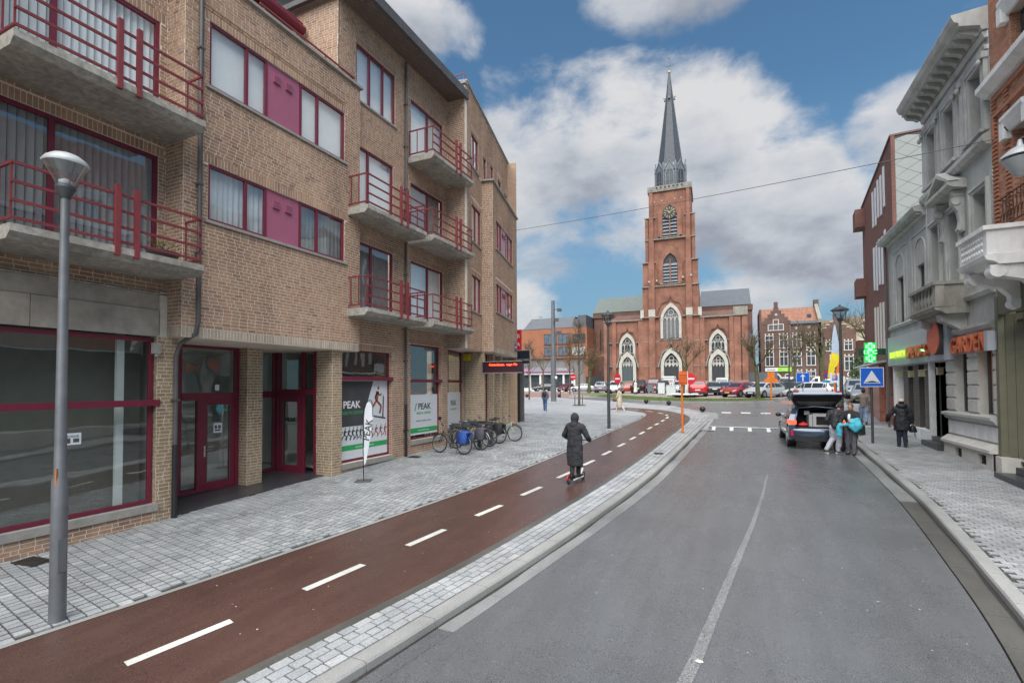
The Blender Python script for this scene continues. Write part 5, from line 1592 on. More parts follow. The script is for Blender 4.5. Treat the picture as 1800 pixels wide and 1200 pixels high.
# ------------------------------------------------------------------ old brick houses on the square
M_OBR = brick_tex('old_brown_brick', (.125, .07, .055), (.10, .055, .045), (.2, .17, .15), var=.22)
M_OBR2 = brick_tex('old_red_brick', (.15, .08, .058), (.12, .062, .046), (.18, .15, .13), var=.25)
M_TILE = mat('clay_roof_tile', (.24, .115, .075), .85, var=.3, vs=2.5, dirt=.3)
M_OWIN = mat('dark_pane', (.05, .055, .06), .15, var=.5, vs=1.5)
M_TRIM = mat('white_window_trim', (.60, .58, .53), .7, var=.08)
def facade_window(par, fr, u0, u1, z0, z1, mull=1, cross=True, trim=.1, m_=None, frm=None, lint=True):
    b = B()
    b.fb(fr, u0-trim, u0, -.02, .07, z0-.1, z1+.05).fb(fr, u1, u1+trim, -.02, .07, z0-.1, z1+.05).fb(fr, u0, u1, -.02, .06, z1-.02, z1+.08).fb(fr, u0-trim-.05, u1+trim+.05, -.02, .12, z0-.16, z0-.04)
    for i in range(1, mull+1):
        x = u0+(u1-u0)*i/(mull+1); b.fb(fr, x-.04, x+.04, .0, .05, z0, z1)
    if cross: b.fb(fr, u0, u1, .0, .055, z0+(z1-z0)*.66-.04, z0+(z1-z0)*.66+.04)
    if lint:
        for x in (u0, (u0+u1)/2, u1): b.fb(fr, x-.1, x+.1, -.01, .08, z1+.16, z1+.4)
    w = ob('window', b, frm or M_TRIM, par)
    ob('pane', B().fb(fr, u0, u1, .0, .02, z0, z1), m_ or M_OWIN, w)
    return w
old = root('stepped_gable_house', 'brown brick old house with a stepped gable, red tile roof and green bank sign', 'building', (8, 97, 1.8))
FO = Fr((0, 97), (1, 0), (0, -1))
ob('wall', B().fb(FO, 3.8, 13.0, -9, 0, 1.6, 13.3), M_OBR, old)
b = B()
ob('stone_plinth', B().fb(FO, 3.8, 13.0, -.1, .08, 1.6, 2.6), M_CST, old)
steps = [(4.0, 13.3), (4.0, 13.9), (4.5, 13.9), (4.5, 14.5), (5.0, 14.5), (5.0, 15.1), (5.5, 15.1), (5.5, 15.7), (5.9, 15.7), (5.9, 16.2), (6.7, 16.2), (6.7, 15.7), (7.1, 15.7), (7.1, 15.1), (7.6, 15.1), (7.6, 14.5), (8.1, 14.5), (8.1, 13.9), (8.5, 13.9), (8.5, 13.3)]
ob('stepped_gable', B().fprism(FO, steps, -.35, .03), M_OBR, old)
ob('gable_chimney', B().fb(FO, 6.0, 6.6, -.5, .05, 16.2, 17.2), M_OBR, old)
rf_ = ob('roof', B().add([FO.P(3.9, -.2, 13.2), FO.P(12.7, -.2, 13.2), FO.P(12.7, -4.5, 16.6), FO.P(3.9, -4.5, 16.6)], [(0, 1, 2, 3)]).add([FO.P(3.9, -9, 13.2), FO.P(12.7, -9, 13.2), FO.P(12.7, -4.5, 16.6), FO.P(3.9, -4.5, 16.6)], [(0, 1, 2, 3)]), M_TILE, old)
ob('roof_light', B().add([FO.P(11.2, -1.6, 14.45), FO.P(11.8, -1.6, 14.45), FO.P(11.8, -2.4, 15.1), FO.P(11.2, -2.4, 15.1)], [(0, 1, 2, 3)]), M_OWIN, old)
ob('party_wall', B().fprism(Fr((12.55, 97), (0, 1), (1, 0)), [(0, 1.6), (9, 1.6), (9, 13.5), (4.9, 17.0), (4.2, 17.0), (0, 13.9)], 0, .55), M_CST, old)
ob('chimney', B().fb(FO, 12.5, 13.25, -5.2, -4.2, 15.5, 17.8), M_OBR, old)
ob('party_wall', B().fb(FO, 3.7, 4.0, -9, .02, 12, 16.0), M_OBR, old)
ob('cornice', B().fb(FO, 8.45, 12.55, -.3, .35, 13.2, 13.65), M_LEAD, old)
ob('drainpipe', B().tube(FO.P(8.4, .1, 1.8), FO.P(8.4, .1, 13.2), .06, n=6), M_CST, old)
for u0, u1 in ((4.6, 5.75), (6.8, 7.95), (8.8, 9.95), (10.85, 12.0)):
    facade_window(old, FO, u0, u1, 9.2, 11.3)
    facade_window(old, FO, u0, u1, 6.15, 8.4)
for u0, u1 in ((8.85, 10.0), (10.75, 12.0)): facade_window(old, FO, u0, u1, 2.8, 5.0)
facade_window(old, FO, 5.1, 7.35, 12.35, 13.25, mull=2, cross=False, lint=False, m_=mat('gable_pane', (.12, .10, .11), .3))
facade_window(old, FO, 5.9, 6.6, 13.35, 14.1, mull=0, cross=False, lint=False)
for u, z in ((6.3, 15.0), (9.3, 12.5), (11.2, 12.55)):
    b = B(); circ(b, FO, u, z, .2, .1, .0, .08, 10); ob('ornament', b, M_TRIM, old)
ar = [(5.7+1.4*cos(pi*i/12), 3.6+1.35*sin(pi*i/12)) for i in range(13)]
b = B(); o_ = [(7.1, 1.8)]+ar+[(4.3, 1.8)]; i_ = [(6.85, 1.8)]+[(5.7+1.15*cos(pi*i/12), 3.6+1.1*sin(pi*i/12)) for i in range(13)]+[(4.55, 1.8)]
ring(b, FO, o_, i_, 0, .12)
od = ob('arched_door', b, M_TRIM, old)
ob('door_leaf', B().fprism(FO, i_, 0, .04), M_DOOR, od)
b = B(); circ(b, FO, 7.85, 4.3, .4, .14, 0, .1, 14); ob('oval_window', b, M_TRIM, old)
ob('side_entrance', B().fb(FO, 7.5, 8.2, 0, .06, 1.8, 3.8), M_DOOR, old)
sg = ob('sign_board', B().fb(FO, 4.45, 6.4, .08, .2, 5.1, 5.72), M_WHT, old)
M_LIME = mat('lime_green_sign', (.25, .58, .03), .5, var=.03)
ob('sign_board', B().fb(FO, 6.4, 8.5, .08, .21, 5.05, 5.78), M_LIME, old)
text(old, 'apotheek', .34, FO.P(5.4, .22, 5.4), (1, 0, 0), (0, 0, 1), M_PIPE, .01)
text(old, 'Vitaal', .4, FO.P(7.4, .23, 5.4), (1, 0, 0), (0, 0, 1), M_WHT, .01)
ob('sign_board', B().fb(FO, 8.3, 8.65, .05, .25, 2.3, 3.9), M_LIME, old)
old2 = root('red_brick_townhouse', 'red brown old townhouse with white window frames and an arched wooden door', 'building', (16, 98, 1.8))
F2 = Fr((0, 97.6), (1, 0), (0, -1))
ob('wall', B().fb(F2, 13.05, 18.0, -9, 0, 1.6, 12.0), M_OBR2, old2)
st2 = [(13.3, 11.9), (13.3, 12.3), (13.8, 12.3), (13.8, 12.8), (14.3, 12.8), (14.3, 13.3), (14.9, 13.3), (14.9, 13.9), (15.5, 13.9), (15.5, 13.3), (16.0, 13.3), (16.0, 12.8), (16.6, 12.8), (16.6, 12.3), (17.1, 12.3), (17.1, 11.9)]
ob('stepped_gable', B().fprism(F2, st2, -.35, .03), M_OBR2, old2)
for a, c, z in ((13.3, 13.8, 12.3), (13.8, 14.3, 12.8), (14.3, 14.9, 13.3), (15.5, 16.0, 13.3), (16.0, 16.6, 12.8), (16.6, 17.1, 12.3)):
    ob('step_coping', B().fb(F2, a, c, -.4, .08, z, z+.09), M_TRIM, old2)
ob('roof', B().add([F2.P(13.0, -.1, 11.9), F2.P(20.5, -.1, 11.9), F2.P(20.5, -4.5, 14.2), F2.P(13.0, -4.5, 14.2)], [(0, 1, 2, 3)]), mat('brown_roof_tile', (.16, .115, .075), .85, var=.3, vs=2), old2)
ob('chimney', B().fb(F2, 14.9, 15.3, -1, -.4, 13.9, 14.7), M_OBR2, old2)
for u0, u1, z0, z1 in ((13.75, 14.75, 8.5, 9.95), (16.35, 17.4, 8.6, 9.9), (14.3, 15.0, 5.3, 7.4), (16.35, 17.5, 5.2, 7.4), (13.8, 14.6, 2.4, 4.4), (15.0, 15.7, 8.5, 9.9)):
    facade_window(old2, F2, u0, u1, z0, z1)
dd = ob('wooden_door', B().fprism(F2, [(16.7, 1.8), (16.7, 3.3), (16.85, 3.6), (17.2, 3.75), (17.55, 3.6), (17.7, 3.3), (17.7, 1.8)], 0, .06), mat('red_brown_wood', (.16, .05, .03), .6, var=.2), old2)
b = B(); circ(b, F2, 17.1, 4.45, .5, .16, 0, .1, 14); ob('oval_window', b, M_TRIM, old2)
ob('door_surround', B().fb(F2, 16.45, 16.68, -.02, .1, 1.8, 3.8).fb(F2, 17.72, 17.95, -.02, .1, 1.8, 3.8).fb(F2, 16.45, 17.95, -.02, .12, 3.8, 3.95), M_TRIM, old2)
cream = root('cream_house', 'narrow cream rendered house with a brown roof behind bare trees', 'building', (20, 99, 1.8))
M_CREAM = mat('cream_render', (.50, .45, .32), .85, var=.1, vs=.8, dirt=.2)
ob('wall', B().box(18.05, 30, 98.2, 107, 1.6, 11.6), M_CREAM, cream)
ob('roof', B().add([(18.0, 98.0, 11.6), (30, 98.0, 11.6), (30, 102.5, 14.5), (18.0, 102.5, 14.5)], [(0, 1, 2, 3)]), mat('dull_brown_tile', (.17, .13, .085), .85, var=.25, vs=2), cream)
F3_ = Fr((0, 98.2), (1, 0), (0, -1))
for u0, z0 in ((18.6, 8.3), (20.3, 8.3), (18.6, 5.2), (20.3, 5.2), (18.6, 2.4), (22.0, 8.3), (22.0, 5.2)):
    facade_window(cream, F3_, u0, u0+.9, z0, z0+1.8, lint=False)
ob('dormer', B().fb(F3_, 19.2, 21.2, -2.2, -.8, 12.3, 13.6), M_TRIM, cream)

# ------------------------------------------------------------------ orange brick building left of the church
org_ = root('orange_brick_block', 'orange brick shop building with grey slate roof and white shopfront left of the church', 'building', (-36, 100, 1.8))
M_ORB = brick_tex('orange_brick', (.34, .13, .07), (.29, .11, .06), (.3, .18, .12), var=.12)
M_GCLAD = mat('grey_cladding', (.20, .19, .18), .7, var=.12, vs=.8)
FQ = Fr((0, 100), (1, 0), (0, -1))
ob('wall', B().fb(FQ, -60, -28.5, -14, 0, 8.65, 15.1), M_ORB, org_)
ob('lower_wall', B().fb(FQ, -60, -28.6, -14, -.5, 1.6, 8.64), M_GCLAD, org_)
ob('side_pier', B().fb(FQ, -29.0, -28.3, -14, .02, 1.6, 9.2), M_ORB, org_)
ob('slate_roof', B().add([FQ.P(-43.2, -.4, 15.1), FQ.P(-31.5, -.4, 15.1), FQ.P(-31.5, -1.6, 17.6), FQ.P(-41.6, -1.6, 17.6), FQ.P(-43.2, -10, 15.1), FQ.P(-41.6, -9, 17.6), FQ.P(-31.5, -9, 17.6)], [(0, 1, 2, 3), (0, 3, 5, 4), (3, 2, 6, 5)]), M_BSLATE, org_)
ob('roof_box', B().fb(FQ, -31.6, -28.8, -9, -.5, 15.1, 17.0).fb(FQ, -30.6, -28.8, -9, -.6, 17.0, 17.7), M_BSLATE, org_)
ob('coping', B().fb(FQ, -60, -28.4, -.5, .06, 15.1, 15.22), M_LEAD, org_)
M_BLUEP = mat('pane_blue_grey', (.10, .13, .16), .12, var=.4, vs=1)
M_ANTH = mat('anthracite_frame', (.04, .045, .055), .5)
for u0, u1 in ((-38.0, -35.2), (-34.8, -32.1)):
    for z0, z1 in ((11.7, 13.85), (9.25, 11.0)):
        facade_window(org_, FQ, u0, u1, z0, z1, mull=2, cross=False, trim=.05, m_=M_BLUEP, frm=M_ANTH, lint=False)
lg = ob('loggia', B().fb(FQ, -31.7, -28.85, .0, .02, 11.7, 13.7), M_OWIN, org_)
ob('railing', B().fb(FQ, -31.7, -28.85, .03, .08, 12.6, 12.66).fb(FQ, -31.7, -28.85, .03, .05, 11.7, 12.5), M_ANTH, lg)
facade_window(org_, FQ, -31.7, -28.85, 9.25, 11.0, mull=3, cross=False, trim=.05, m_=mat('curtained_pane', (.42, .42, .40), .4, var=.2), frm=M_ANTH, lint=False)
ob('sign_band', B().fb(FQ, -44, -31.5, -.3, .5, 5.75, 6.7), mat('lilac_grey_band', (.24, .24, .28), .6), org_)
ob('sign_line', B().fb(FQ, -44, -31.5, .5, .52, 5.62, 5.78), mat('crimson_line', (.35, .02, .08), .6), org_)
text(org_, 'KREFEL', .55, FQ.P(-41.6, .55, 6.15), (1, 0, 0), (0, 0, 1), mat('magenta_letters', (.75, .25, .5), .5, emit=.4), .02)
text(org_, 'MEUBELEN', .4, FQ.P(-33.8, .55, 6.2), (1, 0, 0), (0, 0, 1), M_WHT, .02)
ob('awning_edge', B().fb(FQ, -44, -31.5, -.3, .3, 5.2, 5.6), M_WHT, org_)
for u0 in (-43.8, -41.3, -38.6, -36.0, -33.6):
    ob('shop_pane', B().fb(FQ, u0, u0+2.1, -.48, -.44, 2.2, 5.2), M_OWIN, org_)
    ob('pillar', B().fb(FQ, u0+2.12, u0+2.5, -.5, .1, 1.7, 5.2), M_WHT, org_)
ob('shop_base', B().fb(FQ, -44, -31.4, -.5, -.3, 1.6, 2.3), M_WHT, org_)
ob('roof_aerial', B().tube(FQ.P(-40, -3, 17.6), FQ.P(-40, -3, 18.3), .04).tube(FQ.P(-40.6, -3, 18.2), FQ.P(-39.4, -3, 18.2), .03), M_ANTH, org_)
anx = root('low_brick_annex', 'low brown brick annex with dark gates between orange block and church', 'building', (-25, 106, 1.8))
ob('wall', B().box(-28.3, -20, 105, 112, 1.6, 9.0), M_CBR2, anx)
ob('gate', B().box(-27.8, -26.6, 104.9, 105, 1.7, 4.8).box(-25.2, -22.4, 104.9, 105, 1.7, 5.0), M_ANTH, anx)
ob('roof', B().add([(-28.4, 104.8, 9), (-19.9, 104.8, 9), (-19.9, 108.5, 11.3), (-28.4, 108.5, 11.3)], [(0, 1, 2, 3)]), M_TILE, anx)
# ------------------------------------------------------------------ right side of the street
M_STUC = mat('grey_stucco', (.37, .375, .35), .85, var=.15, vs=1.2, bump=.2, dirt=.6)
M_STUC2 = mat('light_grey_moulding', (.44, .44, .415), .8, var=.15, vs=2, bump=.2, dirt=.65)
M_STW = mat('white_painted_stone', (.72, .72, .70), .75, var=.1, vs=3, dirt=.5)
M_STD = mat('weathered_stone', (.27, .26, .225), .85, var=.2, vs=3, bump=.3, dirt=.8)
M_RST = mat('rusticated_stone', (.52, .50, .455), .8, var=.12, vs=3, bump=.2, dirt=.4)
M_OLIVE = mat('olive_painted_wood', (.135, .13, .085), .65, var=.12, vs=3)
M_ALU = mat('aluminium_fascia', (.36, .385, .41), .45, var=.04, vs=1)
M_RB = piece_mat('orange_red_brick', [(.36, .15, .085), (.43, .20, .12), (.31, .125, .075), (.47, .24, .15), (.38, .17, .10)], .9, .4, 80, .2)
M_DB = piece_mat('dark_glazed_brick', [(.12, .105, .09), (.16, .14, .12), (.10, .09, .08), (.14, .12, .10)], .5, .3, 80, .4)
M_RMORT = mat('pinkish_mortar', (.40, .33, .28), .95, var=.12, vs=6)
M_DMORT = mat('dark_mortar', (.07, .065, .06), .95, var=.12, vs=6)
M_WFR = mat('dark_window_frame', (.05, .05, .048), .5, var=.1)
M_GRN2 = glass_mat('reflecting_glass', (.5, .55, .55), .22)
FR = Fr((6.25, 0), (0, 1), (-1, 0))

gh = root('grey_stucco_house', 'grey stucco townhouse with bracketed cornice, stone balcony and restaurant shopfront on the right', 'building', (6.25, 19.5, .68))
G = lambda n, b, m_, p=None: ob(n, b, m_, p or gh)
tops = [(17.5, 18.33, 9.88, 11.7), (19.37, 20.17, 9.88, 11.7), (20.95, 21.75, 9.85, 11.7)]
mids = [(17.4, 18.25, 6.9, 8.32), (19.25, 20.05, 6.05, 8.32), (20.85, 21.66, 6.35, 8.34)]
b = B(); wall_body(b, FR, 17.1, 22.05, 4.4, 12.75, [h+(.42,) for h in tops+mids], .42); G('wall', b, M_STUC)
for h in tops+mids:
    window(gh, FR, h[0]+.02, h[1]-.02, h[2], h[3], -.36, mull=((h[0]+h[1])/2,), trans=(h[3]-.55,), fw=.05, fm=M_WFR, blind=('curtain', M_NET, .999))
    s = B()
    for o_, d in ((.0, .05), (.09, .09)):
        w = .09
        s.fb(FR, h[0]-o_-w, h[0]-o_, -.0, d, h[2]-.02, h[3]+o_+w).fb(FR, h[1]+o_, h[1]+o_+w, 0, d, h[2]-.02, h[3]+o_+w).fb(FR, h[0]-o_, h[1]+o_, 0, d-.003, h[3]+o_, h[3]+o_+w-.004)
    G('window_surround', s, M_STUC2)
    G('sill', B().fb(FR, h[0]-.2, h[1]+.2, -.1, .16, h[2]-.12, h[2]-.021), M_STUC2)
# cornice with modillions
G('cornice', B().fprof(FR, [(0, 12.42), (.14, 12.42), (.18, 12.55), (.62, 12.66), (.62, 12.74), (.72, 12.80), (.78, 12.95), (.78, 13.0), (0, 13.05)], 17.05, 22.15), M_STUC2)
for k in range(12):
    u = 17.22+k*.43
    G('modillion', B().fprof(FR, [(.1, 12.40), (.2, 12.36), (.3, 12.44), (.5, 12.50), (.56, 12.58), (.56, 12.66), (.1, 12.62)], u, u+.17), M_STUC)
G('dentil_band', B().fprof(FR, [(0, 12.22), (.08, 12.22), (.12, 12.34), (.12, 12.40), (0, 12.40)], 17.1, 22.05), M_STUC2)
G('architrave', B().fprof(FR, [(0, 11.9), (.07, 11.9), (.10, 11.98), (.10, 12.02), (0, 12.02)], 17.1, 22.05), M_STUC2)
for a, c in ((17.25, 18.5), (19.15, 20.45), (20.8, 21.9)):
    G('frieze_panel', B().fb(FR, a, c, 0, .03, 12.06, 12.19), M_STUC2)
for u in (17.16, 18.58, 18.95, 20.48, 21.93):
    G('pilaster', B().fb(FR, u, u+.2 if u != 21.93 else 22.05, 0, .10, 9.75, 11.7), M_STUC2)
    G('capital', B().fb(FR, u-.03, u+.23 if u != 21.93 else 22.08, 0, .15, 11.7, 11.88).ell(FR.P(u+.1, .17, 11.62), (.06, .09, .09), 8, 6), M_STUC2)
G('string_course', B().fprof(FR, [(0, 9.3), (.12, 9.32), (.2, 9.45), (.2, 9.58), (0, 9.68)], 17.05, 22.12), M_STUC2)
G('string_course', B().fprof(FR, [(0, 5.35), (.08, 5.35), (.14, 5.45), (.14, 5.52), (0, 5.58)], 17.1, 18.75), M_STUC2)
G('pediment', B().fprism(FR, [(18.75, 8.92), (20.55, 8.92), (20.55, 9.02), (19.65, 9.5), (18.75, 9.02)], .0, .2).fprof(FR, [(0, 8.72), (.3, 8.78), (.45, 8.86), (.45, 8.96), (0, 9.0)], 18.65, 20.65), M_STUC2)
G('pediment_rake', B().fprism(FR, [(18.62, 8.97), (18.75, 8.97), (19.65, 9.42), (20.55, 8.97), (20.68, 8.97), (19.65, 9.56)], .2, .44), M_STUC2)
for u in (18.86, 20.2):
    c = B().fb(FR, u, u+.22, 0, .28, 8.55, 8.72)
    c.fprism(Fr(FR.P(u+.02, 0, 0), (-1, 0), (0, 1)), [(0, 7.5), (.08, 7.45), (.16, 7.55), (.12, 7.8), (.16, 8.1), (.28, 8.3), (.32, 8.5), (.25, 8.56), (0, 8.56)], 0, .18)
    c.tube(FR.P(u-.01, .2, 8.38), FR.P(u+.23, .2, 8.38), .1, n=12).tube(FR.P(u-.01, .12, 7.56), FR.P(u+.23, .12, 7.56), .06, n=10)
    G('console', c, M_STUC2)
# stone balcony
bal = G('stone_balcony', B().fprof(FR, [(0, 5.02), (.55, 5.02), (.68, 5.12), (.80, 5.14), (.84, 5.22), (0, 5.24)], 18.7, 21.05), M_STD)
ob('balcony_rail', B().fb(FR, 18.68, 21.05, .60, .86, 5.90, 6.0).fb(FR, 18.68, 18.90, .0, .60, 5.90, 6.0), M_STD, bal)
ob('balcony_end_panel', B().fb(FR, 18.74, 18.84, .0, .6, 5.24, 5.9).fb(FR, 18.70, 18.92, .58, .8, 5.24, 5.9).fb(FR, 20.85, 21.03, .62, .8, 5.24, 5.9).fb(FR, 18.72, 21.0, .6, .82, 5.24, 5.32), M_STD, bal)
for k in range(6):
    u = 19.12+k*.31
    ob('baluster', B().lathe([(.05, 5.32), (.045, 5.38), (.075, 5.48), (.075, 5.56), (.04, 5.72), (.05, 5.9)], (6.25-.72, u, 0), 10), M_STD, bal)
for u in (18.95, 20.6):
    ob('balcony_corbel', B().fprism(Fr(FR.P(u, 0, 0), (-1, 0), (0, 1)), [(0, 4.42), (.1, 4.4), (.15, 4.55), (.32, 4.68), (.6, 4.82), (.66, 5.02), (0, 5.02)], 0, .28).tube(FR.P(u-.02, .52, 4.9), FR.P(u+.3, .52, 4.9), .1, n=12), M_STUC2, bal)
ob('balcony_underside', B().fprism(Fr(FR.P(18.9, 0, 0), (-1, 0), (0, 1)), [(0, 4.75), (.3, 4.85), (.6, 5.01), (0, 5.01)], .3, 1.7), M_STD, bal)
# shopfront GARDEN
G('lintel_band', B().fprof(FR, [(0, 4.42), (.1, 4.42), (.16, 4.52), (.16, 4.6), (0, 4.62)], 17.1, 20.0), M_STUC2)
G('lintel_band', B().fb(FR, 17.1, 20.0, -.2, .04, 4.36, 4.42), M_STUC)
gw = [(17.3, 18.24, 2.06, 4.36, .3), (18.92, 19.86, 2.06, 4.36, .3)]
b = B(); wall_body(b, FR, 17.08, 20.55, .45, 4.38, gw+[(20.0, 20.02, 4.37, 4.38, .01)], .3); G('wall', b, M_RST)
# rusticated blocks on the three piers
for a, c in ((17.08, 17.3), (18.24, 18.92), (19.86, 20.55)):
    z = 2.1
    while z < 4.3:
        G('rusticated_block', B().fprof(FR, [(0, z), (.045, z+.02), (.045, z+.35), (0, z+.37)], a+.01, c-.01), M_RST)
        z += .40
G('sill_moulding', B().fprof(FR, [(0, 1.80), (.08, 1.82), (.14, 1.92), (.2, 1.95), (.2, 2.02), (0, 2.06)], 17.08, 20.55), M_STUC2)
G('apron_panel', B().fb(FR, 17.15, 20.45, .0, .03, 1.36, 1.76), M_STW)
G('plinth_cap', B().fprof(FR, [(0, 1.3), (.06, 1.3), (.24, 1.16), (.24, 1.08), (0, 1.06)], 17.08, 20.5), M_RST)
b = B(); wall_body(b, FR, 17.08, 20.5, .35, 1.07, [(17.5, 18.02, .70, .98, .15), (19.1, 19.66, .70, .98, .15)], .15, d=.16); G('plinth', b, M_RST)
for a in (17.5, 19.1):
    v = B()
    for k in range(6): v.fb(FR, a+.02+k*.09, a+.035+k*.09, .06, .075, .7, .98)
    for k in range(3): v.fb(FR, a, a+.54, .065, .08, .74+k*.09, .755+k*.09)
    G('vent_grille', v, M_IRON)
for h in gw:
    window(gh, FR, h[0], h[1], h[2], h[3], -.22, fw=.05, fm=M_WFR, gm=M_GRN2)
G('dining_room', B().box(9.5, 9.55, 16, 22, .6, 4.6).box(6.5, 9.5, 16, 22, .9, .95).box(6.5, 9.5, 16, 22, 4.5, 4.55).box(6.5, 9.5, 22.0, 22.05, .9, 4.5), mat('red_brown_room', (.10, .06, .05), .8, var=.3, vs=2))
M_LAMP = mat('red_lantern', (.9, .12, .02), .5, emit=1.6, var=0)
M_LAMP2 = mat('orange_lamp', (1.0, .35, .05), .5, emit=2.5, var=0)
ln = root('red_lantern', 'glowing red and orange hanging lantern behind the right restaurant window', 'lantern', (6.9, 17.9, 3.1))
ob('lantern_body', B().ell((6.9, 17.85, 3.42), (.13, .13, .1), 12, 8), M_LAMP, ln)
ob('lantern_shade', B().lathe([(.05, .1), (.2, .0), (.2, -.08), (.12, -.12)], (6.9, 17.85, 3.24), 12), M_LAMP2, ln)
ob('cord', B().tube((6.9, 17.85, 3.5), (6.9, 17.85, 4.5), .008), M_BLK, ln)
for k, u in enumerate((17.7, 19.3)):
    G('table', B().box(6.9, 7.7, u-.4, u+.4, 1.65, 1.69).tube((7.3, u, .95), (7.3, u, 1.66), .04), M_WFR)
# letters GARDEN on a box
sb = G('sign_box', B().fb(FR, 16.98, 19.62, .02, .10, 3.82, 4.30), M_ALU)
G('sign_box', B().fb(FR, 16.96, 17.14, .101, .26, 3.80, 4.32), M_ALU)
M_LET = mat('orange_red_letter', (.50, .12, .05), .3, var=.3, vs=9)
M_LET2 = mat('letter_edge', (.42, .16, .05), .4, var=.2, vs=9)
def letters(par, s, u0, u1, zc, h, d, ext, m_):
    n = len(s); w = (u0-u1)/n
    for i, ch in enumerate(s):
        if ch == ' ': continue
        text(par, ch, h*1.38, FR.P(u0-(i+.5)*w, d, zc), (0, -1, 0), (0, 0, 1), m_, ext, name='letter', off=.012, sx=w/h*1.02)
letters(gh, 'GARDEN', 19.58, 17.18, 4.05, .50, .17, .06, M_LET)
# left shopfront: aluminium fascia, round emblem, letters
lh = root('low_grey_shop_house', 'low grey rendered house with blind arches, dentil cornice and grey restaurant fascia', 'building', (6.25, 24.5, .85))
H = lambda n, b, m_, p=None: ob(n, b, m_, p or lh)
hl = [(22.45, 23.2, 5.62, 7.36, .2), (24.95, 25.72, 5.4, 7.38, .2)]
b = B(); wall_body(b, FR, 22.08, 27.05, 4.7, 9.2, hl, .2); H('wall', b, M_STUC)
for h in hl:
    window(lh, FR, h[0], h[1], h[2], h[3], -.15, mull=((h[0]+h[1])/2,), fw=.04, fm=M_WFR, blind=('curtain', M_NET, .999))
    uc = (h[0]+h[1])/2
    o1 = [(uc+.62*cos(pi*i/12), 7.75+.62*sin(pi*i/12)) for i in range(13)]
    i1 = [(uc+.57*cos(pi*i/12), 7.75+.57*sin(pi*i/12)) for i in range(13)]
    b = B(); ring(b, FR, [(uc+.62, 5.6)]+o1+[(uc-.62, 5.6)], [(uc+.57, 5.6)]+i1+[(uc-.57, 5.6)], 0, .04); H('blind_arch', b, M_STUC2)
    b = B().fb(FR, uc-.95, uc-.9, 0, .03, 5.6, 8.6).fb(FR, uc+.9, uc+.95, 0, .03, 5.6, 8.6).fb(FR, uc-.9, uc+.9, 0, .03, 8.55, 8.6); H('panel_moulding', b, M_STUC2)
H('string_course', B().fprof(FR, [(0, 5.28), (.08, 5.28), (.12, 5.38), (0, 5.46)], 22.08, 27.1), M_STUC2)
H('cornice', B().fprof(FR, [(0, 8.98), (.1, 9.0), (.14, 9.1), (.34, 9.16), (.40, 9.28), (.40, 9.34), (0, 9.42)], 22.08, 27.2), M_STUC2)
for k in range(22):
    u = 22.15+k*.225
    H('dentil', B().fb(FR, u, u+.1, .1, .28, 9.04, 9.15), M_STUC2)
H('downpipe', B().path([(6.12, 26.95, 9.1), (6.12, 26.95, 1.0)], .05, 8), M_PIPE)
fa = H('fascia_board', B().fb(FR, 19.96, 26.85, .02, .14, 3.7, 4.92), M_ALU)
H('fascia_return', B().fb(FR, 19.66, 19.95, .02, .26, 3.68, 4.9), M_ALU)
em = H('round_emblem', B().tube(FR.P(20.5, .14, 4.44), FR.P(20.5, .36, 4.44), .57, n=32), M_PIPE)
ob('emblem_face', B().tube(FR.P(20.5, .36, 4.44), FR.P(20.5, .38, 4.44), .55, n=32), mat('vermilion_face', (.66, .13, .06), .5, var=.15, vs=3), em)
letters(lh, "CHENG'S", 23.75, 21.45, 4.08, .42, .24, .06, M_LET)
M_NEON = mat('yellow_green_neon', (.50, .55, .06), .5, emit=.35, var=.1)
letters(lh, 'RESTAURANT', 26.2, 23.9, 4.12, .25, .22, .03, M_NEON)
H('neon_tube', B().tube(FR.P(26.0, .16, 4.12), FR.P(22.2, .16, 4.12), .025), mat('green_neon', (.1, .9, .25), .5, emit=6, var=0))
pR, pD = Pieces(), Pieces()
for a, c, dd in ((22.08, 22.35, -.1), (22.7, 23.3, -.15), (23.3, 23.9, -.4), (23.9, 24.6, -.15), (24.6, 25.2, -.4), (25.2, 25.8, -.15), (25.8, 26.4, -.4), (22.35, 22.7, -.4)):
    f_ = Fr((6.25-dd, 0), (0, 1), (-1, 0))
    H('wall', B().add([f_.P(a, 0, 1.2), f_.P(c, 0, 1.2), f_.P(c, 0, 3.72), f_.P(a, 0, 3.72)], [(0, 1, 2, 3)]), M_DMORT)
    bricks(pD, f_, a, c, 1.25, 3.72, ())
    if dd > -.2: H('pier_side', B().add([f_.P(a, 0, 1.2), f_.P(a, -.3, 1.2), f_.P(a, -.3, 3.72), f_.P(a, 0, 3.72)], [(0, 1, 2, 3)]), M_DMORT)
H('white_plinth', B().fb(FR, 22.05, 26.6, -.4, .02, .5, 1.24), M_STW)
H('white_post', B().fb(FR, 26.45, 26.65, -.3, .02, .5, 3.72).fb(FR, 22.0, 22.12, -.2, .06, .5, 3.72), M_STW)
H('fascia_soffit', B().fb(FR, 20.0, 26.85, -.6, .02, 3.66, 3.72), M_ALU)
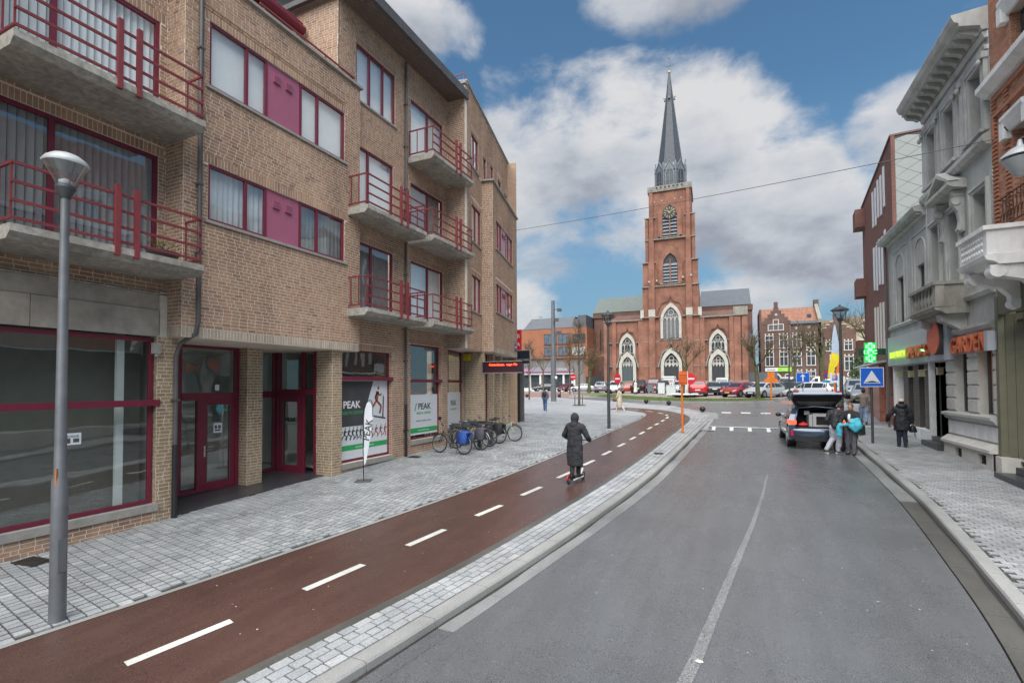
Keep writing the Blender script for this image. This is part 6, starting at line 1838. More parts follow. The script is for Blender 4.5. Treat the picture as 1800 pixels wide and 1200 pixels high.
# door recess between
G('door_recess', B().fb(FR, 20.55, 22.05, -1.2, -1.1, .6, 3.7).fb(FR, 22.0, 22.05, -1.1, -.1, .6, 3.7), M_WFR)
G('recess_wall', B().fb(FR, 20.5, 20.6, -1.1, .0, .5, 3.7), M_RST)
G('step', B().fb(FR, 20.5, 22.1, -1.1, .32, .3, .95), M_DARKSTONE)
G('step', B().fb(FR, 20.55, 22.05, -1.1, .05, .94, 1.1), M_DARKSTONE)
G('shop_door', B().fb(FR, 20.9, 21.8, -1.1, -1.04, 1.1, 3.3), M_BLK)
for k, (u, z, dd) in enumerate(((21.3, 3.35, -.1), (22.3, 3.3, .12), (23.75, 3.3, .05), (25.2, 3.3, .05))):
    wl = B().fb(FR, u-.08, u+.08, dd, dd+.16, z-.12, z+.1).fb(FR, u-.1, u+.1, dd-.02, dd+.18, z+.1, z+.13)
    wl.tube(FR.P(u, dd+.05, z+.12), FR.P(u, -.1 if k else -1.0, z+.2), .012)
    o = single('wall_lantern', wl, mat('dull_brass_lantern', (.35, .31, .2), .4, .3), ['old brass wall lantern in the restaurant door recess', 'old brass wall lantern nearest the white post under the fascia', 'middle brass wall lantern on the dark brick shopfront', 'farthest brass wall lantern on the dark brick shopfront'][k], 'wall lantern', 'wall lanterns under the fascia')

# brick house at the right edge
bh = root('orange_brick_house', 'ornate orange red brick house with white stone trim and white balcony at the right edge', 'building', (6.25, 14, .5))
K = lambda n, b, m_, p=None: ob(n, b, m_, p or bh)
hb = [(15.2, 15.98, 10.86, 12.05, .3), (15.2, 16.02, 6.7, 9.15, .3), (12.6, 13.4, 10.86, 12.05, .3), (12.6, 13.4, 6.7, 9.15, .3)]
b = B(); wall_body(b, FR, 8, 17.07, 4.7, 14.5, hb, .3); K('wall', b, M_RMORT)
bricks(pR, FR, 11.5, 17.07, 4.75, 14.5, hb, soldier=False)
for h in hb:
    window(bh, FR, h[0], h[1], h[2], h[3], -.24, mull=((h[0]+h[1])/2,), fw=.05, fm=M_WFR, blind=('curtain', M_NET, .999))
    K('stone_lintel', B().fprof(FR, [(0, h[3]), (.06, h[3]), (.12, h[3]+.12), (.2, h[3]+.3), (.2, h[3]+.38), (0, h[3]+.42)], h[0]-.12, h[1]+.12).fb(FR, h[0]-.22, h[0]-.02, 0, .17, h[3]-.16, h[3]+.28).fb(FR, h[1]+.02, h[1]+.22, 0, .17, h[3]-.16, h[3]+.28), M_STW)
    if h[0] > 14:
        pq = B()
for a in (16.1, 16.75, 14.9):
    st = B()
    z = 6.7
    while z < 10.4:
        st.fb(FR, a, a+.22, .0, .05, z, z+.055); z += .11
    K('ribbed_brick_pilaster', st, mat('ribbed_brick', (.38, .17, .10), .9, var=.2, vs=12))['kind'] = 'stuff'
K('string_course', B().fprof(FR, [(0, 10.5), (.1, 10.52), (.3, 10.68), (.3, 10.82), (0, 10.9)], 8, 17.12), M_STW)
K('brick_panel', B().fb(FR, 14.9, 16.9, 0, .07, 9.85, 9.95).fb(FR, 16.8, 16.9, 0, .07, 9.3, 9.85).fb(FR, 14.9, 16.9, 0, .06, 10.3, 10.4), mat('ribbed_brick', (.38, .17, .10)))
wb = K('white_balcony', B().fprof(FR, [(0, 5.62), (.85, 5.62), (.95, 5.70), (1.08, 5.74), (1.12, 5.84), (0, 5.86)], 14.55, 16.1), M_STW)
ob('balcony_parapet', B().fb(FR, 14.6, 16.05, .95, 1.05, 5.86, 6.42).fb(FR, 14.6, 14.7, .0, .95, 5.86, 6.42).fb(FR, 15.95, 16.05, 0, .95, 5.86, 6.42), M_STW, wb)
ob('balcony_rail', B().fb(FR, 14.55, 16.1, .9, 1.12, 6.42, 6.52).fb(FR, 14.55, 14.76, .0, .9, 6.42, 6.52).fb(FR, 15.9, 16.1, .0, .9, 6.42, 6.52), M_STW, wb)
cf = B()
for k in range(9):
    for j in range(3):
        cf.ell(FR.P(14.82+k*.135, 1.06, 5.98+j*.15), (.02, .05, .055), 6, 4)
ob('carved_relief', cf, M_STW, wb)
for k, u in enumerate((14.62, 15.75)):
    f_ = Fr(FR.P(u, 0, 0), (-1, 0), (0, 1))
    c = B().fprism(f_, [(0, 4.75), (.12, 4.72), (.2, 4.85), (.22, 5.05), (.4, 5.25), (.75, 5.35), (.95, 5.4), (1.0, 5.62), (0, 5.62)], 0, .24)
    c.tube(FR.P(u-.03, .86, 5.48), FR.P(u+.27, .86, 5.48), .15, n=14).tube(FR.P(u-.03, .12, 4.86), FR.P(u+.27, .12, 4.86), .12, n=14)
    ob('balcony_console', c, M_STW, wb)
ir = B()
for k in range(7):
    u = 15.2+k*.17
    ir.tube(FR.P(u, .14, 6.86), FR.P(u, .14, 7.55), .01, n=5)
    pts = [FR.P(u+.07+.06*cos(t), .14, 7.0+.5*(t/6.3)+.06*sin(t*1.7)) for t in np.linspace(0, 6.3, 14)]
    ir.path(pts, .011, 4)
ir.tube(FR.P(15.15, .14, 7.56), FR.P(16.45, .14, 7.56), .018).tube(FR.P(15.15, .14, 6.86), FR.P(16.45, .14, 6.86), .018).tube(FR.P(16.44, .14, 7.56), FR.P(16.44, -.02, 7.56), .014)
K('iron_railing', ir, mat('rusty_iron', (.09, .05, .035), .7, .4))
# ground floor: olive timber front
K('timber_frame', B().fb(FR, 16.9, 17.06, -.3, .06, 1.02, 5.2).fb(FR, 14.0, 16.9, -.1, .05, 4.72, 5.5), M_OLIVE)
for k in range(6):
    f_ = Fr((6.33, 16.88), (.55, -.5), (-.5, -.55))
    K('timber_board', B().fb(f_, k*.18, k*.18+.172, -.03, 0, 1.05, 4.72), M_OLIVE)
K('timber_frame', B().fb(FR, 8, 16.2, -1.2, -.9, 1.05, 4.72), M_OLIVE)
K('stone_foot', B().fb(FR, 16.75, 17.08, -.5, .12, .4, 1.03), M_RST)
K('stone_foot', B().fb(FR, 8, 16.2, -.9, -.3, .2, 1.03), M_RST)
K('step', B().fb(FR, 14.6, 16.35, -.3, .42, .3, .70), M_DARKSTONE)
K('step', B().fb(FR, 14.4, 16.1, -.3, .1, .68, .88), M_DARKSTONE)
pR.build(bh, 'brick', 'brickwork', M_RB, 290, BASE[bh.name])
pD.build(lh, 'glazed_brick', 'brickwork', M_DB, 200, BASE[lh.name])

# modern building with diamond shingled side
a_ = radians(5)
FM = Fr((6.48, 27.15), (sin(a_), cos(a_)), (-cos(a_), sin(a_)))
mb = root('modern_brick_block', 'red brown brick modern block with slim white windows and grey diamond shingled side', 'building', (7, 32, 1))
Mm = lambda n, b, m_, p=None: ob(n, b, m_, p or mb)
M_MBR = brick_tex('red_brown_brick', (.19, .085, .065), (.15, .065, .055), (.2, .14, .12), var=.12)
Mm('wall', B().fb(FM, 0, 10.5, -6, 0, 4.12, 14.1), M_MBR)
Mm('roof_edge', B().fb(FM, -.05, 10.6, -6, .06, 14.1, 14.18), mat('copper_brown_trim', (.11, .06, .05), .5))
Mm('bay', B().fb(FM, 9.2, 10.5, 0, .5, 12.6, 13.7).fb(FM, 9.2, 10.5, 0, .5, 8.3, 9.4).fb(FM, 9.2, 10.5, 0, .5, 4.6, 5.6), M_MBR)
M_WPAN = mat('white_slim_window', (.62, .64, .66), .3, var=.06)
for z0, z1 in ((11.4, 13.5), (7.9, 10.4), (4.6, 7.1)):
    for k in range(5):
        u = 1.9+k*.92
        zz = z0 + (.0 if k % 2 else .15)
        fr_ = Mm('slim_window', B().fb(FM, u, u+.30, -.0, .05, zz, z1-.1*(k % 2)), M_WPAN if z0 > 7.5 else M_TRIM)
        ob('pane', B().fb(FM, u+.32, u+.58, .0, .02, zz+.1, z1-.2), M_OWIN, fr_)
FSd = Fr((6.48-.03*sin(a_), 27.15-.03*cos(a_)), (cos(a_), -sin(a_)), (-sin(a_), -cos(a_)))
Mm('side_wall', B().fb(FSd, .0, 6.5, -.2, .0, 4.2, 14.05), M_DMORT)
Mm('side_corner', B().fb(FSd, -.02, .12, -.2, .04, 4.2, 14.08), M_MBR)
M_SHG = mat('grey_green_shingle', (.26, .28, .265), .6, var=.06, vs=1)
W_, Hh = .46, .29
for r_ in range(19):
    for c_ in range(7):
        uc = .1+W_*(2*c_+(r_ % 2)); zc = 9.0+r_*Hh
        if zc > 14.0: continue
        poly = [(uc-W_, zc), (uc, zc-Hh), (uc+W_, zc), (uc, zc+Hh)]
        k_ = .975
        poly = [(uc+(x-uc)*k_, zc+(z-zc)*k_) for x, z in poly]
        poly = [(max(x, .13), min(z, 14.02)) for x, z in poly]
        q = B(); vs = [FSd.P(x, .012 if j == 1 else .004 if j == 3 else .008, z) for j, (x, z) in enumerate(poly)]
        vs += [v+Vector((0, .012, 0)) for v in vs]
        q.add(vs, [(0, 1, 2, 3), (0, 4, 5, 1), (1, 5, 6, 2), (2, 6, 7, 3), (3, 7, 4, 0)])
        Mm('shingle', q, M_SHG)
Mm('roof_railing', B().fb(FSd, 1.6, 3.2, -1.0, -.95, 15.0, 15.04), M_ANTH)
for k in range(7): Mm('baluster', B().fb(FSd, 1.6+k*.26, 1.62+k*.26, -.99, -.96, 14.1, 15.0), M_ANTH)
Mm('stair_box', B().fprism(FSd, [(1.0, 14.1), (1.55, 15.1), (1.6, 15.1), (1.6, 14.1)], -3, -1.0), M_MBR)
M_GRAN = mat('pink_granite', (.33, .13, .09), .35, var=.25, vs=5)
for u0, u1, dd in ((2.0, 2.2, .1), (3.2, 4.15, .25), (4.75, 6.9, .1), (8.6, 10.4, .1)):
    for k in range(4):
        Mm('granite_slab', B().fb(FM, u0, u1, -.4, dd, .7+k*.8, .7+(k+1)*.8-.01), M_GRAN)
Mm('shop_window', B().fb(FM, .2, 3.2, -.1, -.06, .9, 3.8), M_GRN2)
Mm('shop_inner', B().fb(FM, .2, 9.6, -1.2, -1.1, .9, 4.1), M_ROOML)
Mm('shop_window', B().fb(FM, 6.9, 8.6, -.1, -.06, .9, 3.8), M_GRN2)
Mm('canopy', B().fprism(Fr(FM.P(0, 0, 0), FM.n, FM.u), [(-.3, 4.02), (.55, 3.92), (.55, 4.0), (-.3, 4.12)], 1.2, 10.6), M_STW)
Mm('canopy_sign', B().fb(FM, 6.2, 8.5, .2, .3, 4.15, 4.75), M_WHT)
Mm('corner_box', B().fb(FM, .1, .5, .0, .3, 4.3, 5.0), M_STW)
# pharmacy cross
px_ = root('pharmacy_cross', 'green glowing pharmacy cross sign with temperature display projecting over the pavement', 'pharmacy sign', (6.3, 28, 4.4))
M_DGRN = mat('dark_green_case', (.01, .06, .03), .4)
M_EGR = mat('lit_green', (.005, .45, .05), .5, emit=.35, var=0)
M_EWH = mat('lit_pale_green', (.22, .95, .32), .5, emit=.8, var=0)
FX = Fr((0, 28.0), (1, 0), (0, -1))
ob('case', B().fb(FX, 5.22, 6.45, -.1, .1, 4.26, 4.56), M_DGRN, px_)
def cross(fr, u, z, s, t, d0, d1):
    return [(u-t, z-s), (u+t, z-s), (u+t, z-t), (u+s, z-t), (u+s, z+t), (u+t, z+t), (u+t, z+s), (u-t, z+s), (u-t, z+t), (u-s, z+t), (u-s, z-t), (u-t, z-t)]
ob('green_panel', B().fb(FX, 5.45, 5.9, .02, .115, 3.95, 4.85), M_EGR, px_)
for z in (4.67, 4.12):
    b = B(); o_, i_ = cross(FX, 5.675, z, .18, .075, 0, 0), cross(FX, 5.675, z, .12, .03, 0, 0)
    ring(b, FX, o_+[o_[0]], i_+[i_[0]], .116, .13); ob('lit_cross', b, M_EWH, px_)
text(px_, '13°C', .24, FX.P(5.66, .125, 4.40), (1, 0, 0), (0, 0, 1), M_EWH, .004, off=.008, sx=1.1)
# ------------------------------------------------------------------ street furniture
M_POLE = mat('grey_lamp_pole', (.15, .158, .168), .45, .3, var=.2, vs=3)
M_POLED = mat('dark_pole', (.06, .063, .068), .5, .2, var=.15)
M_LGLASS = glass_mat('lamp_glass', (.80, .84, .85), .15)
M_DOME = mat('milky_lamp_dome', (.36, .38, .385), .35, var=.08)
M_ORG = mat('orange_paint', (.62, .16, .015), .5, var=.12)
def lamp_head(par, x, y, z0, s=1.0, world=True):
    ob('collar', B().lathe([(.055*s, 0), (.06*s, .02*s), (.105*s, .13*s), (.11*s, .17*s), (.085*s, .18*s)], (x, y, z0), 16), M_POLED, par)
    ob('lamp_glass', B().loft([[(x+r*s*cos(2*pi*i/20), y+r*s*sin(2*pi*i/20), z0+z*s) for i in range(20)] for r, z in ((.095, .18), (.15, .29), (.235, .46))], caps=False), M_LGLASS, par)
    ob('lamp_dome', B().lathe([(.25*s, .45*s), (.255*s, .475*s), (.22*s, .53*s), (.15*s, .585*s), (.06*s, .62*s), (.01*s, .625*s)], (x, y, z0), 20), M_DOME, par)
    ob('lamp_core', B().lathe([(.03*s, .18*s), (.07*s, .19*s), (.075*s, .24*s), (.03*s, .27*s)], (x, y, z0), 12), M_SHADE, par)
    ob('lamp_strut', B().tube((x+.09*s, y, z0+.18*s), (x+.235*s, y, z0+.47*s), .006*s, n=5).tube((x-.09*s, y, z0+.18*s), (x-.235*s, y, z0+.47*s), .006*s, n=5).tube((x, y+.09*s, z0+.18*s), (x, y+.235*s, z0+.47*s), .006*s, n=5), M_POLE, par)
lx, ly = -7.56, 3.2
lp = root('street_lamp', 'tall grey street lamp with glass cone head, nearest one at the left', 'street lamp', (lx, ly, gz(ly)), 'street lamps with glass cone heads')
ob('pole', B().lathe([(.085, -.1), (.082, .9), (.08, 1.7), (.062, 1.75), (.043, 5.2)], (lx, ly, gz(ly)), 20), M_POLE, lp)
ob('service_hatch', B().box(lx+.07, lx+.086, ly-.04, ly+.04, gz(ly)+.6, gz(ly)+1.0), M_POLE, lp)
ob('sticker', B().obox((lx+.035, ly-.05, 1.86), (.012, .045, .22), .9), M_ORG, lp)
lamp_head(lp, lx, ly, 5.29, .92)
for x, y, zt, lab, s in ((-5.7, 23.72, 5.80, 'dark street lamp with glass head standing beside the cycle path', 1.1), (4.12, 25.5, 5.62, 'dark street lamp with glass head behind the people at the open car', 1.12), (3.98, 47.5, 5.75, 'thin grey street lamp before the green bank sign', .9)):
    r_ = root('street_lamp', lab, 'street lamp', (x, y, gz(y)), 'street lamps with glass cone heads')
    ob('pole', B().lathe([(.075*s, -.1), (.07*s, 1.5), (.045*s, zt-gz(y))], (x, y, gz(y)), 12), M_POLED, r_)
    b = B()
    b.lathe([(.05*s, 0), (.11*s, .12*s), (.12*s, .16*s)], (x, y, zt), 10); ob('collar', b, M_POLED, r_)
    ob('lamp_glass', B().loft([[(x+r*s*cos(2*pi*i/8+.39), y+r*s*sin(2*pi*i/8+.39), zt+z*s) for i in range(8)] for r, z in ((.11, .16), (.27, .46))], caps=False, smooth=False), M_LGLASS, r_)
    ob('lamp_roof', B().lathe([(.31*s, .46*s), (.31*s, .49*s), (.14*s, .60*s), (.04*s, .63*s), (.04*s, .68*s)], (x, y, zt), 12, smooth=False), M_POLED, r_)
    ob('lamp_strut', B().tube((x+.1*s, y, zt+.16*s), (x+.26*s, y, zt+.46*s), .012, n=4).tube((x-.1*s, y, zt+.16*s), (x-.26*s, y, zt+.46*s), .012, n=4).tube((x, y-.1*s, zt+.16*s), (x, y-.26*s, zt+.46*s), .012, n=4), M_POLED, r_)
wl = root('wall_lamp', 'white glass street lantern hung from the brick house at the right edge', 'wall lamp', (6.2, 12.8, 7.1))
ob('arm', B().path([(6.25, 12.8, 7.9), (5.4, 12.8, 7.85), (5.1, 12.8, 7.7)], .03, 8).tube((6.25, 16.2, 9.2), (5.95, 15.6, 9.1), .015), M_BLK, wl)
ob('lamp_glass', B().lathe([(.07, .0), (.16, .12), (.27, .34)], (5.1, 12.8, 6.98), 18), M_DOME, wl)
ob('lamp_dome', B().lathe([(.30, .34), (.29, .38), (.16, .50), (.05, .56), (.03, .68)], (5.1, 12.8, 7.02), 18), M_DOME, wl)

def disc(fr, u, z, r, d0, d1, n=20):
    return [(u+r*cos(2*pi*i/n), z+r*sin(2*pi*i/n)) for i in range(n)]
M_SBLUE = mat('sign_blue', (.01, .10, .50), .35, var=.03)
M_SRED = mat('sign_red', (.55, .012, .02), .35, var=.03)
M_SWHITE = mat('sign_white', (.62, .64, .66), .4, var=.03)
def sign_root(name, label, cat, x, y, h, r=.03, m_=None, zb=None):
    z = gz(y) if zb is None else zb
    o = root(name, label, cat, (x, y, z))
    ob('post', B().tube((x, y, z-.05), (x, y, z+h), r, n=10), m_ or M_POLED, o)
    return o
# speed hump sign
FS_ = Fr((0, 21.75), (1, 0), (0, -1))
s = sign_root('speed_hump_sign', 'blue square road sign with white triangle and hump, on the right pavement', 'road sign', 4.45, 21.82, 2.75, .042)
ob('sign_plate', B().fb(FS_, 4.09, 4.81, 0, .02, 2.82, 3.53), M_SWHITE, s)
ob('sign_face', B().fb(FS_, 4.115, 4.785, .02, .023, 2.845, 3.505), M_SBLUE, s)
ob('triangle', B().fprism(FS_, [(4.19, 2.95), (4.71, 2.95), (4.45, 3.42)], .023, .026), M_SWHITE, s)
ob('hump_symbol', B().fprism(FS_, [(4.24, 2.975), (4.66, 2.975), (4.66, 2.995), (4.58, 3.0), (4.52, 3.03), (4.45, 3.04), (4.38, 3.03), (4.32, 3.0), (4.24, 2.995)], .026, .028), M_BLK, s)
# no entry signs
for x, y, zc, r, lab, ang in ((-9.53, 43, 3.46, .47, 'round red no entry sign before the left church door', -.7), (-19.56, 62, 3.98, .42, 'round red no entry sign beside the young tree at the plaza edge', 0), (-3.73, 45, 3.42, .5, 'round red no entry sign half hidden by the orange board', .15)):
    s = sign_root('no_entry_sign', lab, 'road sign', x, y+.05, zc-gz(y)+.2, .03)
    f_ = Fr((x, y), (cos(ang), sin(ang)), (sin(ang), -cos(ang)))
    ob('sign_plate', B().fprism(f_, disc(f_, 0, zc, r, 0, 0), 0, .02), M_SRED, s)
    ob('white_bar', B().fb(f_, -r*.72, r*.72, .021, .025, zc-r*.14, zc+r*.14), M_SWHITE, s)
    if y > 60: ob('sub_plate', B().fb(f_, -.25, .25, 0, .02, zc-.85, zc-.5), M_SWHITE, s)
# one way arrow
f_ = Fr((4.61, 44), (1, 0), (0, -1))
s = sign_root('one_way_sign', 'blue rectangular one way arrow sign behind the open car', 'road sign', 4.61, 44.06, 2.2)
ob('sign_plate', B().fb(f_, -.46, .46, 0, .02, 3.04, 3.80), M_SWHITE, s)
ob('sign_face', B().fb(f_, -.43, .43, .02, .024, 3.07, 3.77), M_SBLUE, s)
ob('arrow', B().fprism(f_, [(-.05, 3.13), (.05, 3.13), (.05, 3.5), (.19, 3.48), (0, 3.7), (-.19, 3.48), (-.05, 3.5)], .024, .028), M_SWHITE, s)
# parking sign on orange post
f_ = Fr((7.0, 46), (1, 0), (0, -1))
s = sign_root('parking_sign', 'white parking sign with blue P on an orange post', 'road sign', 7.0, 46.06, 1.9, .06, M_ORG)
ob('sign_plate', B().fb(f_, -.33, .33, 0, .02, 3.0, 3.78), M_SWHITE, s)
ob('sign_face', B().fb(f_, -.17, .19, .02, .024, 3.2, 3.6), M_SBLUE, s)
text(s, 'P', .36, f_.P(.0, .03, 3.39), (1, 0, 0), (0, 0, 1), M_SWHITE, .003, off=.008)
s = sign_root('no_parking_sign', 'small round blue and red no parking sign on a thin orange post', 'road sign', 6.55, 46.6, 2.2, .035, M_ORG)
f_ = Fr((6.55, 46.5), (1, 0), (0, -1))
ob('sign_plate', B().fprism(f_, disc(f_, 0, 3.6, .3, 0, 0), 0, .02), M_SRED, s)
ob('sign_face', B().fprism(f_, disc(f_, 0, 3.6, .22, 0, 0), .02, .024), M_SBLUE, s)
ob('slash', B().fprism(f_, [(-.17, 3.74), (-.13, 3.78), (.17, 3.46), (.13, 3.42)], .024, .027), M_SRED, s)
ob('sub_plate', B().fb(f_, -.3, .2, 0, .02, 3.02, 3.22), mat('sky_blue_plate', (.05, .35, .60), .4), s)
s = sign_root('orange_sign_cluster', 'orange backs of temporary signs on an orange post by the bank', 'temporary sign', 2.59, 47, 2.3, .07, M_ORG)
f_ = Fr((2.59, 47), (1, 0), (0, -1))
ob('sign_back', B().fb(f_, -.27, .27, 0, .03, 3.4, 3.95), M_ORG, s)
ob('sign_back', B().fprism(f_, [(-.55, 3.05), (.55, 3.05), (.5, 3.3), (.25, 3.45), (-.25, 3.45), (-.5, 3.3)], .031, .06), M_ORG, s)
s = sign_root('orange_board', 'orange back of a square temporary sign on an orange post in the sett strip', 'temporary sign', -2.25, 23.1, 2.75, .05, M_ORG)
f_ = Fr((-2.18, 23.05), (1, 0), (0, -1))
ob('sign_back', B().fb(f_, -.2, .17, -.03, .03, 2.93, 3.52), mat('translucent_orange', (.50, .09, .012), .45, var=.3, vs=6), s)
ob('sign_edge', B().fb(f_, .171, .19, -.05, .05, 2.92, 3.53), M_WHT, s)
ob('clamp', B().fb(f_, -.15, .15, .03, .05, 3.05, 3.08).fb(f_, -.15, .15, .03, .05, 3.38, 3.41), M_ORG, s)
ob('foot', B().obox((-2.25, 23.1, gz(23.1)+.005), (.16, .16, .02)), mat('rust', (.16, .05, .02), .9), s)
# tall camera pole
cpz = gz(43.6)
s = root('camera_mast', 'tall grey mast with floodlights and cameras at the plaza edge', 'mast', (-15.68, 43.6, cpz))
ob('mast', B().lathe([(.26, -.1), (.25, 3.0), (.16, 9.45)], (-15.68, 43.6, cpz), 14), M_POLE, s)
for z, dx in ((10.0, .55), (7.9, .5), (9.1, .25)):
    ob('floodlight', B().tube((-15.5, 43.5, z), (-15.6+dx, 43.4, z+.02), .03).obox((-15.5+dx, 43.3, z-.1), (.42, .3, .26), .3), M_POLED, s)
for z, dx in ((6.8, -.3), (2.3+cpz, .35)):
    ob('camera', B().tube((-15.68, 43.5, z), (-15.68+dx, 43.4, z), .025).ell((-15.68+dx, 43.35, z-.1), (.13, .13, .15), 8, 6), M_POLED if z > 6 else M_WHT, s)
# ball bollards
for i, (x, y, lab) in enumerate(((-6.92, 41.9, 'leftmost of the three black ball bollards at the curved plaza edge'), (-4.92, 40.25, 'middle one of the three black ball bollards at the curved plaza edge'), (-2.1, 34.46, 'nearest black ball bollard on the tip of the sett strip'), (-20.97, 49.7, 'small black ball bollard beside the far left young tree'), (-17.4, 50.15, 'small black ball bollard beside the tall mast'))):
    b = B().lathe([(.10, 0), (.11, .03), (.10, .05)], (x, y, gz(y)), 12)
    o = root('ball_bollard', lab, 'bollard', (x, y, gz(y)), 'black ball bollards')
    ob('ball', B().ell((x, y, gz(y)+.20), (.19, .19, .17), 16, 10), M_BLK, o); ob('foot', b, M_POLED, o)
s = sign_root('thin_post', 'thin dark post beside the ball bollard and tall mast', 'post', -17.3, 50.2, 1.0, .06)
# cabinets and information panel before the church
def cabinet(x, y, w, d, h, lab, m_, doors=1):
    z = gz(y)
    o = root('utility_cabinet', lab, 'cabinet', (x, y, z), 'utility cabinets by the car park')
    ob('body', B().box(x-w/2, x+w/2, y-d/2, y+d/2, z+.08, z+h), m_, o)
    ob('base', B().box(x-w/2+.04, x+w/2-.04, y-d/2+.03, y+d/2-.03, z-.05, z+.08), M_POLED, o)
    ob('lid', B().box(x-w/2-.03, x+w/2+.03, y-d/2-.03, y+d/2+.03, z+h, z+h+.05), m_, o)
    for k in range(doors): ob('door', B().box(x-w/2+w*k/doors+.03, x-w/2+w*(k+1)/doors-.03, y-d/2-.02, y-d/2-.001, z+.15, z+h-.08), m_, o)
M_CAB = mat('pale_green_cabinet', (.52, .56, .53), .5, var=.05)
cabinet(-8.13, 60, .75, .5, 1.35, 'narrow pale green cabinet beside the dark information panel', M_CAB)
cabinet(-6.4, 54.6, .95, .5, 1.15, 'wide pale cabinet left of the leaning tree', M_CAB, 2)
cabinet(-5.1, 55.8, .9, .5, 1.3, 'white cabinet right behind the leaning tree', M_WHT, 2)
o = root('information_panel', 'dark information panel on two posts before the car park', 'information panel', (-9.35, 60, 1.75))
ob('panel', B().box(-9.75, -9.1, 59.95, 60.0, 2.1, 2.95), M_POLE, o)
for x in (-9.78, -9.07): ob('post', B().tube((x, 60, 1.7), (x, 60, 3.0), .03), M_POLED, o)
o = root('round_planter', 'low round white planter ring round the leaning tree', 'planter', (-4.9, 52.6, 1.65))
ob('rim', B().lathe([(1.35, .25), (1.35, .38), (1.1, .38), (1.1, .25)], (-4.9, 52.6, 1.65), 28), M_STW, o)
ob('bowl', B().lathe([(.7, -.1), (1.25, .25)], (-4.9, 52.6, 1.65), 28), M_POLED, o)
ob('soil', B().lathe([(1.1, .33), (.01, .36)], (-4.9, 52.6, 1.65), 20), M_BED, o)
o = root('stone_bollard', 'mossy old stone block beside the thin street lamp', 'stone', (4.9, 47.8, 1.55))
b = B().ell((4.6, 49.0, 2.0), (.34, .3, .5), 9, 7); b.v = [(x, y, max(z, 1.5)) for x, y, z in b.v]
ob('block', b, mat('mossy_stone', (.12, .125, .075), .95, var=.35, vs=4, bump=.5), o)
# flags
s = root('banner_flag', 'long hanging yellow, white and orange flag on a grey pole', 'flag', (7.1, 46, 1.5))
ob('pole', B().tube((7.12, 46.2, 1.4), (7.12, 46.2, 8.2), .05), M_POLE, s)
M_FY, M_FO, M_FWt, M_FB = mat('flag_yellow', (.72, .58, .02), .7), mat('flag_orange', (.72, .16, .02), .7), mat('flag_white', (.55, .58, .62), .7), mat('flag_pale_blue', (.42, .50, .60), .7)
def cloth(pts, m_, d=0.0):
    b = B(); n = len(pts[0])
    b.loft([[Vector((x, 46.0+d+.06*sin(i*1.7+z*2.1), z)) for i, (x, z) in enumerate(row)] for row in pts], closed=False, caps=False)
    b.v = [(7.1+(v[0]-7.1)*.72, v[1], v[2]) for v in b.v]
    return ob('flag_cloth', b, m_, s)
cloth([[(7.0, 7.6), (7.1, 7.6), (7.2, 7.3)], [(6.8, 6.6), (7.05, 6.6), (7.35, 6.4)], [(6.7, 5.4), (7.05, 5.35), (7.6, 5.2)]], M_FB)
cloth([[(6.7, 5.4), (7.05, 5.35), (7.6, 5.2)], [(6.6, 5.0), (7.05, 4.95), (7.7, 4.7)], [(6.45, 4.4), (6.8, 4.4), (7.0, 4.2)], [(6.3, 3.4), (6.6, 3.35), (6.8, 3.35)]], M_FY, .01)
cloth([[(7.7, 4.75), (7.6, 4.8), (7.45, 4.85)], [(7.55, 4.2), (7.3, 4.2), (7.1, 4.1)], [(7.3, 3.4), (7.1, 3.3), (6.95, 3.3)]], M_FO, -.02)
# beach flag
bx, by = -9.24, 10.5
s = root('beach_flag', 'white teardrop advertising flag with dark border standing on the setts', 'advertising flag', (bx, by, gz(by)))
rv = Vector((cos(YAW), sin(YAW), 0)); ff = Fr((bx, by), (rv.x, rv.y), (rv.y, -rv.x))
zb = gz(by)
ob('base_plate', B().obox((bx, by, zb+.01), (.42, .42, .02), .5), M_PIPE, s)
pp = [(0, zb), (-.015, zb+.9), (-.02, zb+1.7), (0.0, zb+1.95), (.05, zb+2.12), (.12, zb+2.2), (.2, zb+2.18), (.26, zb+2.05)]
ob('flag_pole', B().path([ff.P(u, 0, z) for u, z in pp], [.013]*4+[.01]*4, 8), M_BLK, s)
cl = [(.01, zb+.42), (-.005, zb+.9), (-.01, zb+1.7), (.01, zb+1.93), (.06, zb+2.09), (.12, zb+2.17), (.19, zb+2.15), (.245, zb+2.03), (.25, zb+1.75), (.21, zb+1.4), (.14, zb+.95), (.06, zb+.5)]
ob('flag_cloth', B().fprism(ff, cl, -.003, .003), M_FILM, s)
n_ = len(cl); cx = [((u-.11)*.86+.11, (z-zb-1.6)*.965+zb+1.6) for u, z in cl]
b = B(); ring(b, ff, (cl+[cl[0]])[1:9], (cx+[cx[0]])[1:9], .003, .006); ob('flag_border', b, M_DGREY, s)
text(s, 'PEAK', .25, ff.P(.115, .008, zb+1.38), ff.u*.18+Vector((0, 0, 1)), -ff.u+Vector((0, 0, .18)), M_DGREY, .001, off=.004)
